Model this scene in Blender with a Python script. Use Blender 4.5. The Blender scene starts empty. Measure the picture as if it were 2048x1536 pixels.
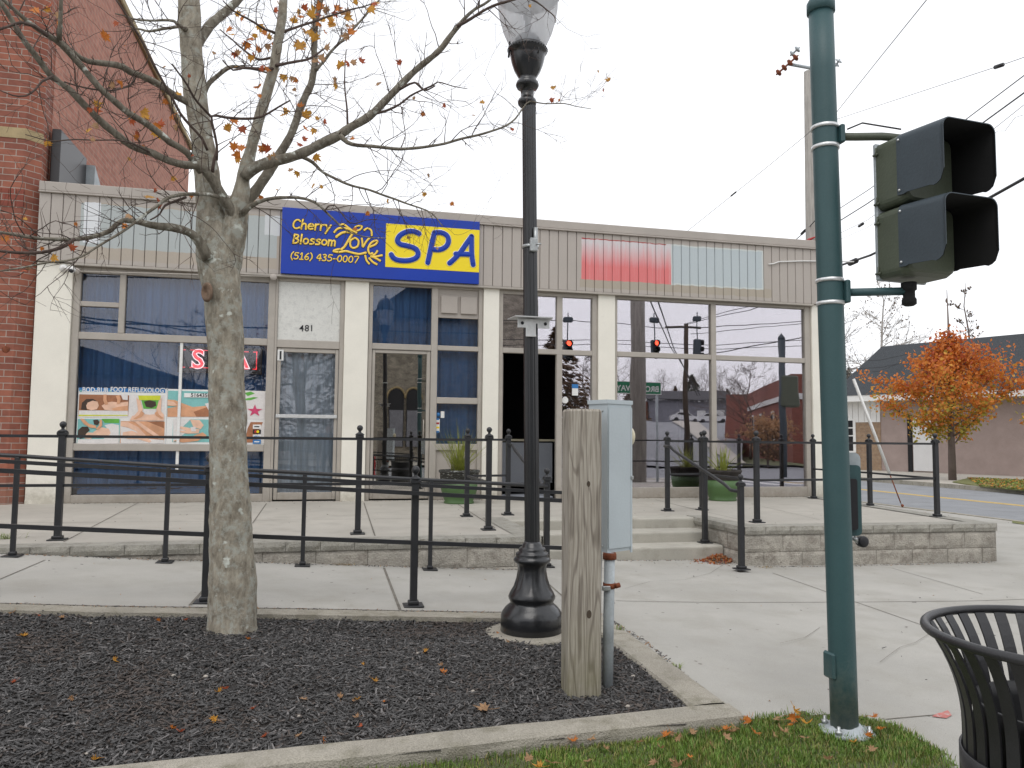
import bpy, math, random
import numpy as np
from mathutils import Vector, Matrix, noise
rnd = random.Random(7)
nr = np.random.default_rng(5)
PI = math.pi
SC = bpy.context.scene
# ------------------------------------------------------------------ camera
YAW, PITCH, ROLL, FOC, EYE = .23294, .069682, .0096157, 1542., 1.38
GLASS = 11.76
cy, sy, cp, sp = math.cos(YAW), math.sin(YAW), math.cos(PITCH), math.sin(PITCH)
FW = Vector((sy*cp, cy*cp, sp)); R0 = Vector((cy, -sy, 0)); U0 = R0.cross(FW)
RT = math.cos(ROLL)*R0 + math.sin(ROLL)*U0
UP = -math.sin(ROLL)*R0 + math.cos(ROLL)*U0
CAM = Vector((0, 0, EYE))
cd = bpy.data.cameras.new('camera'); cam = bpy.data.objects.new('camera', cd)
SC.collection.objects.link(cam); SC.camera = cam
mw = Matrix((RT, UP, -FW)).transposed().to_4x4(); mw.translation = CAM
cam.matrix_world = mw
cd.sensor_fit = 'HORIZONTAL'; cd.sensor_width = 36; cd.lens = 36*FOC/2048
cd.clip_start = .02; cd.clip_end = 900
# ------------------------------------------------------------------ sky, sun, exposure
w = bpy.data.worlds.new("World"); SC.world = w; w.use_nodes = True
nt = w.node_tree; bg = nt.nodes['Background']
SUN_EL, SUN_AZ = math.radians(58), math.radians(205)      # azimuth clockwise from +Y (the sun stands behind the viewer, veiled by cloud)
sky = nt.nodes.new('ShaderNodeTexSky'); sky.sky_type = 'NISHITA'; sky.sun_disc = False
sky.sun_elevation = SUN_EL; sky.sun_rotation = SUN_AZ; sky.dust_density = 3
tc = nt.nodes.new('ShaderNodeTexCoord')
mp = nt.nodes.new('ShaderNodeMapping'); mp.inputs['Scale'].default_value = (1, 1, 3)
nz = nt.nodes.new('ShaderNodeTexNoise'); nz.inputs['Scale'].default_value = 1.6; nz.inputs['Detail'].default_value = 5
rp = nt.nodes.new('ShaderNodeValToRGB')
rp.color_ramp.elements[0].position = .3; rp.color_ramp.elements[0].color = (9.8, 10.0, 10.5, 1)
rp.color_ramp.elements[1].position = .72; rp.color_ramp.elements[1].color = (12.8, 12.8, 12.9, 1)
mx = nt.nodes.new('ShaderNodeMixRGB'); mx.inputs[0].default_value = .88
L = nt.links.new
L(tc.outputs['Generated'], mp.inputs[0]); L(mp.outputs[0], nz.inputs['Vector']); L(nz.outputs['Fac'], rp.inputs[0])
L(sky.outputs[0], mx.inputs[1]); L(rp.outputs[0], mx.inputs[2]); L(mx.outputs[0], bg.inputs[0])
bg.inputs[1].default_value = .1
sd = bpy.data.lights.new('sun', 'SUN'); sd.energy = .7; sd.angle = math.radians(35); sd.color = (1, .97, .93)
so = bpy.data.objects.new('sun', sd); SC.collection.objects.link(so)
sv = Vector((math.sin(SUN_AZ)*math.cos(SUN_EL), math.cos(SUN_AZ)*math.cos(SUN_EL), math.sin(SUN_EL)))
so.rotation_euler = sv.to_track_quat('Z', 'Y').to_euler(); so.location = (0, -5, 30)
SC.view_settings.view_transform = 'Standard'; SC.view_settings.look = 'None'
SC.view_settings.exposure = 0.22; SC.view_settings.gamma = 1
SC.cycles.max_bounces = 7; SC.cycles.transparent_max_bounces = 12; SC.cycles.caustics_reflective = False; SC.cycles.caustics_refractive = False

# ------------------------------------------------------------------ measuring helpers: a point of the photo on a known plane of the place
def ray(x, y): return FW + RT*((x-1024)/FOC) - UP*((y-768)/FOC)
def atY(x, y, Y): v = ray(x, y); return CAM + v*(Y/v.y)
def atZ(x, y, z): v = ray(x, y); return CAM + v*((z-EYE)/v.z)
def atS(x, y, s): return CAM + ray(x, y)*s
def F(x, y, d=0): p = atY(x, y, 11.705); return Vector((p.x, 11.705+d, p.z))
def mir(x, y, yv): p = atY(x, y, yv); return Vector((p.x, 2*GLASS-yv, p.z))     # what the glass mirrors

# ------------------------------------------------------------------ mesh builder
class MB:
    def __init__(s): s.v = []; s.f = []; s.m = []; s.sm = []
    def add(s, vs, fs, mi=0, smooth=False):
        o = len(s.v); s.v.extend(tuple(v) for v in vs)
        for f in fs: s.f.append(tuple(i+o for i in f)); s.m.append(mi); s.sm.append(smooth)
        return s
    def box(s, a, b, mi=0, M=None):
        x0, y0, z0 = a; x1, y1, z1 = b
        if x0 > x1: x0, x1 = x1, x0
        if y0 > y1: y0, y1 = y1, y0
        if z0 > z1: z0, z1 = z1, z0
        vs = [Vector(p) for p in ((x0,y0,z0),(x1,y0,z0),(x1,y1,z0),(x0,y1,z0),(x0,y0,z1),(x1,y0,z1),(x1,y1,z1),(x0,y1,z1))]
        if M is not None: vs = [M @ v for v in vs]
        return s.add(vs, [(0,3,2,1),(4,5,6,7),(0,1,5,4),(1,2,6,5),(2,3,7,6),(3,0,4,7)], mi)
    def bbox(s, a, b, bev=.01, mi=0, M=None):          # box with chamfered edges
        c = [(a[i]+b[i])/2 for i in range(3)]; h = [abs(b[i]-a[i])/2 for i in range(3)]
        bev = min(bev, *[q*.9 for q in h]); vs = []; ids = {}
        for sx in (-1, 1):
            for sy_ in (-1, 1):
                for sz in (-1, 1):
                    for k in range(3):
                        p = [sx*h[0], sy_*h[1], sz*h[2]]
                        for j in range(3):
                            if j != k: p[j] -= (sx, sy_, sz)[j]*bev
                        ids[(sx, sy_, sz, k)] = len(vs); vs.append(Vector((p[0]+c[0], p[1]+c[1], p[2]+c[2])))
        fs = []
        for k in range(3):
            i, j = [(1, 2), (2, 0), (0, 1)][k]
            for sg in (-1, 1):
                q = []
                for (u, v_) in ((-1,-1),(1,-1),(1,1),(-1,1)):
                    t = [0, 0, 0]; t[k] = sg; t[i] = u; t[j] = v_; q.append(ids[(*t, k)])
                fs.append(q if sg > 0 else q[::-1])
        for k in range(3):
            i, j = [(1, 2), (2, 0), (0, 1)][k]
            for u in (-1, 1):
                for v_ in (-1, 1):
                    q = []
                    for e, kk in ((-1, i), (1, i), (1, j), (-1, j)):
                        t = [0, 0, 0]; t[k] = e; t[i] = u; t[j] = v_; q.append(ids[(*t, kk)])
                    fs.append(q if u*v_ < 0 else q[::-1])
        for sx in (-1, 1):
            for sy_ in (-1, 1):
                for sz in (-1, 1):
                    q = [ids[(sx, sy_, sz, k)] for k in range(3)]
                    fs.append(q if sx*sy_*sz > 0 else q[::-1])
        if M is not None: vs = [M @ v for v in vs]
        return s.add(vs, fs, mi)
    def tube(s, pts, r, n=8, mi=0, caps=True, smooth=True, squash=None):
        pts = [Vector(p) for p in pts]; k = len(pts)
        rs = list(r) if hasattr(r, '__len__') else [r]*k
        vs = []; u = None
        for i in range(k):
            t = (pts[min(i+1, k-1)]-pts[max(i-1, 0)])
            if t.length < 1e-9: t = Vector((0, 0, 1))
            t.normalize()
            if u is None:
                u = t.cross(Vector((0, 0, 1)) if abs(t.z) < .9 else Vector((1, 0, 0))).normalized()
            else:
                u = u - t*u.dot(t)
                u = u.normalized() if u.length > 1e-6 else t.orthogonal().normalized()
            w_ = t.cross(u)
            for j in range(n):
                a = 2*PI*j/n; q = pts[i] + (u*math.cos(a)+w_*math.sin(a))*rs[i]
                vs.append(q)
        fs = []
        for i in range(k-1):
            for j in range(n):
                a = i*n+j; b = i*n+(j+1) % n
                fs.append((a, b, b+n, a+n))
        if caps: fs.append(tuple(range(n))[::-1]); fs.append(tuple(range((k-1)*n, k*n)))
        if squash:      # flatten towards a plane y = c
            c, q = squash; vs = [Vector((v.x, c+(v.y-c)*q, v.z)) for v in vs]
        return s.add(vs, fs, mi, smooth)
    def lathe(s, prof, c=(0,0,0), n=24, mi=0, flute=None, M=None, smooth=True, caps=True):
        vs = []; k = len(prof)
        for (r, z) in prof:
            for j in range(n):
                a = 2*PI*j/n; rr = r
                if flute and flute[0] <= z <= flute[1]: rr = r*(1-flute[3]*(.5+.5*math.cos(a*flute[2]))**.6)
                vs.append(Vector((c[0]+rr*math.cos(a), c[1]+rr*math.sin(a), c[2]+z)))
        fs = [(i*n+j, i*n+(j+1) % n, (i+1)*n+(j+1) % n, (i+1)*n+j) for i in range(k-1) for j in range(n)]
        if caps and prof[0][0] > 1e-4: fs.append(tuple(range(n))[::-1])
        if caps and prof[-1][0] > 1e-4: fs.append(tuple(range((k-1)*n, k*n)))
        if M is not None: vs = [M @ v for v in vs]
        return s.add(vs, fs, mi, smooth)
    def ball(s, c, r, mi=0, n=12, sc=(1,1,1)):
        prof = [(max(r*math.sin(PI*i/8), 1e-5), -r*math.cos(PI*i/8)) for i in range(9)]
        vs = []; 
        for (q, z) in prof:
            for j in range(n):
                a = 2*PI*j/n; vs.append((c[0]+q*math.cos(a)*sc[0], c[1]+q*math.sin(a)*sc[1], c[2]+z*sc[2]))
        fs = [(i*n+j, i*n+(j+1) % n, (i+1)*n+(j+1) % n, (i+1)*n+j) for i in range(8) for j in range(n)]
        return s.add(vs, fs, mi, True)
    def prism(s, poly, ext, mi=0, smooth=False):       # poly: 3-D points, ext: vector
        n = len(poly); p = [Vector(q) for q in poly]; e = Vector(ext)
        vs = p + [q+e for q in p]
        nrm = Vector((0, 0, 0))
        for i in range(n): nrm += p[i].cross(p[(i+1) % n])
        flip = nrm.dot(e) > 0
        bot = tuple(range(n)); top = tuple(range(n, 2*n))
        fs = [bot[::-1] if flip else bot, top if flip else top[::-1]]
        for i in range(n):
            j = (i+1) % n; q = (i, j, j+n, i+n); fs.append(q if flip else q[::-1])
        return s.add(vs, fs, mi, smooth)
    def build(s, name, mat, parent=None, **kw):
        me = bpy.data.meshes.new(name); me.from_pydata(s.v, [], s.f)
        mats = mat if isinstance(mat, (list, tuple)) else [mat]
        for m in mats: me.materials.append(m)
        me.polygons.foreach_set('material_index', s.m); me.polygons.foreach_set('use_smooth', s.sm); me.update()
        return link(name, me, parent, **kw)
def link(name, me, parent=None, label=None, cat=None, group=None, kind=None):
    o = bpy.data.objects.new(name, me); SC.collection.objects.link(o)
    if parent is not None:
        o.parent = parent; o.matrix_parent_inverse = parent.matrix_world_inv if hasattr(parent, 'matrix_world_inv') else Matrix.Translation(parent.location).inverted()
    tag(o, label, cat, group, kind); return o
def tag(o, label=None, cat=None, group=None, kind=None):
    if label: o['label'] = label
    if cat: o['category'] = cat
    if group: o['group'] = group
    if kind: o['kind'] = kind
    return o
def thing(name, label, cat, loc=(0,0,0), group=None):
    o = bpy.data.objects.new(name, None); SC.collection.objects.link(o); o.location = loc
    o.empty_display_size = .1
    return tag(o, label, cat, group)
def npmesh(name, V, Fq, mats, midx=None, parent=None, smooth=False, **kw):   # big meshes from arrays
    me = bpy.data.meshes.new(name); n = len(V); k = Fq.shape[1]
    me.vertices.add(n); me.vertices.foreach_set('co', V.astype(np.float32).ravel())
    me.loops.add(Fq.size); me.loops.foreach_set('vertex_index', Fq.astype(np.int32).ravel())
    me.polygons.add(len(Fq)); me.polygons.foreach_set('loop_start', np.arange(0, Fq.size, k, dtype=np.int32))
    me.polygons.foreach_set('loop_total', np.full(len(Fq), k, dtype=np.int32))
    for m in (mats if isinstance(mats, (list, tuple)) else [mats]): me.materials.append(m)
    if midx is not None: me.polygons.foreach_set('material_index', midx.astype(np.int32))
    me.polygons.foreach_set('use_smooth', np.full(len(Fq), smooth)); me.update(calc_edges=True); me.validate()
    return link(name, me, parent, **kw)

# ------------------------------------------------------------------ materials
def nodes(name):
    m = bpy.data.materials.new(name); m.use_nodes = True
    t = m.node_tree; return m, t, t.nodes['Principled BSDF']
def N(t, typ, **kw):
    n = t.nodes.new(typ)
    for k, v in kw.items(): n.inputs[k.replace('_', ' ')].default_value = v
    return n
def c4(c): return (c[0], c[1], c[2], 1)
def pm(name, col, rough=.7, var=.18, scale=3., bump=0., bscale=60., metal=0., col2=None, spec=.5, mask=(.42, .6), fine=.12, stretch=(1,1,1), coat=0):
    m, t, b = nodes(name)
    g = N(t, 'ShaderNodeNewGeometry'); mpn = N(t, 'ShaderNodeMapping'); mpn.inputs['Scale'].default_value = stretch
    t.links.new(g.outputs['Position'], mpn.inputs[0])
    n1 = N(t, 'ShaderNodeTexNoise', Scale=scale, Detail=6, Roughness=.6); n2 = N(t, 'ShaderNodeTexNoise', Scale=bscale, Detail=4)
    t.links.new(mpn.outputs[0], n1.inputs['Vector']); t.links.new(mpn.outputs[0], n2.inputs['Vector'])
    r = N(t, 'ShaderNodeValToRGB'); e = r.color_ramp.elements
    e[0].position = .3; e[0].color = c4([x*(1-var) for x in col]); e[1].position = .7; e[1].color = c4([min(x*(1+var), 1) for x in col])
    t.links.new(n1.outputs['Fac'], r.inputs[0]); out = r.outputs[0]
    if col2:
        n3 = N(t, 'ShaderNodeTexNoise', Scale=scale*2.3, Detail=7, Roughness=.65); t.links.new(mpn.outputs[0], n3.inputs['Vector'])
        r3 = N(t, 'ShaderNodeValToRGB'); r3.color_ramp.elements[0].position = mask[0]; r3.color_ramp.elements[1].position = mask[1]
        t.links.new(n3.outputs['Fac'], r3.inputs[0])
        mxx = N(t, 'ShaderNodeMixRGB'); t.links.new(r3.outputs[0], mxx.inputs[0]); t.links.new(out, mxx.inputs[1]); mxx.inputs[2].default_value = c4(col2); out = mxx.outputs[0]
    if fine:
        r2 = N(t, 'ShaderNodeValToRGB'); r2.color_ramp.elements[0].position = .3; r2.color_ramp.elements[0].color = (1-fine,)*3+(1,); r2.color_ramp.elements[1].position = .7; r2.color_ramp.elements[1].color = (1,)*4
        t.links.new(n2.outputs['Fac'], r2.inputs[0])
        mu = N(t, 'ShaderNodeMixRGB'); mu.blend_type = 'MULTIPLY'; mu.inputs[0].default_value = 1
        t.links.new(out, mu.inputs[1]); t.links.new(r2.outputs[0], mu.inputs[2]); out = mu.outputs[0]
    t.links.new(out, b.inputs['Base Color'])
    b.inputs['Roughness'].default_value = rough; b.inputs['Metallic'].default_value = metal; b.inputs['Specular IOR Level'].default_value = spec
    if coat: b.inputs['Coat Weight'].default_value = coat; b.inputs['Coat Roughness'].default_value = .15
    if bump:
        bu = N(t, 'ShaderNodeBump', Strength=min(bump, 1), Distance=.01*max(bump, 1)); t.links.new(n2.outputs['Fac'], bu.inputs['Height']); t.links.new(bu.outputs[0], b.inputs['Normal'])
    return m
def spots(m, scale=14, thr=.055, col=(.16, .15, .13), amount=.6):      # gum and oil spots, hairline stains
    t = m.node_tree; b = t.nodes['Principled BSDF']; src = b.inputs['Base Color'].links[0].from_socket
    g = N(t, 'ShaderNodeNewGeometry'); v = N(t, 'ShaderNodeTexVoronoi', Scale=scale); v.inputs['Randomness'].default_value = 1; t.links.new(g.outputs['Position'], v.inputs['Vector'])
    r = N(t, 'ShaderNodeValToRGB'); r.color_ramp.elements[0].position = thr; r.color_ramp.elements[0].color = (amount,)*3+(1,); r.color_ramp.elements[1].position = thr*1.35; r.color_ramp.elements[1].color = (0, 0, 0, 1)
    t.links.new(v.outputs['Distance'], r.inputs[0])
    n0 = N(t, 'ShaderNodeTexNoise', Scale=1.7, Detail=2); t.links.new(g.outputs['Position'], n0.inputs['Vector']); r0 = N(t, 'ShaderNodeValToRGB'); r0.color_ramp.elements[0].position = .45; r0.color_ramp.elements[1].position = .6; t.links.new(n0.outputs['Fac'], r0.inputs[0])
    mm = N(t, 'ShaderNodeMixRGB'); mm.blend_type = 'MULTIPLY'; mm.inputs[0].default_value = 1; t.links.new(r.outputs[0], mm.inputs[1]); t.links.new(r0.outputs[0], mm.inputs[2])
    x = N(t, 'ShaderNodeMixRGB'); t.links.new(mm.outputs[0], x.inputs[0]); t.links.new(src, x.inputs[1]); x.inputs[2].default_value = c4(col); t.links.new(x.outputs[0], b.inputs['Base Color'])
def splash(m, z0, z1, col, amount=.8, scale=7):      # dirt splashed up from the pavement
    t = m.node_tree; b = t.nodes['Principled BSDF']; src = b.inputs['Base Color'].links[0].from_socket
    g = N(t, 'ShaderNodeNewGeometry'); s_ = N(t, 'ShaderNodeSeparateXYZ'); t.links.new(g.outputs['Position'], s_.inputs[0])
    mr = N(t, 'ShaderNodeMapRange'); mr.inputs['From Min'].default_value = z0; mr.inputs['From Max'].default_value = z1; mr.inputs['To Min'].default_value = 1; mr.inputs['To Max'].default_value = 0; t.links.new(s_.outputs[2], mr.inputs['Value'])
    n0 = N(t, 'ShaderNodeTexNoise', Scale=scale, Detail=7, Roughness=.75); t.links.new(g.outputs['Position'], n0.inputs['Vector'])
    ad = t.nodes.new('ShaderNodeMath'); ad.operation = 'MULTIPLY'; t.links.new(mr.outputs[0], ad.inputs[0]); t.links.new(n0.outputs['Fac'], ad.inputs[1])
    r = N(t, 'ShaderNodeValToRGB'); r.color_ramp.elements[0].position = .18; r.color_ramp.elements[0].color = (0, 0, 0, 1); r.color_ramp.elements[1].position = .5; r.color_ramp.elements[1].color = (amount,)*3+(1,); t.links.new(ad.outputs[0], r.inputs[0])
    x = N(t, 'ShaderNodeMixRGB'); t.links.new(r.outputs[0], x.inputs[0]); t.links.new(src, x.inputs[1]); x.inputs[2].default_value = c4(col); t.links.new(x.outputs[0], b.inputs['Base Color'])
def emis(name, col, s):
    m, t, b = nodes(name); b.inputs['Base Color'].default_value = c4(col); b.inputs['Emission Color'].default_value = c4(col); b.inputs['Emission Strength'].default_value = s; return m
def glassm(name, fac, tint=(.93, .93, 1), grazing=True, rough=0.0):
    m, t, b = nodes(name); t.nodes.remove(b); o = t.nodes['Material Output']
    tr = N(t, 'ShaderNodeBsdfTransparent'); gl = N(t, 'ShaderNodeBsdfGlossy'); gl.inputs['Roughness'].default_value = rough; gl.inputs['Color'].default_value = c4(tint)
    lw = N(t, 'ShaderNodeFresnel', IOR=1.5); ma = t.nodes.new('ShaderNodeMath'); ma.operation = 'ADD'; ma.inputs[1].default_value = fac; ma.use_clamp = True
    mi = N(t, 'ShaderNodeMixShader'); t.links.new(lw.outputs[0], ma.inputs[0]); t.links.new(ma.outputs[0], mi.inputs[0])
    # very slight waviness of the panes
    g = N(t, 'ShaderNodeNewGeometry'); n2 = N(t, 'ShaderNodeTexNoise', Scale=1.3, Detail=1); bu = N(t, 'ShaderNodeBump', Strength=.25, Distance=.004)
    t.links.new(g.outputs['Position'], n2.inputs['Vector']); t.links.new(n2.outputs['Fac'], bu.inputs['Height']); t.links.new(bu.outputs[0], gl.inputs['Normal'])
    t.links.new(tr.outputs[0], mi.inputs[1]); t.links.new(gl.outputs[0], mi.inputs[2]); t.links.new(mi.outputs[0], o.inputs[0]); return m
def brickm(name, c1, c2, mortar, bw=.30, rh=.089, ms=.006, darker=.25):
    m, t, b = nodes(name)
    g = N(t, 'ShaderNodeNewGeometry'); s = N(t, 'ShaderNodeSeparateXYZ'); t.links.new(g.outputs['Position'], s.inputs[0])
    ad = t.nodes.new('ShaderNodeMath'); t.links.new(s.outputs[0], ad.inputs[0]); t.links.new(s.outputs[1], ad.inputs[1])
    cb = N(t, 'ShaderNodeCombineXYZ'); t.links.new(ad.outputs[0], cb.inputs[0]); t.links.new(s.outputs[2], cb.inputs[1])
    br = N(t, 'ShaderNodeTexBrick'); br.inputs['Scale'].default_value = 1; br.inputs['Brick Width'].default_value = bw; br.inputs['Row Height'].default_value = rh
    br.inputs['Mortar Size'].default_value = ms; br.inputs['Mortar Smooth'].default_value = .3; br.inputs['Bias'].default_value = -.1
    br.inputs['Color1'].default_value = c4(c1); br.inputs['Color2'].default_value = c4(c2); br.inputs['Mortar'].default_value = c4(mortar)
    t.links.new(cb.outputs[0], br.inputs['Vector'])
    n1 = N(t, 'ShaderNodeTexNoise', Scale=9, Detail=6); t.links.new(g.outputs['Position'], n1.inputs['Vector'])
    r = N(t, 'ShaderNodeValToRGB'); r.color_ramp.elements[0].position = .3; r.color_ramp.elements[0].color = (1-darker,)*3+(1,); r.color_ramp.elements[1].position = .65; r.color_ramp.elements[1].color = (1.0, 1.0, 1.0, 1)
    t.links.new(n1.outputs['Fac'], r.inputs[0])
    mu = N(t, 'ShaderNodeMixRGB'); mu.blend_type = 'MULTIPLY'; mu.inputs[0].default_value = 1; t.links.new(br.outputs['Color'], mu.inputs[1]); t.links.new(r.outputs[0], mu.inputs[2])
    t.links.new(mu.outputs[0], b.inputs['Base Color']); b.inputs['Roughness'].default_value = .85
    bu = N(t, 'ShaderNodeBump', Strength=.6, Distance=.006); iv = N(t, 'ShaderNodeInvert'); t.links.new(br.outputs['Fac'], iv.inputs['Color']); t.links.new(iv.outputs[0], bu.inputs['Height']); t.links.new(bu.outputs[0], b.inputs['Normal'])
    return m
M = {}
TZ_ = .43
M['taupe'] = pm('taupe_paint', (.42, .38, .34), .6, .06, 2, .15, 90, fine=.06, col2=(.41, .37, .33), mask=(.55, .75))
M['taupe_trim'] = pm('taupe_trim', (.42, .385, .34), .6, .08, 4, .2, 90, fine=.1)
M['cream'] = pm('cream_paint', (.83, .80, .71), .65, .04, 2.5, .15, 120, fine=.05, col2=(.76, .73, .64), mask=(.62, .8))
M['brick'] = brickm('utility_brick', (.34, .12, .075), (.24, .08, .055), (.42, .35, .30))
M['brick_side'] = brickm('brick_side_glare', (.50, .22, .155), (.40, .16, .11), (.46, .33, .27))  # lighter copy of the front brick, glare on the side wall put into its colour
M['brick_back'] = brickm('brick_far', (.27, .07, .045), (.20, .05, .035), (.33, .27, .23))
M['tanstone'] = pm('tan_stone', (.40, .31, .17), .8, .15, 6, .3, 80)
M['conc'] = pm('sidewalk_concrete', (.415, .402, .368), .88, .12, .9, .35, 210, fine=.15, col2=(.36, .345, .305), mask=(.47, .72))
M['conc_warm'] = pm('terrace_concrete', (.455, .43, .38), .88, .09, 1.3, .35, 210, fine=.12, col2=(.38, .355, .31), mask=(.5, .76))
M['conc_curb'] = pm('curb_concrete', (.40, .37, .31), .92, .16, 3, .8, 130, fine=.3, col2=(.27, .25, .19), mask=(.5, .68))
M['step'] = pm('step_concrete', (.45, .43, .375), .88, .12, 2.4, .4, 170, fine=.14, col2=(.35, .33, .28), mask=(.52, .75))
M['block'] = pm('split_face_block', (.46, .43, .375), .95, .22, 4, 1.5, 70, fine=.25, col2=(.31, .28, .24), mask=(.48, .66))
M['cap'] = pm('wall_cap_stone', (.38, .365, .32), .95, .2, 6, 1.2, 80, fine=.25, col2=(.27, .255, .21), mask=(.5, .7))
M['joint'] = pm('joint_dirt', (.17, .155, .13), .95, .3, 9)
M['asphalt'] = pm('asphalt', (.26, .27, .285), .9, .12, .7, .5, 140, fine=.2, col2=(.20, .205, .215), mask=(.5, .72))
M['yellow_line'] = pm('yellow_line', (.62, .42, .10), .8, .15, 8, col2=(.2, .18, .14), mask=(.58, .7))
M['white_line'] = pm('white_line', (.65, .65, .63), .8, .1, 8, col2=(.25, .25, .25), mask=(.6, .75))
M['soil'] = pm('mulch_soil', (.055, .048, .044), .95, .35, 6, 2, 90, fine=.4)
M['chip'] = pm('mulch_chip', (.098, .095, .093), .75, .4, 26, .4, 200, col2=(.055, .053, .052), mask=(.45, .55))
M['chip2'] = pm('mulch_chip_grey', (.18, .17, .165), .7, .35, 30, .4, 200)
M['chip3'] = pm('mulch_chip_brown', (.10, .082, .072), .8, .35, 30, .4, 200)
M['stone'] = pm('pale_pebble', (.42, .38, .33), .8, .2, 20)
M['verge'] = pm('verge_grass', (.13, .155, .05), .9, .35, 12, .6, 60, col2=(.26, .20, .08), mask=(.5, .62))
M['earth'] = pm('earth', (.10, .11, .05), .95, .3, 2, 1, 40)
M['grass'] = pm('grass_blade', (.14, .24, .035), .6, .4, 5, 0, col2=(.26, .27, .06), mask=(.5, .7), fine=.2)
M['grass2'] = pm('grass_blade_dry', (.32, .27, .10), .7, .3, 9)
M['black'] = pm('black_rail_paint', (.022, .023, .026), .42, .25, 8, .15, 150, spec=.5)
M['lampblack'] = pm('lamp_black', (.011, .012, .014), .3, .3, 5, .1, 90, spec=.5, coat=.4)
M['canblack'] = pm('bin_black', (.022, .022, .024), .38, .2, 12, .1, 160)
M['green_pole'] = pm('green_pole_paint', (.036, .088, .094), .5, .1, 2.2, .12, 120, fine=.08, col2=(.046, .10, .105), mask=(.5, .85))
M['olive'] = pm('olive_signal_housing', (.085, .10, .068), .5, .12, 6, .1, 90)
M['visor'] = pm('visor_blue_grey', (.052, .070, .085), .6, .1, 5, .1, 90)
M['visor_in'] = pm('visor_inner_black', (.008, .008, .008), .85, .2, 5)
M['steel'] = pm('galvanised_steel', (.48, .50, .50), .38, .2, 30, .1, 120, metal=.75)
M['strap'] = pm('steel_strap', (.75, .76, .76), .35, .08, 20, 0, metal=.6)
M['greybox'] = pm('meter_box_paint', (.49, .55, .58), .45, .05, 3, .06, 90, fine=.04)
M['pipe'] = pm('grey_conduit', (.40, .44, .46), .5, .2, 7, .15, 70)
M['rust'] = pm('rust', (.22, .065, .03), .9, .4, 18, .8, 90)
M['leather'] = pm('plastic_cream', (.68, .62, .45), .4, .06, 6)
M['white'] = pm('white_paint', (.80, .80, .78), .5, .05, 6)
M['whiteboard'] = pm('white_marbled_board', (.70, .70, .66), .5, .05, 7, .1, 60, col2=(.60, .60, .57), mask=(.5, .66))
M['signblue'] = pm('sign_blue', (.006, .042, .37), .22, .05, 2, fine=0, spec=.35)
M['signyellow'] = pm('sign_yellow', (.90, .70, .02), .25, .03, 2, fine=0, spec=.35)
M['gold'] = pm('sign_gold', (.90, .62, .09), .35, .08, 9, fine=0)
M['curtain'] = pm('blue_curtain', (.07, .19, .42), .85, .15, 2, .2, 60, stretch=(6, 6, .5))
M['lace'] = pm('pale_blue_lace', (.50, .60, .70), .9, .2, 5, .2, 90, stretch=(5, 5, .4))
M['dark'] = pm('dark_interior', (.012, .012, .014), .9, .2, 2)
M['grey'] = pm('counter_grey', (.30, .32, .36), .7, .05, 3)
M['glass'] = glassm('window_glass', .02)
M['glass_mid'] = glassm('dark_door_glass', .26, (.95, .93, .9))
M['glass_mirror'] = glassm('reflective_window_film', .37, (.92, .885, .94))
M['blk'] = pm('black_trim', (.01, .01, .011), .5, .2, 5)
M['ink'] = pm('ink_black', (.012, .012, .015), .5, .1, 5)
M['bark'] = None
M['twig'] = pm('twig_bark', (.10, .068, .055), .85, .3, 14, .6, 130, fine=.25)
M['leaf1'] = pm('leaf_orange', (.66, .22, .04), .6, .3, 22, .2, 120, fine=.15)
M['leaf2'] = pm('leaf_amber', (.70, .36, .06), .6, .25, 22, .2, 120, fine=.15)
M['leaf3'] = pm('leaf_red', (.50, .12, .05), .65, .25, 22)
M['leaf4'] = pm('leaf_olive', (.38, .33, .05), .65, .25, 22)
M['leafdry'] = pm('leaf_dry_tan', (.50, .30, .16), .75, .25, 30, .3, 150, fine=.2)
M['shingle'] = pm('dark_shingle', (.055, .062, .07), .9, .35, 16, 1, 60, stretch=(1, 1, 4), fine=.3)
M['stucco'] = pm('pink_stucco', (.36, .285, .26), .9, .1, 2, .6, 60)
M['tanbrick'] = brickm('tan_brick', (.36, .25, .16), (.30, .20, .13), (.30, .24, .19), .3, .1)
M['stonewall'] = pm('rough_stone_wall', (.36, .32, .26), .9, .4, 2.2, 1, 12, fine=.4, stretch=(1, 1, 2))
M['roofdark'] = pm('slate_roof', (.06, .06, .065), .85, .3, 5)
M['needle'] = pm('evergreen_needles', (.03, .05, .022), .8, .4, 3)
M['brownleaf'] = pm('brown_leaf', (.13, .08, .045), .8, .4, 4)
M['bare'] = pm('bare_branch', (.16, .125, .11), .9, .25, 3)
M['birch'] = pm('birch_bark', (.44, .41, .38), .85, .25, 9)
M['pot'] = pm('green_pot', (.07, .14, .045), .45, .1, 4, .1, 60)
M['potrim'] = pm('weathered_pot_rim', (.035, .035, .03), .7, .3, 9, .4, 70, col2=(.42, .44, .42), mask=(.56, .64), stretch=(1, 1, 4))
M['blade'] = pm('spiky_leaf', (.30, .34, .07), .5, .3, 7, col2=(.42, .36, .12), mask=(.55, .7))
M['knot'] = pm('dark_knot', (.075, .055, .038), .9, .3, 30)
M['groove'] = pm('cladding_groove', (.16, .145, .13), .9, .1, 5)
M['scar'] = pm('branch_scar', (.22, .15, .105), .9, .3, 30, .6, 90)
M['rubber'] = pm('cable_black', (.02, .02, .022), .6, .2, 5)
M['wiregrey'] = pm('cable_grey', (.16, .16, .17), .6, .2, 5)
M['utilpole'] = pm('weathered_pole_wood', (.35, .33, .30), .9, .25, 6, .6, 60, stretch=(4, 4, .3))
M['skin'] = pm('print_skin', (.66, .34, .19), .5, .2, 6, fine=.03)
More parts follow.
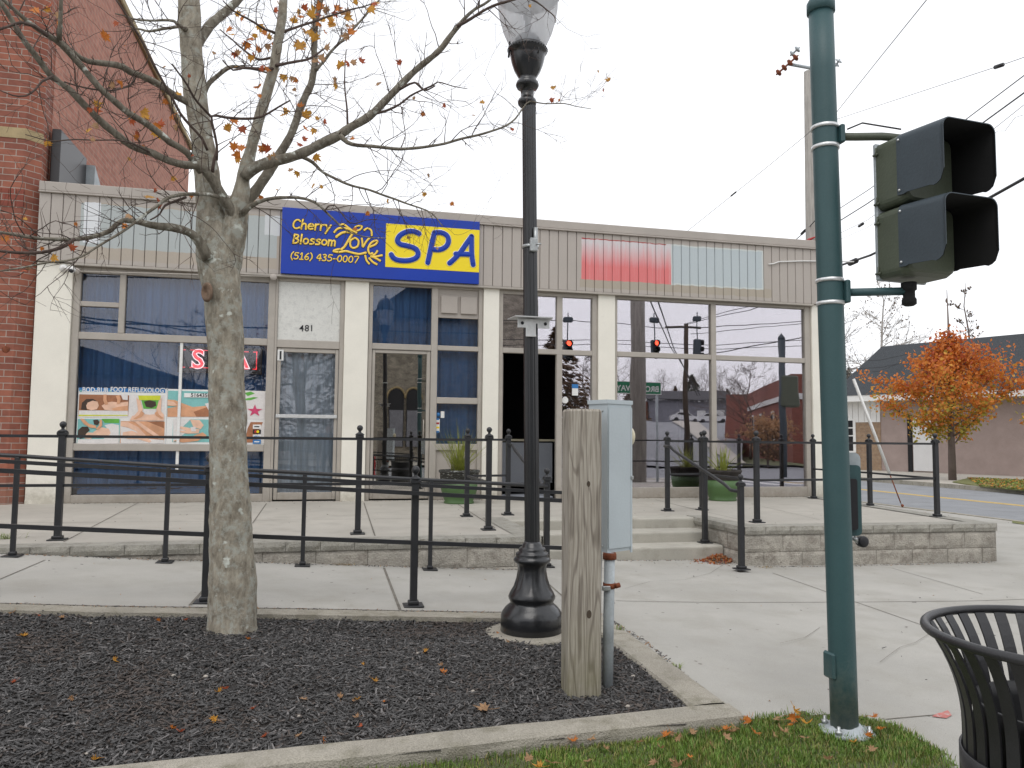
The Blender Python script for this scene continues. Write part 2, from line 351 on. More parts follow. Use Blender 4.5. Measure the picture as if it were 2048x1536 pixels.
M['skin2'] = pm('print_skin_light', (.78, .50, .36), .5, .14, 8, fine=.03)
M['hair'] = pm('print_hair', (.05, .03, .02), .5, .2, 9)
M['towel'] = pm('print_towel', (.75, .72, .70), .5, .06, 8)
M['teal'] = pm('print_teal', (.22, .52, .50), .5, .1, 4)
M['wood_print'] = pm('print_brown', (.36, .15, .07), .5, .3, 6)
M['cyan'] = pm('print_header_blue', (.03, .19, .48), .5, .05, 5)
M['pink'] = pm('print_pink', (.62, .06, .16), .5, .15, 8)
M['leafgreen'] = pm('print_green', (.12, .42, .06), .5, .2, 8)
M['lime'] = pm('print_lime', (.62, .66, .04), .5, .1, 8)
M['red_led'] = emis('red_led', (1, .07, .09), .75)
M['white_led'] = emis('white_led', (1, .8, .85), .75)
M['led_panel'] = pm('led_panel_black', (.035, .033, .035), .4, .15, 40)
M['roadgreen'] = pm('street_sign_green', (.01, .20, .09), .4, .05, 5)
M['redlens'] = pm('red_lens', (.025, .006, .005), .25, .1, 5)
M['darklens'] = pm('dark_lens', (.012, .016, .014), .2, .1, 5)
M['shopgrey'] = pm('grey_siding', (.24, .24, .27), .8, .15, 3)
M['carwhite'] = pm('white_car_paint', (.7, .7, .7), .25, .03, 3, coat=.5)
M['redpaint'] = pm('faded_red_spray', (.50, .17, .15), .85, .2, 12, col2=(.46, .40, .37), mask=(.5, .62))
M['hydrant'] = pm('hydrant_red', (.45, .03, .03), .4, .1, 5)
M['jacket'] = pm('navy_jacket', (.03, .05, .10), .8, .15, 6)
M['facesk'] = pm('face_skin', (.55, .33, .25), .6, .08, 9)
M['greyhair'] = pm('grey_hair', (.4, .38, .36), .8, .2, 30)

def bark_mat(dk=1.0, li=.49, nm='grey_lichen_bark'):
    m, t, b = nodes(nm)
    g = N(t, 'ShaderNodeNewGeometry'); mpn = N(t, 'ShaderNodeMapping'); mpn.inputs['Scale'].default_value = (1, 1, .45)
    t.links.new(g.outputs['Position'], mpn.inputs[0])
    a = N(t, 'ShaderNodeTexNoise', Scale=26, Detail=8, Roughness=.7); c = N(t, 'ShaderNodeTexNoise', Scale=15, Detail=8, Roughness=.72); d = N(t, 'ShaderNodeTexVoronoi', Scale=42)
    for n in (a, d): t.links.new(mpn.outputs[0], n.inputs['Vector'])
    t.links.new(g.outputs['Position'], c.inputs['Vector'])
    r = N(t, 'ShaderNodeValToRGB'); e = r.color_ramp.elements; e[0].position = .36; e[0].color = (.17*dk, .148*dk, .115*dk, 1); e[1].position = .68; e[1].color = (.40*dk, .365*dk, .295*dk, 1)
    t.links.new(a.outputs['Fac'], r.inputs[0])
    r2 = N(t, 'ShaderNodeValToRGB'); r2.color_ramp.elements[0].position = li; r2.color_ramp.elements[1].position = li+.11; t.links.new(c.outputs['Fac'], r2.inputs[0])
    m1 = N(t, 'ShaderNodeMixRGB'); m1.inputs[2].default_value = (.39, .39, .34, 1); t.links.new(r2.outputs[0], m1.inputs[0]); t.links.new(r.outputs[0], m1.inputs[1])
    e2 = N(t, 'ShaderNodeTexNoise', Scale=15, Detail=5); mp2 = N(t, 'ShaderNodeMapping'); mp2.inputs['Location'].default_value = (7, 3, 1); t.links.new(g.outputs['Position'], mp2.inputs[0]); t.links.new(mp2.outputs[0], e2.inputs['Vector'])
    r3 = N(t, 'ShaderNodeValToRGB'); r3.color_ramp.elements[0].position = .64; r3.color_ramp.elements[1].position = .70; t.links.new(e2.outputs['Fac'], r3.inputs[0])
    m2 = N(t, 'ShaderNodeMixRGB'); m2.inputs[2].default_value = (.60, .62, .56, 1); t.links.new(r3.outputs[0], m2.inputs[0]); t.links.new(m1.outputs[0], m2.inputs[1])
    t.links.new(m2.outputs[0], b.inputs['Base Color']); b.inputs['Roughness'].default_value = .95; b.inputs['Specular IOR Level'].default_value = .2
    bu = N(t, 'ShaderNodeBump', Strength=1, Distance=.012); t.links.new(a.outputs['Fac'], bu.inputs['Height']); t.links.new(bu.outputs[0], b.inputs['Normal'])
    return m
M['bark'] = bark_mat(1.12); M['limb_bark'] = bark_mat(.72, .56, 'brown_limb_bark')
for k_ in ('leaf1', 'leaf2', 'leaf3', 'leaf4', 'leafdry', 'blade'):      # thin leaves let light through
    t_ = M[k_].node_tree; b_ = t_.nodes['Principled BSDF']; o_ = t_.nodes['Material Output']; tl_ = t_.nodes.new('ShaderNodeBsdfTranslucent'); ms_ = t_.nodes.new('ShaderNodeMixShader'); ms_.inputs[0].default_value = .42
    t_.links.new(b_.inputs['Base Color'].links[0].from_socket, tl_.inputs[0]); t_.links.new(b_.outputs[0], ms_.inputs[1]); t_.links.new(tl_.outputs[0], ms_.inputs[2]); t_.links.new(ms_.outputs[0], o_.inputs[0])
def wood_mat():
    m, t, b = nodes('weathered_post_wood')
    g = N(t, 'ShaderNodeNewGeometry'); mpn = N(t, 'ShaderNodeMapping'); mpn.inputs['Scale'].default_value = (1, 1, .11)
    t.links.new(g.outputs['Position'], mpn.inputs[0])
    wv = N(t, 'ShaderNodeTexNoise', Scale=9, Detail=2, Roughness=.45, Distortion=.15)
    t.links.new(mpn.outputs[0], wv.inputs['Vector'])
    mu = t.nodes.new('ShaderNodeMath'); mu.operation = 'MULTIPLY'; mu.inputs[1].default_value = 52; t.links.new(wv.outputs['Fac'], mu.inputs[0])
    si = t.nodes.new('ShaderNodeMath'); si.operation = 'SINE'; t.links.new(mu.outputs[0], si.inputs[0])
    r = N(t, 'ShaderNodeValToRGB'); e = r.color_ramp.elements; e[0].position = .0; e[0].color = (.25, .22, .185, 1); e[1].position = .25; e[1].color = (.41, .375, .32, 1)
    mr = N(t, 'ShaderNodeMapRange'); mr.inputs['From Min'].default_value = -1; t.links.new(si.outputs[0], mr.inputs['Value']); t.links.new(mr.outputs[0], r.inputs[0])
    mp3 = N(t, 'ShaderNodeMapping'); mp3.inputs['Scale'].default_value = (1, 1, .04); t.links.new(g.outputs['Position'], mp3.inputs[0])
    f = N(t, 'ShaderNodeTexNoise', Scale=130, Detail=4); t.links.new(mp3.outputs[0], f.inputs['Vector'])
    r2 = N(t, 'ShaderNodeValToRGB'); r2.color_ramp.elements[0].position = .35; r2.color_ramp.elements[0].color = (.62, .6, .58, 1); r2.color_ramp.elements[1].position = .6; t.links.new(f.outputs['Fac'], r2.inputs[0])
    m1 = N(t, 'ShaderNodeMixRGB'); m1.blend_type = 'MULTIPLY'; m1.inputs[0].default_value = 1; t.links.new(r.outputs[0], m1.inputs[1]); t.links.new(r2.outputs[0], m1.inputs[2])
    # green algae stain rising from the soil
    s = N(t, 'ShaderNodeSeparateXYZ'); t.links.new(g.outputs['Position'], s.inputs[0])
    m4 = N(t, 'ShaderNodeMapRange'); m4.inputs['From Min'].default_value = .1; m4.inputs['From Max'].default_value = .55; m4.inputs['To Min'].default_value = .75; m4.inputs['To Max'].default_value = 0; t.links.new(s.outputs[2], m4.inputs['Value'])
    nn = N(t, 'ShaderNodeTexNoise', Scale=14, Detail=4); t.links.new(g.outputs['Position'], nn.inputs['Vector'])
    ml = t.nodes.new('ShaderNodeMath'); ml.operation = 'MULTIPLY'; t.links.new(m4.outputs[0], ml.inputs[0]); t.links.new(nn.outputs['Fac'], ml.inputs[1])
    m2 = N(t, 'ShaderNodeMixRGB'); m2.inputs[2].default_value = (.13, .13, .03, 1); t.links.new(ml.outputs[0], m2.inputs[0]); t.links.new(m1.outputs[0], m2.inputs[1])
    t.links.new(m2.outputs[0], b.inputs['Base Color']); b.inputs['Roughness'].default_value = .9
    bu = N(t, 'ShaderNodeBump', Strength=.7, Distance=.004); t.links.new(m1.outputs[0], bu.inputs['Height']); t.links.new(bu.outputs[0], b.inputs['Normal'])
    return m
M['wood'] = wood_mat()
spots(M['conc'], 7, .075, (.17, .16, .14), .9); spots(M['conc'], 23, .05, (.15, .14, .12), .8); spots(M['conc_warm'], 8, .045, (.2, .18, .15), .7); spots(M['step'], 12, .05)
splash(M['cream'], TZ_-.02, TZ_+.55, (.42, .39, .32)); splash(M['taupe_trim'], TZ_-.02, TZ_+.35, (.26, .23, .19)); splash(M['brick'], .3, 1.2, (.25, .17, .13), .5)
splash(M['green_pole'], 0, .6, (.16, .18, .15), .7, 30)
def cladding_mat():        # taupe boards with the paint ghosts of removed signs
    m, t, b = nodes('painted_cladding')
    g = N(t, 'ShaderNodeNewGeometry'); s = N(t, 'ShaderNodeSeparateXYZ'); t.links.new(g.outputs['Position'], s.inputs[0])
    nz_ = N(t, 'ShaderNodeTexNoise', Scale=9, Detail=5); t.links.new(g.outputs['Position'], nz_.inputs['Vector'])
    def M2(op, a, bb, clamp=False):
        n = t.nodes.new('ShaderNodeMath'); n.operation = op; n.use_clamp = clamp
        for i, q in enumerate((a, bb)):
            if isinstance(q, (int, float)): n.inputs[i].default_value = q
            else: t.links.new(q, n.inputs[i])
        return n.outputs[0]
    wob = M2('MULTIPLY', M2('SUBTRACT', nz_.outputs['Fac'], .5), .05)
    X = M2('ADD', s.outputs[0], M2('MULTIPLY', wob, .3)); Z = M2('ADD', s.outputs[2], wob)
    def rect(x0, x1, z0, z1):
        a = M2('MULTIPLY', M2('GREATER_THAN', X, x0), M2('LESS_THAN', X, x1))
        return M2('MULTIPLY', a, M2('MULTIPLY', M2('GREATER_THAN', Z, z0), M2('LESS_THAN', Z, z1)))
    ns = N(t, 'ShaderNodeTexNoise', Scale=2.5, Detail=5); t.links.new(g.outputs['Position'], ns.inputs['Vector'])
    base = N(t, 'ShaderNodeMixRGB'); base.inputs[1].default_value = (.48, .435, .395, 1); base.inputs[2].default_value = (.42, .38, .34, 1); t.links.new(ns.outputs['Fac'], base.inputs[0])
    out = base.outputs[0]
    def lay(out, mask, col):
        n = N(t, 'ShaderNodeMixRGB'); t.links.new(mask, n.inputs[0]); t.links.new(out, n.inputs[1])
        if isinstance(col, tuple): n.inputs[2].default_value = c4(col)
        else: t.links.new(col, n.inputs[2])
        return n.outputs[0]
    streak = N(t, 'ShaderNodeTexNoise', Scale=30, Detail=3); ms_ = N(t, 'ShaderNodeMapping'); ms_.inputs['Scale'].default_value = (1, 1, .05); t.links.new(g.outputs['Position'], ms_.inputs[0]); t.links.new(ms_.outputs[0], streak.inputs['Vector'])
    out = lay(out, rect(-3.42, -.74, 3.80, 4.60), (.44, .385, .32))            # warmer ghost of the older sign
    out = lay(out, rect(-3.42, -.80, 3.97, 4.58), (.44, .475, .47))            # pale blue grey patch
    out = lay(out, rect(-3.38, -3.17, 4.02, 4.60), (.74, .76, .78))           # white torn strip
    out = lay(out, rect(-.98, -.76, 4.3, 4.6), (.62, .64, .65))
    # red patch: white at the top edge, red below
    mr = N(t, 'ShaderNodeMapRange'); mr.inputs['From Min'].default_value = 4.56; mr.inputs['From Max'].default_value = 4.15; t.links.new(s.outputs[2], mr.inputs['Value'])
    k = M2('ADD', mr.outputs[0], M2('MULTIPLY', M2('SUBTRACT', streak.outputs['Fac'], .5), .9), True)
    red = N(t, 'ShaderNodeMixRGB'); red.inputs[1].default_value = (.66, .62, .63, 1); red.inputs[2].default_value = (.74, .20, .20, 1); t.links.new(k, red.inputs[0])
    out = lay(out, rect(3.86, 7.30, 3.80, 3.95), (.42, .37, .30))
    out = lay(out, rect(3.885, 5.44, 3.93, 4.60), red.outputs[0])
    out = lay(out, rect(3.885, 5.35, 4.585, 4.60), (.42, .05, .05))
    out = lay(out, rect(5.44, 7.14, 3.925, 4.60), (.60, .64, .62))
    out = lay(out, rect(5.46, 7.11, 3.95, 4.575), (.50, .56, .58))
    f = N(t, 'ShaderNodeTexNoise', Scale=60, Detail=4); t.links.new(g.outputs['Position'], f.inputs['Vector'])
    r2 = N(t, 'ShaderNodeValToRGB'); r2.color_ramp.elements[0].position = .3; r2.color_ramp.elements[0].color = (.92,)*3+(1,); t.links.new(f.outputs['Fac'], r2.inputs[0])
    mu = N(t, 'ShaderNodeMixRGB'); mu.blend_type = 'MULTIPLY'; mu.inputs[0].default_value = 1; t.links.new(out, mu.inputs[1]); t.links.new(r2.outputs[0], mu.inputs[2])
    t.links.new(mu.outputs[0], b.inputs['Base Color']); b.inputs['Roughness'].default_value = .65
    return m
M['cladding'] = cladding_mat()
def globe_mat():
    m, t, b = nodes('ribbed_acrylic'); t.nodes.remove(b); o = t.nodes['Material Output']
    d = N(t, 'ShaderNodeBsdfDiffuse'); d.inputs[0].default_value = (.85, .86, .88, 1); tl = N(t, 'ShaderNodeBsdfTranslucent'); tl.inputs[0].default_value = (.92, .93, .95, 1)
    g = N(t, 'ShaderNodeBsdfGlossy', Roughness=.15); tr = N(t, 'ShaderNodeBsdfTransparent')
    a = N(t, 'ShaderNodeMixShader', Fac=.5); t.links.new(d.outputs[0], a.inputs[1]); t.links.new(tl.outputs[0], a.inputs[2])
    c = N(t, 'ShaderNodeMixShader', Fac=.1); t.links.new(a.outputs[0], c.inputs[1]); t.links.new(g.outputs[0], c.inputs[2])
    e = N(t, 'ShaderNodeMixShader', Fac=.30); t.links.new(c.outputs[0], e.inputs[1]); t.links.new(tr.outputs[0], e.inputs[2]); t.links.new(e.outputs[0], o.inputs[0])
    return m
M['globe'] = globe_mat()
# ==================================================================  GROUND
PX = [-9, -3.4, -2.46, -1.31, -.19, .94, 1.8, 2.4, 3.2, 4.4, 5.5, 40]; PZ = [.43, .43, .384, .304, .243, .175, .13, .08, .05, .02, 0, 0]
def zprof(x): return float(np.interp(x, PX, PZ))
def zg(x, y):
    k = min(max((y-3.1)/1.4, 0), 1); return zprof(x)*k
TZ = .43
def sheet(name, mat, xs, ys, zf, **kw):
    m = MB(); vs = [(x, y, zf(x, y)) for y in ys for x in xs]; n = len(xs)
    m.add(vs, [(j*n+i, j*n+i+1, (j+1)*n+i+1, (j+1)*n+i) for j in range(len(ys)-1) for i in range(n-1)], 0, False)
    return m.build(name, mat, kind='structure', **kw)
sheet('ground', M['earth'], [-300, 300], [-300, 300], lambda x, y: -.3)
xs = sorted(set([1.9, 2.1, 2.25]+PX[7:11]+[2.8, 3.8, 5, 7, 9, 11.3, 11.765]))
sheet('sidewalk', M['conc'], xs, [-2.4, 0, 1, 2, 2.6, 3, 3.4, 3.8, 5, 7, 9, 12, 20, 45], zg)
sheet('ramp', M['conc'], [-9]+PX[1:7]+[1.9], [5.36, 6, 7.3], lambda x, y: zprof(x)-.0)
sheet('near_sidewalk', M['conc'], [-14, 0, 1.9], [-2.4, 0, 1.95], lambda x, y: -.002)
sheet('side_road', M['asphalt'], [11.9, 19.1], [-70, 0, 90], lambda x, y: -.07)
sheet('main_road', M['asphalt'], [-120, 11.9], [-12.6, -2.55], lambda x, y: -.074)
sheet('main_road_east', M['asphalt'], [19.1, 120], [-12.6, -2.55], lambda x, y: -.074)
sheet('far_pavement', M['conc_warm'], [19.2, 60], [-2.4, 90], lambda x, y: .04)
sheet('opposite_pavement', M['conc_warm'], [-120, 11.8], [-60, -12.7], lambda x, y: .03)
sheet('opposite_lawn', M['earth'], [19.2, 120], [-60, -12.7], lambda x, y: .03)
def kerb(name, pts, w_=.14, h=.0, z0=-.12, mat=None):
    m = MB()
    for i in range(len(pts)-1):
        a, b = Vector(pts[i]), Vector(pts[i+1]); d = (b-a).normalized(); nrm = Vector((-d.y, d.x))*w_
        q = [Vector((p.x, p.y, z0)) for p in (a, b, b+nrm, a+nrm)]
        m.prism(q, (0, 0, h-z0))
    return m.build(name, mat or M['conc_curb'], kind='structure')
kerb('kerb', [(11.9, 45), (11.9, 1.5), (11.5, -.8), (10.6, -2.0), (9.4, -2.5), (-120, -2.5)][::-1] and [(11.76, 45), (11.76, 1.5), (11.4, -.8), (10.5, -2.0), (9.4, -2.4), (-60, -2.4)], .14, .012)
kerb('far_kerb', [(19.2, 90), (19.2, -2.4)][::-1], .15, .06)
m = MB(); m.add([(11.45, 6, .009), (11.76, 6, .008), (11.76, 11.3, .008), (11.45, 11.0, .008)], [(0, 1, 2, 3)]); m.build('verge', M['verge'], kind='structure')
# road paint
m = MB()
for dx in (-.13, .05): m.box((15.62+dx, -1, -.07), (15.72+dx, 80, -.066))
m.build('yellow_centre_line', M['yellow_line'], kind='structure')
m = MB()
for i in range(7): m.box((12.3+i*.95, -1.9, -.07), (12.7+i*.95, .9, -.066))
m.box((-60, -7.6, -.074), (9, -7.5, -.07)); m.box((8.6, -12, -.074), (9.0, -7.7, -.07)); m.box((10.2, -12, -.074), (10.5, -3, -.07))
m.box((12.2, 3.0, -.07), (15.3, 3.35, -.066))
m.build('white_road_markings', M['white_line'], kind='structure')
# sidewalk joints (shallow dark grooves)
def strip(m, a, b, w_, lift=.003, n=6, zf=None):
    a, b = Vector(a), Vector(b); d = (b-a); d.z = 0; d.normalize(); s = Vector((-d.y, d.x, 0))*w_/2
    for i in range(n):
        p = a.lerp(b, i/n); q = a.lerp(b, (i+1)/n)
        if zf: p.z = zf(p.x, p.y); q.z = zf(q.x, q.y)
        l = Vector((0, 0, lift))
        m.add([p-s+l, q-s+l, q+s+l, p+s+l], [(0, 1, 2, 3)])
m = MB()
def jl(a, b, w_=.012):
    p = atZ(*a, .03); q = atZ(*b, .03)
    strip(m, p, q, w_, .003, 10, zg)
jl((1232, 1217), (2048, 1192), .009); jl((1545, 1144), (1840, 1247), .008); jl((1784, 1131), (1965, 1182), .007); jl((1840, 1247), (1990, 1300), .008); jl((1772, 1432), (1889, 1421), .008)
m.build('sidewalk_joints', M['joint'], kind='structure')
m = MB()
for a, b, w_ in (((90, 1114), (-60, 1176), .01), ((420, 1165), (380, 1210), .02), ((768, 1136), (800, 1220), .02), ((1089, 1159), (1135, 1200), .015)):
    za = zprof(atZ(*a, .2).x); zb = zprof(atZ(*b, .2).x)
    strip(m, atZ(*a, za), atZ(*b, zb), w_, .003, 8, lambda x, y: zprof(x))
m.build('ramp_joints', M['joint'], kind='structure')
m = MB()
for pl in ([(1250, 1190), (1300, 1172), (1370, 1165), (1420, 1150), (1450, 1128)], [(1560, 1300), (1610, 1285), (1640, 1262)], [(1760, 1330), (1800, 1300), (1830, 1290), (1900, 1240)]):
    q = [atZ(x, y, .02) for x, y in pl]
    for a, b in zip(q[:-1], q[1:]): strip(m, a, b, .003, .003, 4, zg)
m.build('pavement_cracks', M['joint'], kind='structure'); m = MB()
red = [atZ(x, y, 0) for x, y in ((1864, 1439), (1872, 1434), (1884, 1431), (1896, 1427), (1904, 1436), (1893, 1442), (1880, 1443), (1870, 1441))]
m.add([(p.x, p.y, zg(p.x, p.y)+.005) for p in red], [tuple(range(6))]); m.build('red_paint_mark', M['redpaint'], kind='structure')

# ==================================================================  TERRACE, WALLS, STEPS
YS = [8.08, 8.42, 8.76]     # risers
TF = 7.24                   # left front edge
m = MB()
m.box((-9, TF+.05, -.1), (1.99, 11.72, TZ)); m.box((1.99, YS[2]+.30, -.1), (4.40, 11.72, TZ)); m.prism([(4.40, 9.06, -.1), (4.455, 8.95, -.1), (4.48, 7.73, -.1), (7.57, 7.61, -.1), (7.63, 8.4, -.1), (7.83, 10, -.1), (8.03, 11.72, -.1), (4.40, 11.72, -.1)], (0, 0, TZ+.1-.0005))
m.build('terrace', M['conc_warm'], kind='structure')
m = MB()
for a, b, w_ in (((276, 1006), (127, 1084), .012), ((35, 1046), (418, 1043), .010), ((508, 1041), (927, 1036), .010), ((533, 1007), (505, 1047), .012), ((728, 1006), (750, 1072), .014), ((916, 1009), (990, 1056), .012), ((1311, 1000), (1391, 1019), .012), ((1391, 1019), (1503, 1045), .008), ((1503, 1008), (1640, 1040), .006)):
    strip(m, atZ(*a, TZ), atZ(*b, TZ), w_, .003, 4)
m.build('terrace_joints', M['joint'], kind='structure')
def block_face(m, p0, p1, z0, z1, amp, mi=0, nx=None):
    p0, p1 = Vector(p0), Vector(p1); d = p1-p0; Lh = d.length; nx = nx or max(2, int(Lh/.035)); nz_ = max(2, int((z1-z0)/.035))
    d.normalize(); out = Vector((d.y, -d.x, 0)); vs = []
    for j in range(nz_+1):
        for i in range(nx+1):
            u = i/nx; v = j/nz_; e = min(u, 1-u)*Lh; e2 = min(v, 1-v)*(z1-z0)
            k = min(1, e/.02)*min(1, e2/.02)
            p = p0 + d*(u*Lh) + Vector((0, 0, z0+(z1-z0)*v))
            h = noise.noise(p*9+Vector((3, 1, 7)))*.6+noise.noise(p*28)*.4
            vs.append(p + out*(k*(.012+amp*h)))
    n = nx+1; fs = [(j*n+i, j*n+i+1, (j+1)*n+i+1, (j+1)*n+i) for j in range(nz_) for i in range(nx)]
    m.add(vs, fs, mi, False)
def block_wall(name, label, path, ztop, zbase, thick=.25, capz=.085, bh=.19, skipcap=False):
    t = thing(name, label, 'wall', (path[0][0], path[0][1], 0))
    cap = MB(); blk = MB()
    for a, b in zip(path[:-1], path[1:]):
        a3, b3 = Vector((*a, 0)), Vector((*b, 0)); d = (b3-a3).normalized(); out = Vector((d.y, -d.x, 0)); Lw = (b3-a3).length
        ztop += .0012
        x = 0; q = rnd.uniform(.15, .3)
        while x < Lw-1e-3:
            x2 = min(x+q, Lw); q = .30 if rnd.random() < .5 else .42
            if Lw-x2 < .12: x2 = Lw
            p0 = a3+d*(x+.002)+out*.02; p1 = a3+d*(x2-.002)+out*.02
            block_face(cap, p0, p1, ztop-capz, ztop, .008)
            w0 = out*-thick
            cap.add([p0+Vector((0, 0, ztop)), p1+Vector((0, 0, ztop)), p1+w0+Vector((0, 0, ztop)), p0+w0+Vector((0, 0, ztop))], [(0, 1, 2, 3)])
            x = x2
        z1 = ztop-capz-.003; row = 0
        while z1 > -.1:
            z0 = z1-bh; x = 0; q = .23 if row % 2 else .46
            while x < Lw-1e-3:
                x2 = min(x+q, Lw); q = .46
                if Lw-x2 < .1: x2 = Lw
                p0 = a3+d*(x+.002); p1 = a3+d*(x2-.002)
                if z1 > min(zbase(p0), zbase(p1))-.05: block_face(blk, p0, p1, z0+.003, z1-.002, .012)
                x = x2
            z1 = z0; row += 1
        # dark backing just behind the faces
        blk.add([a3-out*.004+Vector((0, 0, -.1)), b3-out*.004+Vector((0, 0, -.1)), b3-out*.004+Vector((0, 0, ztop-.01)), a3-out*.004+Vector((0, 0, ztop-.01))], [(0, 1, 2, 3)], 1)
    cap.build('cap', M['cap'], t); blk.build('blocks', [M['block'], M['joint']], t)
    return t
block_wall('retaining_wall', 'low split-face block wall under the left terrace, beside the ramp', [(-3.3, TF), (2.02, TF), (2.03, 9.05)], TZ+.004, lambda p: zprof(p.x))
block_wall('retaining_wall', 'block wall with stone cap around the right terrace, right of the steps', [(4.40, 8.95), (4.44, 7.68), (7.62, 7.55), (7.69, 8.4), (7.89, 10.0), (8.10, 11.66)], TZ+.004, lambda p: 0)
t = thing('steps', 'three wide concrete steps up to the shop terrace', 'steps', (3.2, 8.1, 0))
m = MB()
for i, y in enumerate(YS):
    z1 = .06+(i+1)*(TZ-.06)/3 - (.0005 if i == 2 else 0)
    z0 = -.05; yb = YS[i+1]+.05 if i < 2 else YS[2]+.31; x0, x1 = 2.04, 4.40; r = .028; n = 5
    prof = [(y, z0), (y, z1-r)] + [(y+r-r*math.cos(a), z1-r+r*math.sin(a)) for a in [PI/2*k/n for k in range(1, n+1)]] + [(yb, z1), (yb, z0)]
    m.prism([(x0, p[0], p[1]) for p in prof], (x1-x0, 0, 0))
m.build('treads', M['step'], t)

# ==================================================================  RAILINGS
def post(par, x, y, z0, z1, w_=.055, finial=True, plate=.14):
    m = MB(); m.bbox((x-w_/2, y-w_/2, z0+.01), (x+w_/2, y+w_/2, z1), .004)
    p = m.build('post', M['black'], par)
    m = MB(); m.bbox((x-plate/2, y-plate/2, z0), (x+plate/2, y+plate/2, z0+.012), .003)
    m.bbox((x-w_*.75, y-w_*.75, z0+.012), (x+w_*.75, y+w_*.75, z0+.04), .006)
    m.build('base_plate', M['black'], p)
    if finial:
        m = MB(); c = w_*.72
        m.bbox((x-c, y-c, z1-.03), (x+c, y+c, z1), .005)
        m.lathe([(c*1.2, 0), (w_*.62, .014), (w_*.28, .024), (w_*.24, .036), (w_*.34, .04)], (x, y, z1), 12)
        m.ball((x, y, z1+.066), .030); m.build('finial', M['black'], p)
    return p
def bar(m, pts, r=.016): 
    for a, b in zip(pts[:-1], pts[1:]):
        a, b = Vector(a), Vector(b); d = (b-a).normalized(); s = d.cross(Vector((0, 0, 1))).normalized(); u = s.cross(d)
        vs = []
        for p in (a, b):
            for (i, j) in ((-1, -1), (1, -1), (1, 1), (-1, 1)): vs.append(p+s*i*r*.9+u*j*r)
        m.add(vs, [(0, 1, 2, 3), (7, 6, 5, 4), (0, 4, 5, 1), (1, 5, 6, 2), (2, 6, 7, 3), (3, 7, 4, 0)])
RT_, RM = TZ+.925, TZ+.485
# left terrace
t = thing('railing', 'black ball-topped railing on the left terrace with planter behind', 'railing', (0, 7.74, TZ), 'black steel railings')
LP = [(-4.95, 7.70), (-2.33, 7.72), (.303, 7.74), (1.63, 7.87), (1.645, 9.24), (2.18, 9.35)]
for x, y in LP: post(t, x, y, TZ, TZ+.965)
for h in (RT_, RM):
    m = MB(); bar(m, [(x, y, h) for x, y in LP], .013); m.build('rail', M['black'], t)
# right terrace
t = thing('railing', 'black ball-topped railing around the right terrace above the block wall', 'railing', (6, 8.2, TZ), 'black steel railings')
RP = [(4.41, 9.57), (4.95, 9.65), (4.85, 8.1), (7.54, 8.35), (7.78, 9.9), (7.81, 11.3)]
for x, y in RP: post(t, x, y, TZ, TZ+.965)
for h in (RT_, RM):
    m = MB(); bar(m, [(x, y, h) for x, y in RP], .013); m.build('rail', M['black'], t)
# stair rails
def stair_rail(label, top, mid, low):
    t = thing('handrail', label, 'handrail', (low[0], low[1], low[2]), 'stair handrails')
    post(t, *low, low[2]+.885)
    if mid: post(t, *mid, TZ+.965)
    m = MB(); a = Vector(top); b = Vector(low); zl = low[2]+.80
    m.tube([(a.x, a.y, a.z+.86), (a.x, a.y-.16, a.z+.86), (a.x, a.y-.3, a.z+.80), (b.x, b.y+.35, zl+.06), (b.x, b.y+.2, zl), (b.x, b.y, zl)], .019, 10); m.build('rail', M['black'], t)
stair_rail('sloping handrail on the right of the steps with two posts', (4.36, 9.55, TZ), (4.289, 8.293, .183), (4.193, 7.313, .045))
stair_rail('sloping handrail on the left of the steps behind the street lamp', (2.19, 9.33, TZ), None, (2.15, 7.50, .10))
# ramp rails
t = thing('railing', 'long black ramp railing nearest the mulch bed, with ball-topped posts', 'railing', (0, 5.52, .2), 'black steel railings')
for x in (-3.52, -2.14, -.762, .612, 1.90): post(t, x, 5.52, zprof(x), zprof(x)+.885, .05)
for dy, h, r in ((0, .845, .012), (.06, .79, .014), (0, .44, .014)):
    m = MB(); bar(m, [(x, 5.52-dy, zprof(x)+h) for x in (-4.2, -2.46, -.19, .94, 1.90)], r); m.build('rail', M['black'], t)
t = thing('railing', 'plain black ramp handrail on thin posts along the block wall', 'railing', (0, 7.08, .2), 'black steel railings')
for x in (-3.6, -2.46, -1.31, -.19, .93): post(t, x, 7.08, zprof(x), zprof(x)+.80, .036, False, .13)
m = MB(); m.tube([(x, 7.08, zprof(x)+.81) for x in (-4.6, -3.4, -2.46, -1.31, -.19, .94, 1.8)]+[(2.15, 7.48, .90)], .017, 8); m.build('rail', M['black'], t)

# ==================================================================  THE SHOP BUILDING
B = thing('shop_building', 'single-storey shop building with taupe cladding, cream pilasters and wide windows', 'building', (2.2, 11.7, TZ))
for x0, x1 in ((-3.945, -3.495), (.195, .545), (2.305, 2.555), (4.19, 4.478), (8.085, 8.34)):
    m = MB(); m.bbox((x0, 11.67, TZ-.02 if x0 < 8 else -.02), (x1, 11.9, 3.73), .006)
    m.box((x0+.001, 11.664, TZ-.02), (x1-.001, 11.671, TZ+.05))
    m.build('pilaster', M['cream'], B)
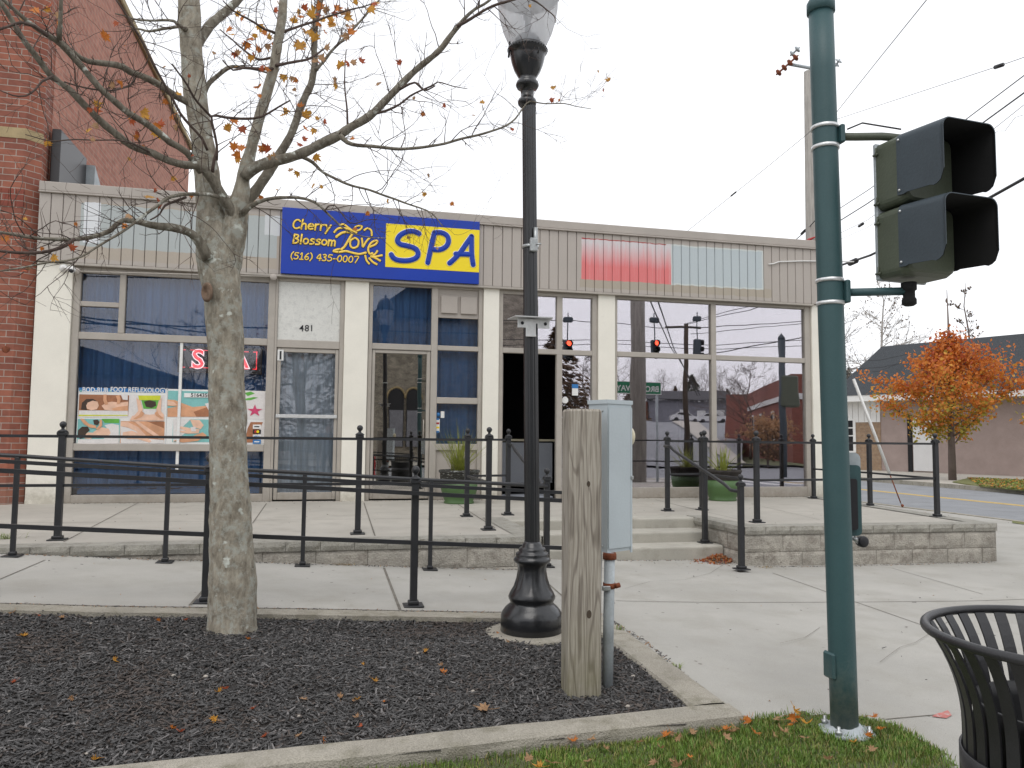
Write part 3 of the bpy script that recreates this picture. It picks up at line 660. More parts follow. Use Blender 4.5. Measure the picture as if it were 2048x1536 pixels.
# cladding boards
m = MB(); x = -3.95; m.box((-3.95, 11.655, 3.74), (8.36, 11.9, 4.69), 1)
while x < 8.35:
    x2 = min(x+.152, 8.36); m.bbox((x+.004, 11.625, 3.735), (x2-.004, 11.66, 4.69), .006); x = x2
m.build('cladding', [M['cladding'], M['groove']], B)
m = MB(); m.bbox((-3.95, 11.59, 4.69), (8.38, 12.2, 4.715), .004); m.bbox((-3.95, 11.60, 4.717), (8.38, 12.2, 4.845), .008); m.bbox((8.18, 11.66, 3.74), (8.37, 22, 4.845), .01)
m.build('parapet_cap', M['taupe'], B)
m = MB(); m.box((-3.95, 12.0, 4.3), (8.17, 22, 4.5)); m.build('roof', M['roofdark'], B)
m = MB(); m.box((8.15, 11.9, 0), (8.33, 22, 3.73)); m.box((-3.95, 21.8, 0), (8.15, 22, 4.3)); m.box((-3.99, 11.9, 0), (-3.951, 21.8, 4.3)); m.build('wall', M['taupe'], B)
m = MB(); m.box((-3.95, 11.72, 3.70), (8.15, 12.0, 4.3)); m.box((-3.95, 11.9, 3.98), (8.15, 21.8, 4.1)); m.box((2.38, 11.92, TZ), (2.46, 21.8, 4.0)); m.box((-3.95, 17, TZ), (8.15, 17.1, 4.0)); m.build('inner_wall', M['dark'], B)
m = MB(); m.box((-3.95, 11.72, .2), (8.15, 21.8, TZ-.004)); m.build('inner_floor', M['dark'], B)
m = MB(); m.bbox((-3.5, 11.615, 3.70), (8.1, 11.76, 3.733), .004)
m.build('soffit_trim', M['taupe_trim'], B)
FY0, FY1 = 11.705, 11.80
def frame(name, rects, par, mat='taupe_trim', y0=FY0, y1=FY1):
    m = MB()
    for k, (x0, x1, z0, z1) in enumerate(rects): m.bbox((x0, y0+(k % 5)*.0012, z0), (x1, y1-(k % 5)*.001, z1), .006)
    return m.build(name, M[mat], par)
def pane(par, x0, x1, z0, z1, mat='glass', y=GLASS):
    m = MB(); m.box((x0-.01, y-.003, z0-.01), (x1+.01, y+.003, z1+.01)); return m.build('pane', M[mat], par)
# window 1
w1 = frame('window', [(-3.494, -3.40, TZ, 3.70), (-.90, -.80, TZ, 3.70), (-3.40, -.90, 3.62, 3.70), (-3.40, -.90, 2.69, 2.79), (-3.40, -.90, 1.147, 1.245), (-3.40, -.90, TZ, .54), (-2.905, -2.825, 2.79, 3.62), (-3.40, -2.905, 3.15, 3.22)], B)
for r in ((-3.4, -2.905, 3.22, 3.62), (-3.4, -2.905, 2.79, 3.15), (-2.825, -.9, 2.79, 3.62), (-3.4, -.9, 1.245, 2.69), (-3.4, -.9, .54, 1.147)): pane(w1, *r)
m = MB(); m.bbox((-2.085, 11.725, 1.245), (-2.045, 11.75, 2.69), .004); m.bbox((-2.085, 11.725, .85), (-2.045, 11.75, 1.147), .004); m.build('white_strip', M['white'], w1)
# door 481
d1 = frame('door_frame', [(-.799, -.765, TZ, 3.70), (.13, .194, TZ, 3.70), (-.765, .13, 3.655, 3.70), (-.765, .13, 2.67, 2.785)], B)
m = MB(); m.bbox((-.765, 11.735, 2.785), (.13, 11.76, 3.655), .004); m.build('transom_board', M['whiteboard'], d1)
dl = frame('door', [(-.755, -.70, .45, 2.665), (.075, .125, .45, 2.665), (-.70, .075, 2.605, 2.665), (-.70, .075, .45, .556)], B, y0=11.725, y1=11.775)
pane(dl, -.70, .075, .556, 2.605)
m = MB(); m.bbox((-.75, 11.70, 1.64), (.12, 11.722, 1.69), .004); m.box((-.74, 11.72, 1.65), (-.72, 11.73, 1.68)); m.build('push_bar', M['strap'], dl)
# window / door 2
w2 = frame('window', [(.55, .61, TZ, 3.70), (2.235, 2.30, TZ, 3.70), (.61, 2.235, 3.67, 3.70), (.61, 1.50, 2.695, 2.785), (1.50, 1.60, TZ, 3.67), (1.60, 2.235, 2.71, 2.785), (1.60, 2.235, 1.892, 1.988), (1.60, 2.235, 1.18, 1.277), (1.60, 2.235, TZ, .50)], B)
pane(w2, .61, 1.50, 2.785, 3.67); pane(w2, 1.60, 2.235, 2.785, 3.22); pane(w2, 1.60, 2.235, 1.988, 2.71); pane(w2, 1.60, 2.235, 1.277, 1.892)
m = MB(); m.bbox((1.60, 11.74, 3.22), (2.235, 11.77, 3.67), .004); m.build('solid_panel', M['taupe'], w2); m = MB(); m.bbox((1.60, 11.745, .50), (2.235, 11.77, 1.18), .004); m.build('solid_panel', M['taupe'], w2)
for x in (1.645, 1.95):
    m = MB(); m.bbox((x, 11.705, 3.29), (x+.255, 11.74, 3.56), .004); m.build('square_board', M['taupe'], w2)
dl2 = frame('door', [(.615, .66, .45, 2.69), (1.44, 1.495, .45, 2.69), (.66, 1.44, 2.64, 2.69), (.66, 1.44, .45, .584)], B, y0=11.725, y1=11.775)
pane(dl2, .66, 1.44, .584, 2.64, 'glass_mid' if 'glass_mid' in M else 'glass')
m = MB(); m.tube([(1.40, 11.725, 1.35), (1.40, 11.69, 1.37), (1.40, 11.69, 1.62), (1.40, 11.725, 1.64)], .008, 8); m.build('handle', M['taupe_trim'], dl2)
# window / open door 3
w3 = frame('window', [(2.56, 2.625, TZ, 3.70), (4.10, 4.185, TZ, 3.70), (2.625, 4.10, 3.64, 3.70), (2.625, 4.10, 2.709, 2.79), (3.505, 3.60, TZ, 3.64), (3.60, 4.10, TZ, .535)], B)
pane(w3, 2.625, 3.505, 2.79, 3.64, 'glass_mirror'); pane(w3, 3.60, 4.10, 2.79, 3.64, 'glass_mirror'); pane(w3, 3.60, 4.10, .535, 2.709, 'glass_mirror')
m = MB(); m.bbox((2.60, 11.80, .47), (2.655, 12.66, 2.70), .005); m.build('open_door_leaf', M['taupe_trim'], B)
# window 4
w4 = frame('window', [(4.483, 4.53, TZ, 3.70), (7.97, 8.08, TZ, 3.70), (4.53, 7.97, 3.655, 3.70), (4.53, 6.20, 2.714, 2.797), (6.29, 7.97, 2.714, 2.797), (6.20, 6.29, .598, 3.655), (4.53, 7.97, TZ, .598)], B)
for x0, x1 in ((4.53, 6.20), (6.29, 7.97)): pane(w4, x0, x1, 2.797, 3.655, 'glass_mirror'); pane(w4, x0, x1, .598, 2.714, 'glass_mirror')
# white conduit on the cladding and thin cable above window 1
m = MB(); m.tube([F(1531, 531, -.1), F(1540, 530, -.1), F(1552, 526, -.1), F(1600, 524.5, -.1), F(1645, 525, -.1), F(1700, 526, -.1)], .011, 8); m.build('conduit', M['white'], B)
m = MB(); m.tube([F(165, 546, -.105), F(350, 551, -.105), F(545, 556, -.105)], .010, 6)
m.build('conduit', M['taupe_trim'], B)
for x, y in ((157, 546), (548, 557)):
    p = F(x, y, -.1); m = MB(); m.lathe([(.048, 0), (.05, .01), (.05, .03), (.044, .04)], (0, 0, 0), 20, M=Matrix.Translation(p+Vector((0, .02, 0))) @ Matrix.Rotation(PI/2, 4, 'X')); m.build('junction_box', M['taupe'], B)
    
# security camera
t = thing('security_camera', 'white dome security camera at the top of the leftmost pilaster', 'camera', F(130, 540, -.15))
p = F(130, 538, -.08); m = MB(); m.lathe([(.055, 0), (.055, .03), (.03, .045), (.02, .06)], (0, 0, 0), 18, M=Matrix.Translation(p+Vector((0, .05, 0))) @ Matrix.Rotation(PI/2, 4, 'X')); m.build('mount', M['white'], t)
p = F(152, 545, -.19); m = MB(); m.ball(p, .052, n=16); m.tube([p, F(133, 538, -.12)], .02, 8); s_ = m.build('camera_body', M['white'], t)
m = MB(); m.ball(p+Vector((.005, -.03, -.02)), .03); m.build('lens', M['ink'], s_)

# interiors
def wavy(name, label, x0, x1, z0, z1, y, mat, amp=.035, per=.16, group=None):
    m = MB(); n = int((x1-x0)/.018); zs = np.linspace(z0, z1, 12); vs = []
    ph = [rnd.uniform(-.6, .6) for _ in range(n+1)]
    for j, z in enumerate(zs):
        k = .75+.25*(z-z0)/(z1-z0)
        for i in range(n+1):
            x = x0+(x1-x0)*i/n; q = noise.noise(Vector((x*2.1, y*5, 0)))*2.5
            vs.append((x, y+amp*k*(math.sin(2*PI*x/per+q*2)+.5*math.sin(2*PI*x/(per*.43)+q))+.01*noise.noise(Vector((x*3, z*2, 1))), z))
    m.add(vs, [(j*(n+1)+i, j*(n+1)+i+1, (j+1)*(n+1)+i+1, (j+1)*(n+1)+i) for j in range(11) for i in range(n)], 0, True)
    return m.build(name, M[mat], label=label, cat='curtain', group=group)
G_ = 'curtains behind the left shop windows'
wavy('curtain', 'wide blue curtain in the big window left of the 481 door', -3.48, -.82, .62, 3.75, 11.98, 'curtain', group=G_)
wavy('curtain', 'pale blue lace curtain behind the glass of the 481 door', -.78, .18, .45, 2.7, 11.90, 'lace', .02, .12, group=G_)
wavy('curtain', 'dark blue curtain above the taupe glass door in the middle', .56, 1.54, 2.7, 3.75, 11.95, 'curtain', group=G_)
wavy('curtain', 'blue curtain in the narrow stacked panes right of the middle glass door', 1.58, 2.32, 1.1, 3.7, 11.95, 'curtain', .02, .2, group=G_)
m = MB(); vs = []; n = 70
for j in range(9):
    for i in range(n+1):
        x = -3.36+(2.4)*i/n; a = j/8*PI; r = .06+.05*(noise.noise(Vector((x*4, 2, 0)))+.3); vs.append((x, 11.89-r*math.cos(a)*.9, .545+max(0, r*math.sin(a)*(1+.5*noise.noise(Vector((x*14, j, 0)))))))
m.add(vs, [(j*(n+1)+i, j*(n+1)+i+1, (j+1)*(n+1)+i+1, (j+1)*(n+1)+i) for j in range(8) for i in range(n)], 0, True)
m.build('crumpled_cloth', M['curtain'], label='crumpled blue cloth lying along the bottom of the left window', cat='cloth')
t = thing('counter', 'grey counter with cream top seen through the open doorway', 'counter', (3.1, 12.9, TZ))
m = MB(); m.bbox((2.66, 12.75, .62), (3.75, 12.80, 1.30), .005); m.build('front_panel', M['grey'], t)
m = MB(); m.bbox((2.7, 12.85, 1.32), (3.9, 13.4, 1.36), .008); m.build('top', M['leather'], t)
m = MB(); m.bbox((2.7, 11.85, TZ), (3.5, 12.4, TZ+.03), .01); m.build('doormat', M['grey'], label='grey mat inside the open doorway', cat='mat')

# ------------------------------------------------------------------ signs and writing
def strokes(m, paths, r, tof, y, n=8):
    for p in paths:
        q = [tof(*a) for a in p]; rr = r if not hasattr(r, '__len__') else r
        k = len(q)
        # densify with Catmull-Rom for round strokes
        out = []
        for i in range(k-1):
            p0, p1, p2, p3 = q[max(i-1, 0)], q[i], q[i+1], q[min(i+2, k-1)]
            for s in range(4):
                u = s/4; out.append(.5*((2*p1)+(p2-p0)*u+(2*p0-5*p1+4*p2-p3)*u*u+(3*p1-p0-3*p2+p3)*u**3) if k > 2 else p1.lerp(p2, u))
        out.append(q[-1]); out = [Vector((a.x, y, a.z)) for a in out]
        m.tube(out, r, n, squash=(y, .12))
        for e in (out[0], out[-1]): m.ball(e, r, sc=(1, .12, 1))
GL = {  # hand-lettered glyphs: strokes in units of cap height, and advance
 'C': ([[(.55,.85),(.4,.97),(.2,.9),(.07,.6),(.08,.25),(.22,.03),(.42,.03),(.58,.15)]], .68),
 'h': ([[(.08,1.02),(.06,.02)],[(.07,.4),(.2,.6),(.36,.55),(.4,.3),(.42,.02)]], .54),
 'e': ([[(.08,.33),(.44,.38),(.42,.55),(.25,.64),(.08,.5),(.06,.22),(.2,.03),(.42,.1)]], .54),
 'r': ([[(.08,.62),(.09,.02)],[(.09,.4),(.2,.6),(.36,.62)]], .44),
 'y': ([[(.05,.62),(.22,.12)],[(.44,.62),(.1,-.3)]], .54),
 'B': ([[(.1,.98),(.08,.02)],[(.1,.97),(.35,.95),(.42,.78),(.3,.58),(.12,.54)],[(.12,.54),(.42,.46),(.46,.22),(.32,.05),(.08,.02)]], .58),
 'l': ([[(.1,1.02),(.1,.02)]], .24),
 'o': ([[(.26,.62),(.1,.5),(.08,.2),(.25,.03),(.42,.15),(.44,.45),(.26,.62)]], .54),
 's': ([[(.38,.58),(.2,.62),(.1,.48),(.22,.36),(.38,.25),(.32,.06),(.08,.05)]], .48),
 'm': ([[(.07,.62),(.07,.02)],[(.07,.42),(.2,.6),(.32,.5),(.33,.02)],[(.33,.42),(.46,.6),(.58,.5),(.6,.02)]], .74),
 '(': ([[(.28,1.08),(.12,.75),(.1,.3),(.26,-.1)]], .36), ')': ([[(.06,1.08),(.22,.75),(.24,.3),(.08,-.1)]], .36),
 '5': ([[(.46,.97),(.16,.95),(.12,.58),(.32,.6),(.46,.42),(.42,.14),(.22,.02),(.06,.1)]], .58), '1': ([[(.12,.8),(.26,.98),(.26,.02)],[(.1,.02),(.42,.02)]], .52),
 '6': ([[(.4,.98),(.16,.65),(.08,.3),(.2,.04),(.4,.08),(.46,.3),(.32,.5),(.12,.36)]], .58), '4': ([[(.38,.02),(.38,.98),(.06,.36),(.52,.36)]], .6),
 '3': ([[(.1,.92),(.32,.97),(.4,.75),(.2,.56),(.4,.42),(.42,.15),(.24,.02),(.06,.08)]], .56), '-': ([[(.08,.42),(.36,.42)]], .46),
 '0': ([[(.28,.98),(.1,.75),(.08,.25),(.28,.02),(.47,.25),(.46,.75),(.28,.98)]], .6), '7': ([[(.06,.95),(.48,.95),(.22,.02)]], .56), ' ': ([], .35)}
def letter(m, txt, x0, z0, x1, h, r, y, slant=.0):
    adv = sum(GL[c][1] for c in txt); k = (x1-x0)/adv; x = 0
    for c in txt:
        st, a = GL[c]
        strokes(m, [[(px+x+py*slant*h/k, py) for px, py in s] for s in st], r, lambda u, v: Vector((x0+u*k, y, z0+v*h)), y, 6)
        x += a
# main sign
TXT = []
S = thing('shop_sign', 'glossy blue sign with gold lettering and a yellow SPA panel above the shop', 'sign', (.73, 11.6, 3.73))
m = MB(); m.bbox((-.736, 11.575, 3.742), (2.206, 11.615, 4.722), .003); m.build('sign_board', M['signblue'], S)
m = MB(); m.box((.77, 11.571, 3.925), (2.204, 11.576, 4.59)); yp = m.build('yellow_panel', M['signyellow'], S)
fz = lambda x, y: F(560+x*.20508, 400+y*.20508)
m = MB()
SPA = [[(1345,350),(1300,330),(1235,330),(1165,365),(1138,415),(1165,452),(1240,470),(1310,495),(1337,540),(1315,585),(1240,610),(1150,607),(1100,585),(1078,552)],
  [(1495,342),(1480,400),(1462,480),(1445,560),(1430,630)], [(1495,342),(1560,340),(1615,370),(1630,425),(1605,475),(1545,505),(1468,500)],
  [(1852,378),(1800,450),(1745,530),(1690,590),(1640,635)], [(1852,378),(1852,450),(1855,560),(1868,650)], [(1700,545),(1780,548),(1855,550)]]
strokes(m, SPA, .046, fz, 11.566); m.build('white_outline', M['white'], S)
m = MB(); strokes(m, SPA, .038, fz, 11.562); m.build('lettering', M['signblue'], S)
def both(fn, r, wide):     # dark outline under gold letters
    m = MB(); fn(m, r+.007, 11.571); m.build('letter_outline', M['ink'], S)
    m = MB(); fn(m, r, 11.567); m.build('lettering', M['gold'], S)
def words(m, r, y):
    for txt, (xa, ya), (xb, yb), h in (('Cherry', (122, 300), (500, 325), .135), ('Blossom', (122, 445), (548, 470), .135), ('(516) 435-0007', (100, 600), (762, 628), .098)):
        a, b = fz(xa, ya), fz(xb, yb); letter(m, txt, a.x, (a.z+b.z)/2, b.x, h, r if h > .1 else r*.70, y, .12)
both(words, .0140, 0)
LOVE = [([(530,335),(570,300),(640,300),(700,320),(740,340)], .013), ([(550,380),(600,345),(660,335),(700,350),(680,390),(650,440),(625,480),(600,500)], .016), ([(600,500),(555,505),(520,520),(570,530),(640,520),(700,535),(770,548),(830,535)], .015),
  ([(580,265),(620,262),(660,290),(700,320)], .012), ([(712,328),(730,290),(765,275),(795,280),(780,310),(740,325)], .011), ([(820,315),(850,300),(885,320),(890,365)], .012),
  ([(720,395),(685,420),(685,470),(715,490),(755,470),(762,420),(735,395),(720,395)], .013), ([(795,400),(800,440),(805,480),(835,430),(865,395)], .013),
  ([(880,475),(925,455),(945,425),(920,420),(880,445),(855,500),(870,545),(895,540)], .014), ([(828,565),(840,610),(862,638)], .013), ([(868,590),(900,625),(935,645)], .014), ([(885,570),(930,590),(968,610)], .014), ([(900,575),(945,570),(985,560)], .014), ([(905,560),(930,540),(942,520)], .013)]
def orn(m, r, y):
    for p, q in LOVE: strokes(m, [p], q+(r-.011), fz, y, 6)
both(orn, .0145, 0)
for i in range(18):
    pass
# font text helper for printed writing
def text(name, s, size, pos, mat, par=None, bold=0, shear=0, rotz=0, ext=.0015, align='CENTER', rx=PI/2, sx=1, **kw):
    c = bpy.data.curves.new(name, 'FONT'); c.body = s; c.size = size; c.extrude = ext; c.offset = bold; c.shear = shear; c.align_x = align; c.resolution_u = 3
    tmp = bpy.data.objects.new('tmp', c); SC.collection.objects.link(tmp)
    dg = bpy.context.evaluated_depsgraph_get(); dg.update(); me = bpy.data.meshes.new_from_object(tmp.evaluated_get(dg))
    bpy.data.objects.remove(tmp); me.materials.clear(); me.materials.append(M[mat] if isinstance(mat, str) else mat)
    me.transform(Matrix.Translation(Vector(pos)) @ Matrix.Rotation(rotz, 4, 'Z') @ Matrix.Rotation(rx, 4, 'X') @ Matrix.Diagonal((sx, 1, 1, 1)))
    return link(name, me, par, **kw)
for ch, px in zip('481', (603, 613.5, 623)): p = F(px, 662, 0); text('house_number', ch, .135, (p.x, 11.732, p.z), 'ink', d1, .001)
m = MB(); q = F(561, 710); m.box((q.x-.042, 11.716, q.z-.08), (q.x+.042, 11.721, q.z+.08)); st = m.build('number_plate', M['white'], dl); text('numeral', '1', .17, (q.x, 11.7135, q.z-.06), 'ink', st, .004)
# LED sign behind the glass
a, b = F(354, 690), F(522, 748); t = thing('led_sign', 'dark LED window sign with dashed red border and a glowing S', 'sign', (a.x, 11.82, b.z))
m = MB(); m.bbox((a.x, 11.80, b.z), (b.x, 11.86, a.z), .004); m.build('case', M['led_panel'], t)
m = MB(); x0, x1, z0, z1 = a.x+.045, b.x-.07, b.z+.07, a.z-.05; y = 11.797
def dash(xa, xb, za, zb): m.box((xa, y-.002, za), (xb, y, zb))
n = 6; stp = (x1-x0)/n
for i in range(1, n): dash(x0+stp*i-.055, x0+stp*i+.055, z0, z0+.010); dash(x0+stp*i-.055, x0+stp*i+.055, z1-.010, z1)
for x in (x0, x1-.012): 
    dash(x, x+.012, z0, z0+.06); dash(x, x+.012, z1-.06, z1); dash(x, x+.012, (z0+z1)/2-.06, (z0+z1)/2+.06)
    s = 1 if x == x0 else -1; xx = x if s > 0 else x-.045; dash(xx, xx+.057, z0, z0+.010); dash(xx, xx+.057, z1-.010, z1)
m.build('border_lights', M['red_led'], t)
for i, ch in enumerate('SPA'):
    px = (394, 447, 478)[i]; q = F(px, 716)
    text('letter_glow', ch, .37, (q.x, 11.797, q.z-.13), 'white_led', t, .017); text('letter_light', ch, .37, (q.x, 11.7935, q.z-.13), 'red_led', t, .004)
# posters in the big window
def poly(m, pts, tof, y, th=.002, mi=0): m.prism([Vector((p.x, y, p.z)) for p in (tof(*a) for a in pts)], (0, th, 0), mi)
fp = lambda x, y: F(140+x*.20508, 680+y*.20508)
def blob(m, pts, y, r, n=6): strokes(m, [pts], r, fp, y, n)
def poster(label, quads, loc):
    return thing('window_poster', label, 'poster', loc, 'massage posters in the left window')
def panel(par, name, x0, y0, x1, y1, mat, y=11.7455, th=.003):
    a, b = fp(x0, (y0)), fp(x1, y1); m = MB(); m.box((a.x, y, b.z), (b.x, y+th, a.z)); return m.build(name, M[mat], par)
P1 = poster('poster of massage pictures under a blue BOD-RUB header', None, (-3.3, 11.79, 1.25))
a, b = fp(75, 462), fp(925, 1025); m = MB(); m.box((a.x, 11.748, 1.246), (b.x, 11.752, a.z)); m.build('sheet', M['white'], P1)
h = panel(P1, 'header', 80, 462, 925, 515, 'cyan')
for tx, xa, xb in (('BOD-RUB', 122, 352), ('FOOT REFLEXOLOGY', 412, 918)):
    a, b = fp(xa, 512), fp(xb, 513); text('header_text', tx, .095, ((a.x+b.x)/2, 11.7435, (a.z+b.z)/2+.008), 'white', P1, .0014, sx=.80)
for xa in (97, 388): q = fp(xa, 495); m = MB(); m.ball((q.x, 11.744, q.z), .016, sc=(1, .1, 1)); m.build('header_dot', M['teal'], P1)
k = panel(P1, 'picture', 82, 528, 560, 750, 'wood_print')
def shapes(par, items):
    for i, (mat, kind, dat) in enumerate(items):
        m = MB(); y = 11.7430-.0012*i
        if kind == 'b': blob(m, dat[0], y, dat[1])
        else: poly(m, dat, fp, y)
        m.build('printed_shape', M[mat], par)
shapes(k, [('towel', 'p', [(80,685),(558,688),(558,750),(74,752)]), ('lime', 'p', [(80,728),(555,730),(555,738),(76,742)]), ('skin2', 'p', [(560,600),(480,610),(400,600),(350,610),(300,640),(330,680),(420,690),(558,690)]), ('skin', 'p', [(558,640),(470,650),(400,668),(420,686),(558,686)]), ('hair', 'p', [(100,675),(110,610),(150,575),(215,572),(250,590),(180,610),(150,650),(160,682)]), ('skin2', 'p', [(165,610),(215,590),(262,600),(275,640),(255,675),(200,685),(160,670),(150,640)]), ('skin', 'p', [(320,530),(352,530),(350,580),(368,625),(335,632),(318,590)]), ('skin', 'p', [(440,545),(475,535),(490,575),(482,620),(450,622),(455,580)]), ('towel', 'p', [(490,530),(558,530),(558,585),(510,580)])])
k = panel(P1, 'picture', 575, 528, 912, 785, 'towel')
shapes(k, [('leafgreen', 'p', [(690,585),(860,585),(840,670),(710,670)]), ('hair', 'p', [(715,600),(770,585),(830,600),(835,640),(790,662),(735,650)]), ('lime', 'p', [(660,540),(880,540),(872,585),(667,585)]), ('skin2', 'p', [(575,785),(600,740),(690,720),(770,728),(850,720),(912,745),(912,785)]), ('skin2', 'p', [(640,560),(680,590),(705,680),(690,720),(620,770),(590,775),(660,690)]), ('skin2', 'p', [(890,560),(860,600),(835,680),(850,720),(912,760),(912,730),(880,690)]), ('skin', 'p', [(690,690),(720,712),(700,745),(640,770),(610,768),(668,730)]), ('skin', 'p', [(845,690),(820,712),(835,740),(880,765),(905,762),(862,725)])])
k = panel(P1, 'picture', 68, 768, 472, 1010, 'teal')
shapes(k, [('leafgreen', 'p', [(300,768),(472,768),(472,810),(330,808)]), ('towel', 'p', [(330,830),(400,815),(470,830),(470,1010),(280,1010),(380,900)]), ('skin2', 'p', [(230,890),(300,850),(370,865),(390,905),(360,950),(250,955),(200,925)]), ('skin2', 'p', [(130,930),(170,900),(225,905),(240,940),(190,965),(135,960)]), ('hair', 'p', [(68,930),(70,880),(110,845),(165,845),(185,880),(150,910),(135,950),(90,965)]), ('hair', 'p', [(220,780),(262,775),(280,800),(262,830),(228,822)]), ('skin', 'p', [(90,768),(125,768),(175,815),(245,835),(250,860),(190,855),(130,820)]), ('skin', 'p', [(285,775),(305,778),(308,835),(270,875),(245,868),(280,830)]), ('towel', 'p', [(68,968),(470,962),(470,1010),(64,1012)])])
k = panel(P1, 'picture', 488, 790, 910, 1010, 'skin')
shapes(k, [('wood_print', 'p', [(700,792),(910,792),(910,860),(800,830)]), ('skin', 'p', [(620,792),(740,792),(910,860),(910,930),(800,900),(700,850)]), ('towel', 'p', [(488,840),(560,855),(640,890),(700,960),(910,975),(910,1010),(488,1010)]), ('skin2', 'p', [(488,795),(560,800),(660,850),(730,925),(735,955),(700,950),(640,890),(560,850),(488,838)]), ('skin2', 'p', [(620,792),(660,792),(760,860),(905,960),(905,972),(860,965),(740,890)]), ('skin2', 'p', [(510,900),(600,885),(700,925),(790,985),(770,1000),(650,965),(560,965),(505,945)])])
P2 = poster('wide poster of hands and a pink flower behind the tree trunk', None, (-2.1, 11.79, 1.25))
a, b = fp(950, 475), fp(1905, 1025); m = MB(); m.box((a.x, 11.748, 1.247), (b.x, 11.752, a.z)); m.build('sheet', M['white'], P2)
k = panel(P2, 'picture', 952, 492, 1480, 748, 'teal')
shapes(k, [('skin', 'p', [(945,665),(1060,645),(1200,652),(1330,640),(1358,700),(1350,748),(945,748)]), ('wood_print', 'p', [(1200,700),(1340,650),(1358,700),(1350,748),(1230,748)]), ('skin', 'p', [(945,580),(1020,585),(1090,615),(1185,650),(1175,658),(1080,650),(945,640)]), ('skin2', 'p', [(945,590),(1005,600),(1040,632),(1000,640),(945,632)]), ('towel', 'p', [(1310,620),(1400,600),(1480,610),(1480,748),(1358,748),(1352,690)]), ('white', 'p', [(1110,516),(1480,522),(1480,562),(1108,558)])])
text('phone_number', '5164350007', .075, (fp(1310, 550).x, 11.736, fp(1310, 555).z), 'ink', k, .001)
k = panel(P2, 'picture', 1000, 770, 1700, 1000, 'teal')
shapes(k, [('towel', 'p', [(1000,770),(1175,770),(1090,850),(1130,900),(1050,960),(1000,1000)]), ('skin2', 'p', [(1165,775),(1260,780),(1300,830),(1270,870),(1200,850)]), ('skin2', 'p', [(1040,840),(1110,846),(1180,862),(1260,870),(1250,910),(1150,912),(1060,885),(1130,885),(1045,855)]), ('skin2', 'p', [(1020,878),(1100,892),(1160,915),(1090,905)]), ('skin', 'p', [(1000,985),(1100,955),(1200,935),(1290,900),(1330,930),(1240,985),(1100,1000)]), ('towel', 'p', [(1170,850),(1220,845),(1225,890),(1180,892)])])
k = panel(P2, 'picture', 1705, 495, 1895, 775, 'towel')
fl = [(1800+math.cos(q)*(78 if i % 2 == 0 else 30)+0, 690+math.sin(q)*(62 if i % 2 == 0 else 24)) for i, q in enumerate([i*PI/5-.3 for i in range(10)])]
shapes(k, [('leafgreen', 'p', [(1700,515),(1760,500),(1800,520),(1730,545)]), ('leafgreen', 'p', [(1710,570),(1790,555),(1830,560),(1760,585),(1700,585)]), ('pink', 'p', fl)])
k = panel(P2, 'picture', 1705, 795, 1895, 1010, 'towel')
shapes(k, [('wood_print', 'p', [(1760,800),(1880,800),(1840,880),(1820,1000),(1700,1000),(1730,860)])])
for i, (mt, mt2) in enumerate((('white', 'ink'), ('ink', 'hydrant'), ('white', 'cyan'), ('cyan', 'white'))):
    z = fp(1820, 845+i*49); c_ = MB(); c_.box((z.x-.055, 11.738, z.z-.03), (z.x+.055, 11.741, z.z+.03)); s_ = c_.build('card_mark', M[mt], k)
    if i == 1:
        c_ = MB(); c_.ball((z.x-.018, 11.737, z.z), .02, sc=(1, .1, 1)); c_.build('red_disc', M['hydrant'], s_)
        c_ = MB(); c_.ball((z.x+.014, 11.736, z.z), .02, sc=(1, .1, 1)); c_.build('orange_disc', M['signyellow'], s_)
    elif i == 2: text('card_text', 'VISA', .045, (z.x, 11.737, z.z-.015), 'cyan', s_, .001)
    else:
        c_ = MB(); c_.box((z.x-.035, 11.7365, z.z-.008), (z.x+.035, 11.7385, z.z+.008)); c_.build('card_text', M[mt2], s_)
# small stickers
def sticker(label, px, py, w_, h_, mat, y=11.752):
    p = F(px, py); m = MB(); m.box((p.x-w_/2, y, p.z-h_/2), (p.x+w_/2, y+.002, p.z+h_/2)); return m.build('sticker', M[mat], label=label, cat='sticker')
sticker('small white sticker left of the pot plant, on the narrow pane', 886, 829, .055, .10, 'white')
s_ = sticker('strip of card logo stickers above the potted spiky plant', 876, 851, .065, .20, 'white')
for i, c_ in enumerate(('cyan', 'hydrant', 'signyellow', 'cyan')):
    p = F(876, 838+i*8.5); m = MB(); m.box((p.x-.025, 11.750, p.z-.014), (p.x+.025, 11.7535, p.z+.014)); m.build('card_logo', M[c_], s_)
p = F(877, 829); m = MB(); m.lathe([(.001, 0), (.032, 0), (.032, .002), (.001, .002)], (0, 0, 0), 20, M=Matrix.Translation((p.x, 11.754, p.z)) @ Matrix.Rotation(PI/2, 4, 'X')); m.build('sticker', M['cyan'], label='round blue sticker beside the small white one on the narrow pane', cat='sticker')
p = F(1132, 800); m = MB(); m.prism([(p.x+.055*math.cos(a), 11.750, p.z+.055*math.sin(a)) for a in [PI/8+i*PI/4 for i in range(8)]], (0, .003, 0)); m.build('sticker', M['white'], label='white octagonal sticker on the pane right of the open doorway', cat='sticker')
s_ = sticker('blue and white notice taped on the pane right of the open doorway', 1152, 780, .10, .17, 'white'); p = F(1152, 775)
m = MB(); m.box((p.x-.052, 11.7495, p.z-.01), (p.x+.052, 11.7512, p.z+.055)); m.build('blue_band', M['cyan'], s_)
text('notice_text', 'OPEN', .03, (p.x, 11.748, p.z+.008), 'white', s_) if False else None
q = F(600, 779); text('door_writing', 'OPEN 7 DAY', .05, (q.x, 11.752, q.z-.02), 'white', dl) if False else None

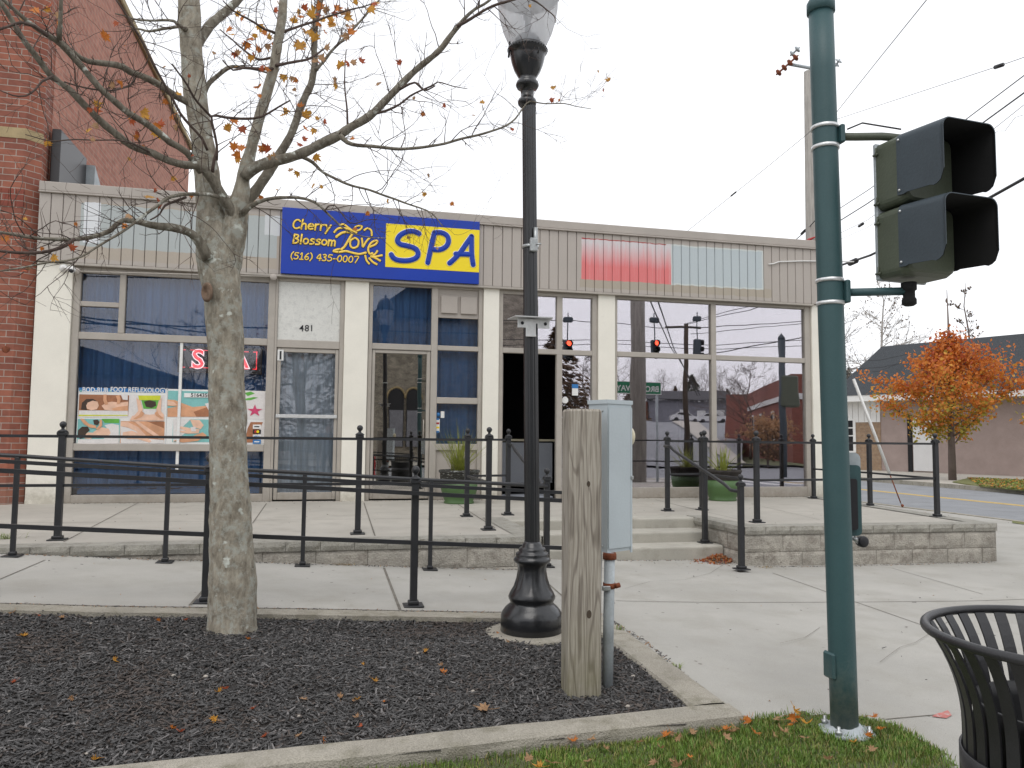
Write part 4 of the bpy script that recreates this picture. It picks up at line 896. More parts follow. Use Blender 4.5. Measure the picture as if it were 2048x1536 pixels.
# ==================================================================  BRICK BUILDING ON THE LEFT
t = thing('brick_building', 'tall red brick building with tan stone band at the left edge', 'building', (-8, 12, TZ))
m = MB(); c = .16
poly_ = [(-14, 11.60, 0), (-3.99-c, 11.60, 0), (-3.985, 11.60+c, 0), (-3.985, 22.6, 0), (-14, 22.6, 0)]
m.prism([Vector((x, y, 0)) for x, y, z in poly_], (0, 0, 9.35)); m.build('wall', M['brick'], t)
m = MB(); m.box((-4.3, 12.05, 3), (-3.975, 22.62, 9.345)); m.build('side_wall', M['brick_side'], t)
m = MB(); m.box((-14, 11.592, 5.41), (-4.15, 11.7, 5.555)); m.prism([(-4.15, 11.592, 5.41), (-3.978, 11.764, 5.41), (-4.05, 11.85, 5.41), (-4.2, 11.7, 5.41)], (0, 0, .145)); m.build('stone_band', M['tanstone'], t)
m = MB()
x = -13.96
while x < -4.2: m.bbox((x, 11.590, 4.45), (x+.08, 11.62, 4.70), .004); x += .092
m.build('soldier_course', M['brick_back'], t)
m = MB(); m.bbox((-14, 11.5, 9.35), (-3.9, 22.7, 9.5), .02); m.build('coping', M['tanstone'], t)
m = MB(); p = F(18, 700); m.ball((p.x, 11.60, p.z), .05, sc=(1, .3, 1)); m.build('wall_plate', M['rust'], t)
t = thing('roof_hatch', 'dark panel and sloping grey metal cover on the low roof by the brick wall', 'roof hatch', (-3.7, 12.6, 4.5))
m = MB(); m.bbox((-3.94, 11.95, 4.5), (-3.82, 13.15, 5.72), .01); m.build('dark_panel', M['led_panel'], t)
m = MB(); m.prism([(-3.95, 13.16, 4.5), (-3.95, 13.16, 5.62), (-3.95, 14.9, 4.5)], (.25, 0, 0)); m.build('sloping_cover', M['pipe'], t)

# ==================================================================  MULCH BED, CURB, GRASS
def curbY(x, inner): return (3.300+.058*(x-.85)) if not inner else (3.466+.06*(x-.9))
def zmul(x, y):
    f = min(max((y-curbY(x, True))/(5.2-curbY(x, True)), 0), 1)
    return .082*(1-f)+(zprof(x)-.03)*f + .022*noise.noise(Vector((x*1.3, y*1.3, 0))) + .010*noise.noise(Vector((x*5, y*5, 3)))
t = thing('bed_curb', 'weathered concrete curb around the front and right of the mulch bed', 'curb', (1.8, 3.4, 0))
m = MB(); n = 60; vs = []; fs = []
prof = []
xs_ = [-9+(1.93+9)*i/n for i in range(n+1)]
for i, x in enumerate(xs_):
    yo, yi = curbY(x, False), curbY(x, True)
    if x > 1.72: yi = curbY(1.72, True)
    w0 = lambda k: .006*noise.noise(Vector((x*7, k*3.1, 0)))
    for k, (y, z) in enumerate(((yo, -.12), (yo-.0, .06), (yo+.008, .088), (yo+.028, .10), ((yo+yi)/2, .103), (yi-.015, .10), (yi, .085), (yi, -.1))): vs.append((x, y+w0(k), z+w0(k+9)))
for i in range(n):
    for k in range(7): fs.append((i*8+k, (i+1)*8+k, (i+1)*8+k+1, i*8+k+1))
m.add([(q[0], q[1], q[2]) for q in vs], fs, 0, False); m.add([vs[n*8+k] for k in range(8)], [tuple(range(8))])
m.build('front_curb', M['conc_curb'], t)
m = MB(); n = 24; vs = []
for i in range(n+1):
    y = curbY(1.73, True)-.01+(5.20-curbY(1.73, True)+.17)*i/n; ze = .1+(zprof(1.8)-.1)*min(1, i/n*1.5)+.003
    for k, (x, z) in enumerate(((1.735, -.1), (1.735, ze-.015), (1.75, ze), (1.83, ze+.002), (1.90, ze), (1.93, ze-.012), (1.93, -.1))):
        q = .005*noise.noise(Vector((y*7, k*3.1, 5))); vs.append((x+q, y, z+q))
m.add(vs, [(i*7+k+1, (i+1)*7+k+1, (i+1)*7+k, i*7+k) for i in range(n) for k in range(6)]); m.build('side_curb', M['conc_curb'], t)
m = MB(); X_ = [-9, -3.4, -2.46, -1.31, -.19, .94, 1.74]
m.add([(x, y, zprof(x)+dz) for x in X_ for y, dz in ((5.18, -.03), (5.181, .0015), (5.345, .002), (5.347, -.03))], [(i*4+k, (i+1)*4+k, (i+1)*4+k+1, i*4+k+1) for i in range(len(X_)-1) for k in range(3)])
m.build('back_curb', M['conc_curb'], t)
m = MB(); strip(m, (-4, 5.352, 0), (1.8, 5.352, 0), .016, .004, 40, lambda x, y: zprof(x)); m.build('bed_joint', M['joint'], kind='structure')
xs_ = np.linspace(-4.5, 1.80, 150); ys_ = np.linspace(2.9, 5.24, 70)
m = MB(); n = len(xs_); m.add([(x, y, zmul(x, y)) for y in ys_ for x in xs_], [(j*n+i, j*n+i+1, (j+1)*n+i+1, (j+1)*n+i) for j in range(len(ys_)-1) for i in range(n-1) if ys_[j+1] > curbY(xs_[i], False)+.03], 0, True)
m.build('mulch_soil', M['soil'], kind='structure')
def scatter(name, P, dirs, lens, wid, thk, tilt, mats, midx, **kw):     # many thin chips as one mesh
    n = len(P); a = dirs; u = np.stack([np.cos(a)*np.cos(tilt), np.sin(a)*np.cos(tilt), np.sin(tilt)], 1)
    roll_ = nr.normal(0, .35, n); v0 = np.stack([-np.sin(a), np.cos(a), np.zeros(n)], 1); w0 = np.cross(u, v0)
    v = v0*np.cos(roll_)[:, None]+w0*np.sin(roll_)[:, None]; w_ = np.cross(u, v)
    V = np.zeros((n, 8, 3)); i = 0
    for sz in (-1, 1):
        for (su, sv_) in ((-1, -1), (1, -1), (1, 1), (-1, 1)):
            tp = 1 if su < 0 else .55
            V[:, i] = P+u*(su*lens/2)[:, None]+v*(sv_*tp*wid/2)[:, None]+w_*(sz*thk/2)[:, None]; i += 1
    q = np.array([[0,3,2,1],[4,5,6,7],[0,1,5,4],[1,2,6,5],[2,3,7,6],[3,0,4,7]])
    Fq = (q[None]+(np.arange(n)*8)[:, None, None]).reshape(-1, 4)
    return npmesh(name, V.reshape(-1, 3), Fq, mats, np.repeat(midx, 6), **kw)
n = 60000
px_ = nr.uniform(-2.9, 1.78, n); py_ = nr.uniform(2.95, 5.22, n)
ok = py_ > np.array([curbY(x, True)+.0 for x in px_]); ok &= ((px_-1.317)**2+(py_-4.935)**2 > .275**2); px_, py_ = px_[ok], py_[ok]; n = len(px_)
near = np.clip((5.3-py_)/2, .2, 1)
pz_ = np.array([zmul(x, y) for x, y in zip(px_, py_)])+nr.uniform(.0, .014, n)
sel = nr.random(n); pn = np.array([noise.noise(Vector((x*1.7, y*1.7, 4))) for x, y in zip(px_, py_)]); sel = np.clip(sel+np.maximum(pn-.15, 0)*.7, 0, 1); mi_ = np.where(sel < .80, 0, np.where((sel < .92) & (pn < .3), 1, 2))
ln = nr.gamma(2.0, .0105, n)+.009
scatter('mulch', np.stack([px_, py_, pz_], 1), nr.uniform(0, PI, n), ln, np.minimum(nr.uniform(.004, .012, n), ln*.6), nr.uniform(.002, .005, n), nr.normal(0, .28, n), [M['chip'], M['chip2'], M['chip3']], mi_, kind='stuff')
# pebbles
m = MB()
for _ in range(22):
    x, y = rnd.uniform(-2.3, 1.7), rnd.uniform(3.4, 5.1); r = rnd.uniform(.006, .014); m.ball((x, y, zmul(x, y)+.012), r, n=6, sc=(1, .8, .6))
m.build('pebbles', M['stone'], kind='stuff')
# lawn
GP = [(-9, 1.95), (1.5, 1.95), (2.0, 2.2), (2.4, 2.5), (2.62, 2.88), (2.66, 3.20), (2.60, 3.38), (2.36, 3.48), (2.08, 3.46), (1.93, 3.38), (1.93, 3.37), (-9, 2.75)]
def inside(x, y, P):
    c = False; j = len(P)-1
    for i in range(len(P)):
        if (P[i][1] > y) != (P[j][1] > y) and x < (P[j][0]-P[i][0])*(y-P[i][1])/(P[j][1]-P[i][1])+P[i][0]: c = not c
        j = i
    return c
def zlawn(x, y): return max(.03, (max(zg(x, y), 0)+.012)*min(max((x-1.4)/.5, 0), 1))+.01*noise.noise(Vector((x*3, y*3, 0)))
m = MB()
for i in range(-18, 55):
    for j in range(0, 36):
        x, y = i*.05, 1.95+j*.05
        if inside(x+.025, y+.025, GP) or (x < 1.85 and y+.02 < curbY(x, False)):
            m.add([(a, b, zlawn(a, b)) for a, b in ((x, y), (x+.05, y), (x+.05, y+.05), (x, y+.05))], [(0, 1, 2, 3)], 0, True)
m.box((-9, 1.95, -.1), (-.9, 2.75, .03)); m.build('lawn_soil', M['earth'], kind='structure')
pts = []
while len(pts) < 46000:
    x, y = rnd.uniform(-.9, 2.76), rnd.uniform(2.35, 3.64)
    if rnd.random() < .25: y = rnd.uniform(2.9, 3.64); x = rnd.uniform(.9, 2.76)
    jx, jy = x+rnd.gauss(0, .015), y+rnd.gauss(0, .015)
    if inside(jx, jy, GP) and (x-2.362)**2+(y-3.214)**2 > .09**2: pts.append((x, y, zlawn(x, y)))
P = np.array(pts); n = len(P); h_ = nr.uniform(.010, .034, n)*np.array([1.0+.9*noise.noise(Vector((x*4, y*4, 0))) for x, y, z in pts]); a = nr.uniform(0, 2*PI, n); lean = nr.uniform(.05, .75, n)*h_; wd = nr.uniform(.0012, .0024, n)
d = np.stack([np.cos(a), np.sin(a), 0*a], 1); s_ = np.stack([-np.sin(a), np.cos(a), 0*a], 1); up = np.array([0, 0, 1.])
V = np.stack([P-s_*wd[:, None], P+s_*wd[:, None], P+d*(lean*.4)[:, None]+up*(h_*.6)[:, None]+s_*(wd*.8)[:, None], P+d*(lean*.4)[:, None]+up*(h_*.6)[:, None]-s_*(wd*.8)[:, None], P+d*lean[:, None]+up*h_[:, None]], 1)
q = np.array([[0, 1, 2, 3], [3, 2, 4, 4]])
Fq = (q[None]+(np.arange(n)*5)[:, None, None]).reshape(-1, 4)
F3 = np.concatenate([(np.array([[0,1,2],[0,2,3],[3,2,4]])[None]+(np.arange(n)*5)[:, None, None]).reshape(-1, 3)])
npmesh('grass', V.reshape(-1, 3), F3, [M['grass'], M['grass2']], np.repeat((nr.random(n) < .13).astype(int), 3), kind='stuff')

# ------------------------------------------------------------------ fallen leaves
def leafmesh(name, size, mat, curl=.25, seed=0):
    r_ = random.Random(seed); L_ = [(0, 0), (.12, .10), (.42, .02), (.30, .18), (.52, .32), (.34, .36), (.40, .62), (.18, .50), (.0, .95), (-.16, .52), (-.40, .60), (-.33, .36), (-.5, .30), (-.30, .18), (-.44, .02), (-.12, .10)]
    vs = [(0, .3, 0)]+[(x, y-.0, 0) for x, y in L_]
    vs = [Vector((x*size, (y-.35)*size, size*curl*((x*1.6)**2+(y-.4)**2*1.2)+r_.uniform(-.05, .05)*size)) for x, y, z in vs]
    n = len(L_); fs = [(0, i+1, (i+1) % n+1) for i in range(n)]
    m = MB(); m.add(vs, fs, 0, False); m.tube([vs[1], vs[1]+Vector((.1*size, -.3*size, .02*size)), vs[1]+Vector((.3*size, -.55*size, .05*size))], size*.018, 4)
    me = bpy.data.meshes.new(name); me.from_pydata(m.v, [], m.f); me.materials.append(M[mat]); me.update(); return me
LM = [leafmesh('fallen_leaf', 1, mt, c, i) for i, (mt, c) in enumerate((('leafdry', .3), ('leaf1', .5), ('leafdry', .8), ('leaf3', .6), ('leaf2', .7)))]
def fall(x, y, z, size, k, label, group, tilt=.35):
    o = bpy.data.objects.new('fallen_leaf', LM[k]); SC.collection.objects.link(o)
    o.location = (x, y, z); o.rotation_euler = (rnd.gauss(0, tilt), rnd.gauss(0, tilt), rnd.uniform(0, 6.28)); o.scale = (size,)*3
    tag(o, label, 'leaf', group); return o
p = atZ(965, 1425, .1); o = fall(p.x, p.y, zmul(p.x, p.y)+.018, .085, 0, 'large tan maple leaf lying alone on the mulch by the front curb', None, .1); o.rotation_euler = (.15, -.1, 1.2)
for _ in range(52):
    if rnd.random() < .5: x = rnd.uniform(-2.3, .3); y = rnd.gauss(3.75, .2)
    elif rnd.random() < .5: x = rnd.uniform(-2.3, -.8); y = rnd.gauss(5.12, .06)
    else: x, y = rnd.uniform(-2.3, 1.6), rnd.uniform(3.6, 5.1)
    y = min(max(y, curbY(x, True)+.06), 5.2)
    fall(x, y, zmul(x, y)+.016, rnd.uniform(.022, .048), rnd.choice((0, 1, 1, 2, 3, 4)), 'small curled orange leaf fallen on the dark mulch', 'small leaves fallen on the mulch', .5)
for _ in range(48):
    for _t in range(50):
        x, y = rnd.uniform(.4, 2.65), rnd.gauss(3.22, .16)
        if rnd.random() < .4: x = rnd.gauss(1.95, .2); y = rnd.gauss(3.4, .1)
        if inside(x, y, GP) and (x-2.36)**2+(y-3.21)**2 > .12**2: break
    fall(x, y, zlawn(x, y)+.035, rnd.uniform(.03, .06), rnd.choice((0, 1, 0, 2, 4)), 'dry tan leaf fallen in the grass', 'dry leaves fallen in the grass', .5)
P = []; p0 = Vector((4.27, 7.95, .03))
n = 420; q = nr.normal(0, 1, (n, 2))*np.array([.13, .09]); zz = np.maximum(.07*np.exp(-(q[:, 0]/.14)**2-(q[:, 1]/.1)**2), .004)+.02+nr.uniform(0, .012, n)
keep = (p0.x+q[:, 0] < 4.44) & (p0.y+q[:, 1] < 8.07); q, zz = q[keep], zz[keep]; n = len(zz)
scatter('leaf_pile', np.stack([p0.x+q[:, 0], p0.y+q[:, 1], zz], 1), nr.uniform(0, 6, n), nr.uniform(.02, .045, n), nr.uniform(.012, .025, n), np.full(n, .0015), nr.normal(0, .6, n), [M['leafdry'], M['leaf1'], M['leaf3']], nr.choice([0, 0, 1, 2], n), label='heap of brown leaves in the corner of the steps', kind='stuff')
ed = []
for (x0, y0, x1, y1, w_, k, zf) in ((-3.2, TF-.03, 2.0, TF-.03, .03, 420, zg), (2.1, YS[0]-.03, 4.3, YS[0]-.03, .03, 160, zg), (4.5, 7.60, 7.5, 7.50, .03, 260, zg), (-3.5, 5.36, 1.8, 5.36, .015, 420, lambda x, y: zprof(x)), (1.95, 3.5, 1.95, 5.4, .02, 200, zg), (-3.4, 11.62, 8.0, 11.62, .025, 420, lambda x, y: TZ), (-3.0, 5.4, 12, 11.2, 3.0, 260, None)):
    for _ in range(k):
        f = rnd.random(); x = x0+(x1-x0)*f+rnd.gauss(0, w_*.5 if zf is None else .01); y = y0+(y1-y0)*f-abs(rnd.gauss(0, w_))
        if zf is None:
            x = rnd.uniform(-3, 10); y = rnd.uniform(3.4, 11.5)
            if y < 5.4 and x < 1.95: continue
            z = (zprof(x) if x < 1.95 else zg(x, y)) if (y < TF-.02 if x < 2 else (y < YS[0] if x < 4.4 else y < 7.5)) else TZ
            if 2 < x < 4.42 and YS[0] <= y < 9.1: continue
            if x > 8 and y > 7.5: z = 0
        else: z = zf(x, y)
        ed.append((x, y, z+.004))
ed = np.array(ed); n = len(ed)
scatter('loose_dirt', ed, nr.uniform(0, 6, n), nr.gamma(2, .006, n)+.003, nr.uniform(.002, .008, n), np.full(n, .002), nr.normal(0, .3, n), [M['leafdry'], M['chip3'], M['chip']], nr.choice([0, 1, 2, 2], n), kind='stuff', label='bits of dirt and leaf crumbs along the pavement edges')
# weeds in the cracks
def tuft(name, label, x, y, z, n, h, spread, mat, group=None):
    m = MB()
    for _ in range(n):
        a = rnd.uniform(0, 6.28); r = rnd.random()*spread; hh = h*rnd.uniform(.5, 1); w0 = rnd.uniform(.0015, .003)
        b = Vector((x+rnd.gauss(0, spread*.4), y+rnd.gauss(0, spread*.2), z)); d = Vector((math.cos(a), math.sin(a), 0)); s = Vector((-d.y, d.x, 0))*w0
        m.add([b-s, b+s, b+d*r*.5+Vector((0, 0, hh*.7))+s*.8, b+d*r*.5+Vector((0, 0, hh*.7))-s*.8, b+d*r*1.3+Vector((0, 0, hh*.85))], [(0, 1, 2, 3), (3, 2, 4)])
    return m.build(name, M[mat], label=label, cat='weed', group=group)
M['weed'] = pm('weed_green', (.22, .28, .08), .7, .3, 9); M['weeddry'] = pm('weed_dry', (.32, .22, .08), .8, .3, 9)
for px, py, zz, n, h, sp, mt, lb in ((735, 1217, .13, 60, .035, .11, 'weeddry', 'dry grass tuft along the joint left of the ramp railing post'), (850, 1218, .13, 26, .04, .06, 'weed', 'small green weed right of the finial post at the bed edge'), (1240, 1270, .10, 22, .09, .04, 'weed', 'grass tuft at the curb beside the conduit'), (1350, 1342, .06, 22, .06, .05, 'weed', 'broad-leaved weed halfway along the side curb'), (8, 1078, .43, 60, .07, .12, 'weed', 'grass clump at the left end of the terrace edge'), (685, 1130, .22, 50, .02, .12, 'weeddry', 'flat dry moss at the foot of the left block wall'), (1530, 1136, .01, 40, .02, .10, 'weeddry', 'moss at the foot of the right block wall'), (1740, 990, .43, 10, .03, .03, 'weeddry', 'tiny dead stalk by the far rail post')):
    p = atZ(px, py, zz); tuft('weed', lb, p.x, p.y, zz, n, h, sp, mt)

# ==================================================================  STREET LAMP
LX, LY = 1.317, 4.935; LZ = .13
def lz(y): return atY(1058, y, LY).z
def lr(px): return px*5.10/FOC
t = thing('street_lamp', 'black fluted street lamp post with a large ribbed acorn globe', 'street lamp', (LX, LY, LZ))
m = MB(); n = 40; m.lathe([(.30, -.05), (.30, -.004), (.285, .004), (.0001, .006)], (LX-.01, LY+.0, LZ-.0), 40); m.build('footing', M['conc_curb'], t)
prof = [(60, 1264), (61, 1263), (61, 1230), (59, 1224), (52, 1214), (44, 1207), (42, 1203), (46, 1196), (46.5, 1192), (43, 1184), (36, 1172), (31, 1156), (28.5, 1142), (28.5, 1134), (30, 1127), (35, 1124), (37, 1120), (35, 1115), (31.5, 1113), (33, 1109), (31.5, 1105), (26, 1103), (27, 1099), (25, 1095), (20, 1093), (19.5, 1088), (17, 1086), (16, 1083)]
zs = [lz(y) for r, y in prof]; zs[0] = LZ-.01
m = MB(); m.lathe([(lr(r), z) for (r, y), z in zip(prof, zs)], (LX, LY, 0), 48, flute=(lz(1183), lz(1130), 12, .07)); m.build('base', M['lampblack'], t)
SL = Vector((atY(1058, 190, LY).x-LX, 0, 0))       # slight lean of the shaft
z0, z1 = lz(1084), lz(205); m = MB(); n = 64; vs = []; K = 20
for k in range(K+1):
    f = k/K; r0 = lr(15.2*(1-f)+14.2*f)
    for j in range(n):
        a = 2*PI*j/n; r = r0*(1-.10*abs(math.sin(a*8))**.5); vs.append((LX+SL.x*f+r*math.cos(a), LY+r*math.sin(a), z0+(z1-z0)*f))
m.add(vs, [(k*n+j, k*n+(j+1) % n, (k+1)*n+(j+1) % n, (k+1)*n+j) for k in range(K) for j in range(n)], 0, True); m.build('shaft', M['lampblack'], t)
cx = atY(1055, 120, LY).x
prof = [(14, 214), (18.5, 210), (19.5, 205), (18, 200), (13.5, 198), (13.5, 178), (21, 177), (24, 172), (22, 165), (17, 160), (19, 156), (27, 143), (32, 130), (35.5, 117), (36, 108), (40, 106), (40.5, 100), (39, 97), (30, 95)]
m = MB(); m.lathe([(lr(r*1.0), lz(y)) for r, y in prof], (cx, LY, 0), 40); m.build('fitter', M['lampblack'], t)
m = MB()
for j in range(36):
    a = 2*PI*j/36; m.ball((cx+lr(40.5)*math.cos(a), LY+lr(40.5)*math.sin(a), lz(102)), .006, n=6)
for (x, s) in ((-1, 1), (.35, 1)): m.tube([(cx+lr(40)*x, LY-lr(38)*math.sqrt(1-x*x)*.9, lz(120)), (cx+lr(38)*x, LY-lr(36)*math.sqrt(1-x*x)*.9, lz(88))], .007, 6)
m.build('beaded_ring', M['lampblack'], t)
prof = [(33, 98), (41, 84), (50, 64), (57, 40), (60.5, 18), (61.5, -2), (61.5, -14)]
m = MB(); n = 180; vs = []; zz = [lz(y) for r, y in prof]
for (r, y), z in zip(prof, zz):
    for j in range(n):
        a = 2*PI*j/n; rr = lr(r)*(1+(.012 if j % 2 else 0)); vs.append((cx+rr*math.cos(a), LY+rr*math.sin(a), z))
m.add(vs, [(k*n+j, k*n+(j+1) % n, (k+1)*n+(j+1) % n, (k+1)*n+j) for k in range(len(prof)-1) for j in range(n)], 0, True); m.build('globe', M['globe'], t)
m = MB(); m.lathe([(lr(24), lz(96)), (lr(26), lz(80)), (lr(20), lz(74)), (lr(6), lz(70)), (lr(6), lz(40)), (lr(9), lz(38)), (lr(9), lz(10)), (.001, lz(5))], (cx, LY, 0), 20); m.build('lamp_holder', M['grey'], t)
m = MB(); m.lathe([(lr(57), lz(-6)), (lr(65), lz(-4)), (lr(65), lz(-22)), (lr(56), lz(-50)), (lr(40), lz(-75)), (lr(18), lz(-90)), (lr(8), lz(-96)), (lr(9), lz(-104)), (.001, lz(-118))], (cx, LY, 0), 40); m.build('lamp_cap', M['lampblack'], t)
# brackets on the shaft
b_ = thing('pipe_bracket', 'small galvanised pipe bracket clamped high on the black lamp post', 'bracket', (LX+.05, LY-.06, lz(490)))
p = atY(1071, 490, LY-.055); q = lz(460); 
m = MB(); m.tube([(p.x, p.y, lz(500)), (p.x, p.y, lz(459))], .014, 10); m.build('pipe', M['steel'], b_)
m = MB(); m.lathe([(lr(16), lz(497)), (lr(17), lz(497)), (lr(17), lz(491)), (lr(16), lz(491))], (LX+SL.x*.6, LY, 0), 24); m.bbox((p.x-.04, p.y-.02, lz(507)), (p.x+.012, p.y+.02, lz(480)), .006); m.tube([(p.x+.0, p.y-.03, lz(493)), (p.x+.03, p.y-.03, lz(493))], .006, 6); m.build('clamp', M['steel'], b_)
b_ = thing('sign_bracket', 'white T-shaped steel sign bracket across the middle of the lamp post', 'bracket', (LX, LY-.06, lz(650)))
a, b = atY(1022, 640, LY-.08), atY(1108, 640, LY-.08); a1, b1 = atY(1036, 640, LY-.08), atY(1100, 640, LY-.08)
m = MB(); m.prism([(a.x+.02, LY-.13, lz(640)), (b.x-.02, LY-.13, lz(640)), (b.x, LY+.02, lz(640)), (a.x, LY+.02, lz(640))], (0, 0, .006)); m.build('top_plate', M['strap'], b_)
m = MB(); m.bbox((a1.x, LY-.075, lz(659)), (b1.x, LY-.068, lz(641)), .002); m.bbox((atY(1053, 640, LY-.08).x, LY-.076, lz(676)), (atY(1073, 640, LY-.08).x, LY-.060, lz(655)), .002); m.build('tee_plate', M['strap'], b_)
m = MB()
for x in (1045, 1091):
    c_ = atY(x, 650, LY-.08); m.lathe([(.0001, 0), (.009, 0), (.011, .003), (.004, .003)], (0, 0, 0), 14, M=Matrix.Translation((c_.x, LY-.076, lz(650))) @ Matrix.Rotation(PI/2, 4, 'X'))
m.build('bolt', M['ink'], b_)
m = MB(); m.bbox((LX-.006, LY-.079, lz(672)), (LX+.004, LY-.0765, lz(650)), .001); m.build('slot', M['ink'], b_)

# ==================================================================  WOOD POST AND METER BOX
a_ = math.radians(-4); WX, WY = 1.284, 3.83
Mw = Matrix.Translation((WX, WY, 0)) @ Matrix.Rotation(a_, 4, 'Z')
m = MB(); h = .086; zt = atY(1172, 818, WY-.08).z
P8 = [(-h+.012, -h), (h-.012, -h), (h, -h+.012), (h, h-.012), (h-.012, h), (-h+.012, h), (-h, h-.012), (-h, -h+.012)]
rings = [(z, 1, (0 if z < zt-.02 else 1)) for z in np.linspace(.02, zt-.012, 40)]
vs = []
for z, s, _ in rings:
    for x, y in P8: vs.append(Mw @ Vector((x*(1+.01*noise.noise(Vector((x*20, z*2, 0)))), y, z)))
for x, y in P8: vs.append(Mw @ Vector((x*.93, y*.93, zt-.0)))
vs.append(Mw @ Vector((0.03, 0, zt+.004))); K = len(rings)+1
fs = [(k*8+j, k*8+(j+1) % 8, (k+1)*8+(j+1) % 8, (k+1)*8+j) for k in range(K-1) for j in range(8)]+[((K-1)*8+j, (K-1)*8+(j+1) % 8, K*8) for j in range(8)]
m.add(vs, fs); wp = m.build('wood_post', M['wood'], label='thick weathered grey timber post standing in the mulch', cat='post')
for zz, xx, r in ((.50, .02, .014), (1.15, .015, .010)):
    m = MB(); q = Mw @ Vector((xx, -h, zz)); m.ball(q, r, sc=(1, .12, 1.5)); m.build('knot', M['knot'], wp)
t = thing('meter_box', 'pale blue-grey electrical meter box with a cream dome fixed behind the timber post', 'electrical box', (1.42, 3.85, .78))
zb, ztp = atY(1215, 1105, 3.9).z, atY(1215, 803, 3.9).z
fl, fm_, fr = atY(1180, 900, 4.0), atY(1213, 900, 3.90), atY(1256, 900, 4.02)
A, Bc, Cc = Vector((fl.x, 4.02, 0)), Vector((fm_.x, 3.885, 0)), Vector((fr.x, 3.97, 0)); D_ = A+(Cc-Bc)
m = MB(); m.prism([(A.x, A.y, zb), (Bc.x, Bc.y, zb), (Cc.x, Cc.y, zb), (D_.x, D_.y, zb)], (0, 0, ztp-zb-.01)); m.build('cabinet', M['greybox'], t)
ctr = (A+Bc+Cc+D_)/4
m = MB(); q = [ctr+(v-ctr)*1.07 for v in (A, Bc, Cc, D_)]; m.prism([(v.x, v.y, ztp-.012) for v in q], (0, 0, .022)); m.build('lid', M['greybox'], t)
dv = (Cc-Bc).normalized(); nv = Vector((dv.y, -dv.x, 0)); m = MB()
q0, q1 = Bc+dv*.004+nv*.003, Cc-dv*.016+nv*.003
m.prism([(q0.x, q0.y, zb+.02), (q1.x, q1.y, zb+.02), (q1.x, q1.y, ztp-.03), (q0.x, q0.y, ztp-.03)], nv*.004)
q0 = Cc-dv*.013; m.prism([(q0.x, q0.y, zb-.012), (Cc.x, Cc.y, zb-.012), (Cc.x, Cc.y, ztp-.03), (q0.x, q0.y, ztp-.03)], nv*.006); m.build('cover', M['greybox'], t)
m = MB(); 
for zz in (zb+.03, ztp-.05):
    q = A.lerp(Bc, .75); lv = (Bc-A).normalized(); ln_ = Vector((lv.y, -lv.x, 0)); m.ball((q.x+ln_.x*.001, q.y+ln_.y*.001, zz), .006, n=8)
q = Cc-dv*.006+nv*.008; m.bbox((q.x-.006, q.y-.008, (zb+ztp)/2-.02), (q.x+.008, q.y+.004, (zb+ztp)/2), .002); m.build('screw', M['steel'], t)
zc = atY(1262, 873, 4.0).z; q = Cc.lerp(D_, .42); M4 = Matrix.Translation((q.x-.004, q.y, zc)) @ Matrix.Rotation(math.atan2(dv.y, dv.x), 4, 'Z') @ Matrix.Rotation(PI/2, 4, 'Y')
m = MB(); m.lathe([(.060, 0), (.068, .003), (.068, .022), (.062, .034), (.04, .045), (.0001, .05)], (0, 0, 0), 28, M=M4); m.build('meter_dome', M['leather'], t)
cxx, cyy = atY(1222, 1200, 3.88).x, 3.90
m = MB(); m.tube([(cxx, cyy, zb-.0), (cxx-.02, cyy-.02, .02)], .0285, 18); m.build('conduit', M['pipe'], t)
m = MB(); m.tube([(cxx-.055, cyy+.03, zb-.0), (cxx-.065, cyy+.03, .02)], .022, 14); m.build('conduit', M['pipe'], t)
m = MB(); m.lathe([(.036, -.035), (.036, -.01), (.033, 0)], (cxx, cyy, zb), 18); m.build('coupling', M['rust'], t)
zc = atY(1220, 1172, 3.88).z; m = MB(); m.bbox((cxx-.055, cyy-.048, zc-.02), (cxx-.012, cyy-.028, zc+.004), .003); m.build('strut_bracket', M['steel'], t)
m = MB(); m.lathe([(.029, -.014), (.033, -.014), (.033, .014), (.029, .014)], (cxx-.004, cyy-.004, zc), 18); m.tube([(cxx+.02, cyy-.03, zc), (cxx+.045, cyy-.03, zc+.006)], .013, 10); m.build('pipe_clamp', M['rust'], t)

# ==================================================================  GREEN POLE WITH SIGNAL
GX, GY = 2.362, 3.214
base = Vector((GX, GY, .02)); topp = atY(1641, 2, GY); topp.z = 3.545
def gp(z): f = (z-.02)/(3.545-.02); return base.lerp(topp, f)
t = thing('signal_pole', 'dark green round steel pole with silver straps, in the grass', 'pole', base)
m = MB(); m.tube([gp(z) for z in np.linspace(.02, 3.5, 12)], [.0615-.004*i/11 for i in range(12)], 40); m.build('shaft', M['green_pole'], t)
m = MB(); p = gp(3.5); m.lathe([(.060, -.02), (.066, -.018), (.066, .03), (.05, .06), (.0001, .075)], p, 32); m.build('pole_cap', M['rust'] if 0 else M['green_pole'], t)
m = MB(); m.lathe([(.125, 0), (.125, .012), (.08, .02), (.075, .03), (.061, .04)], (GX+.01, GY, .035), 8); m.build('flange', M['pipe'], t)
for i in range(4):
    a = i*PI/2+.6; m = MB(); m.lathe([(.016, 0), (.016, .016), (.008, .018), (.008, .035), (.0001, .036)], (GX+.01+.10*math.cos(a), GY+.10*math.sin(a), .05), 6); m.build('anchor_bolt', M['steel'], t)
for y in (248, 288, 557, 603):
    z = atY(1660, y, GY-.05).z; p = gp(z); m = MB(); m.lathe([(.0605, -.009), (.0645, -.008), (.0645, .008), (.0605, .009)], p, 40); m.build('strap', M['strap'], t)
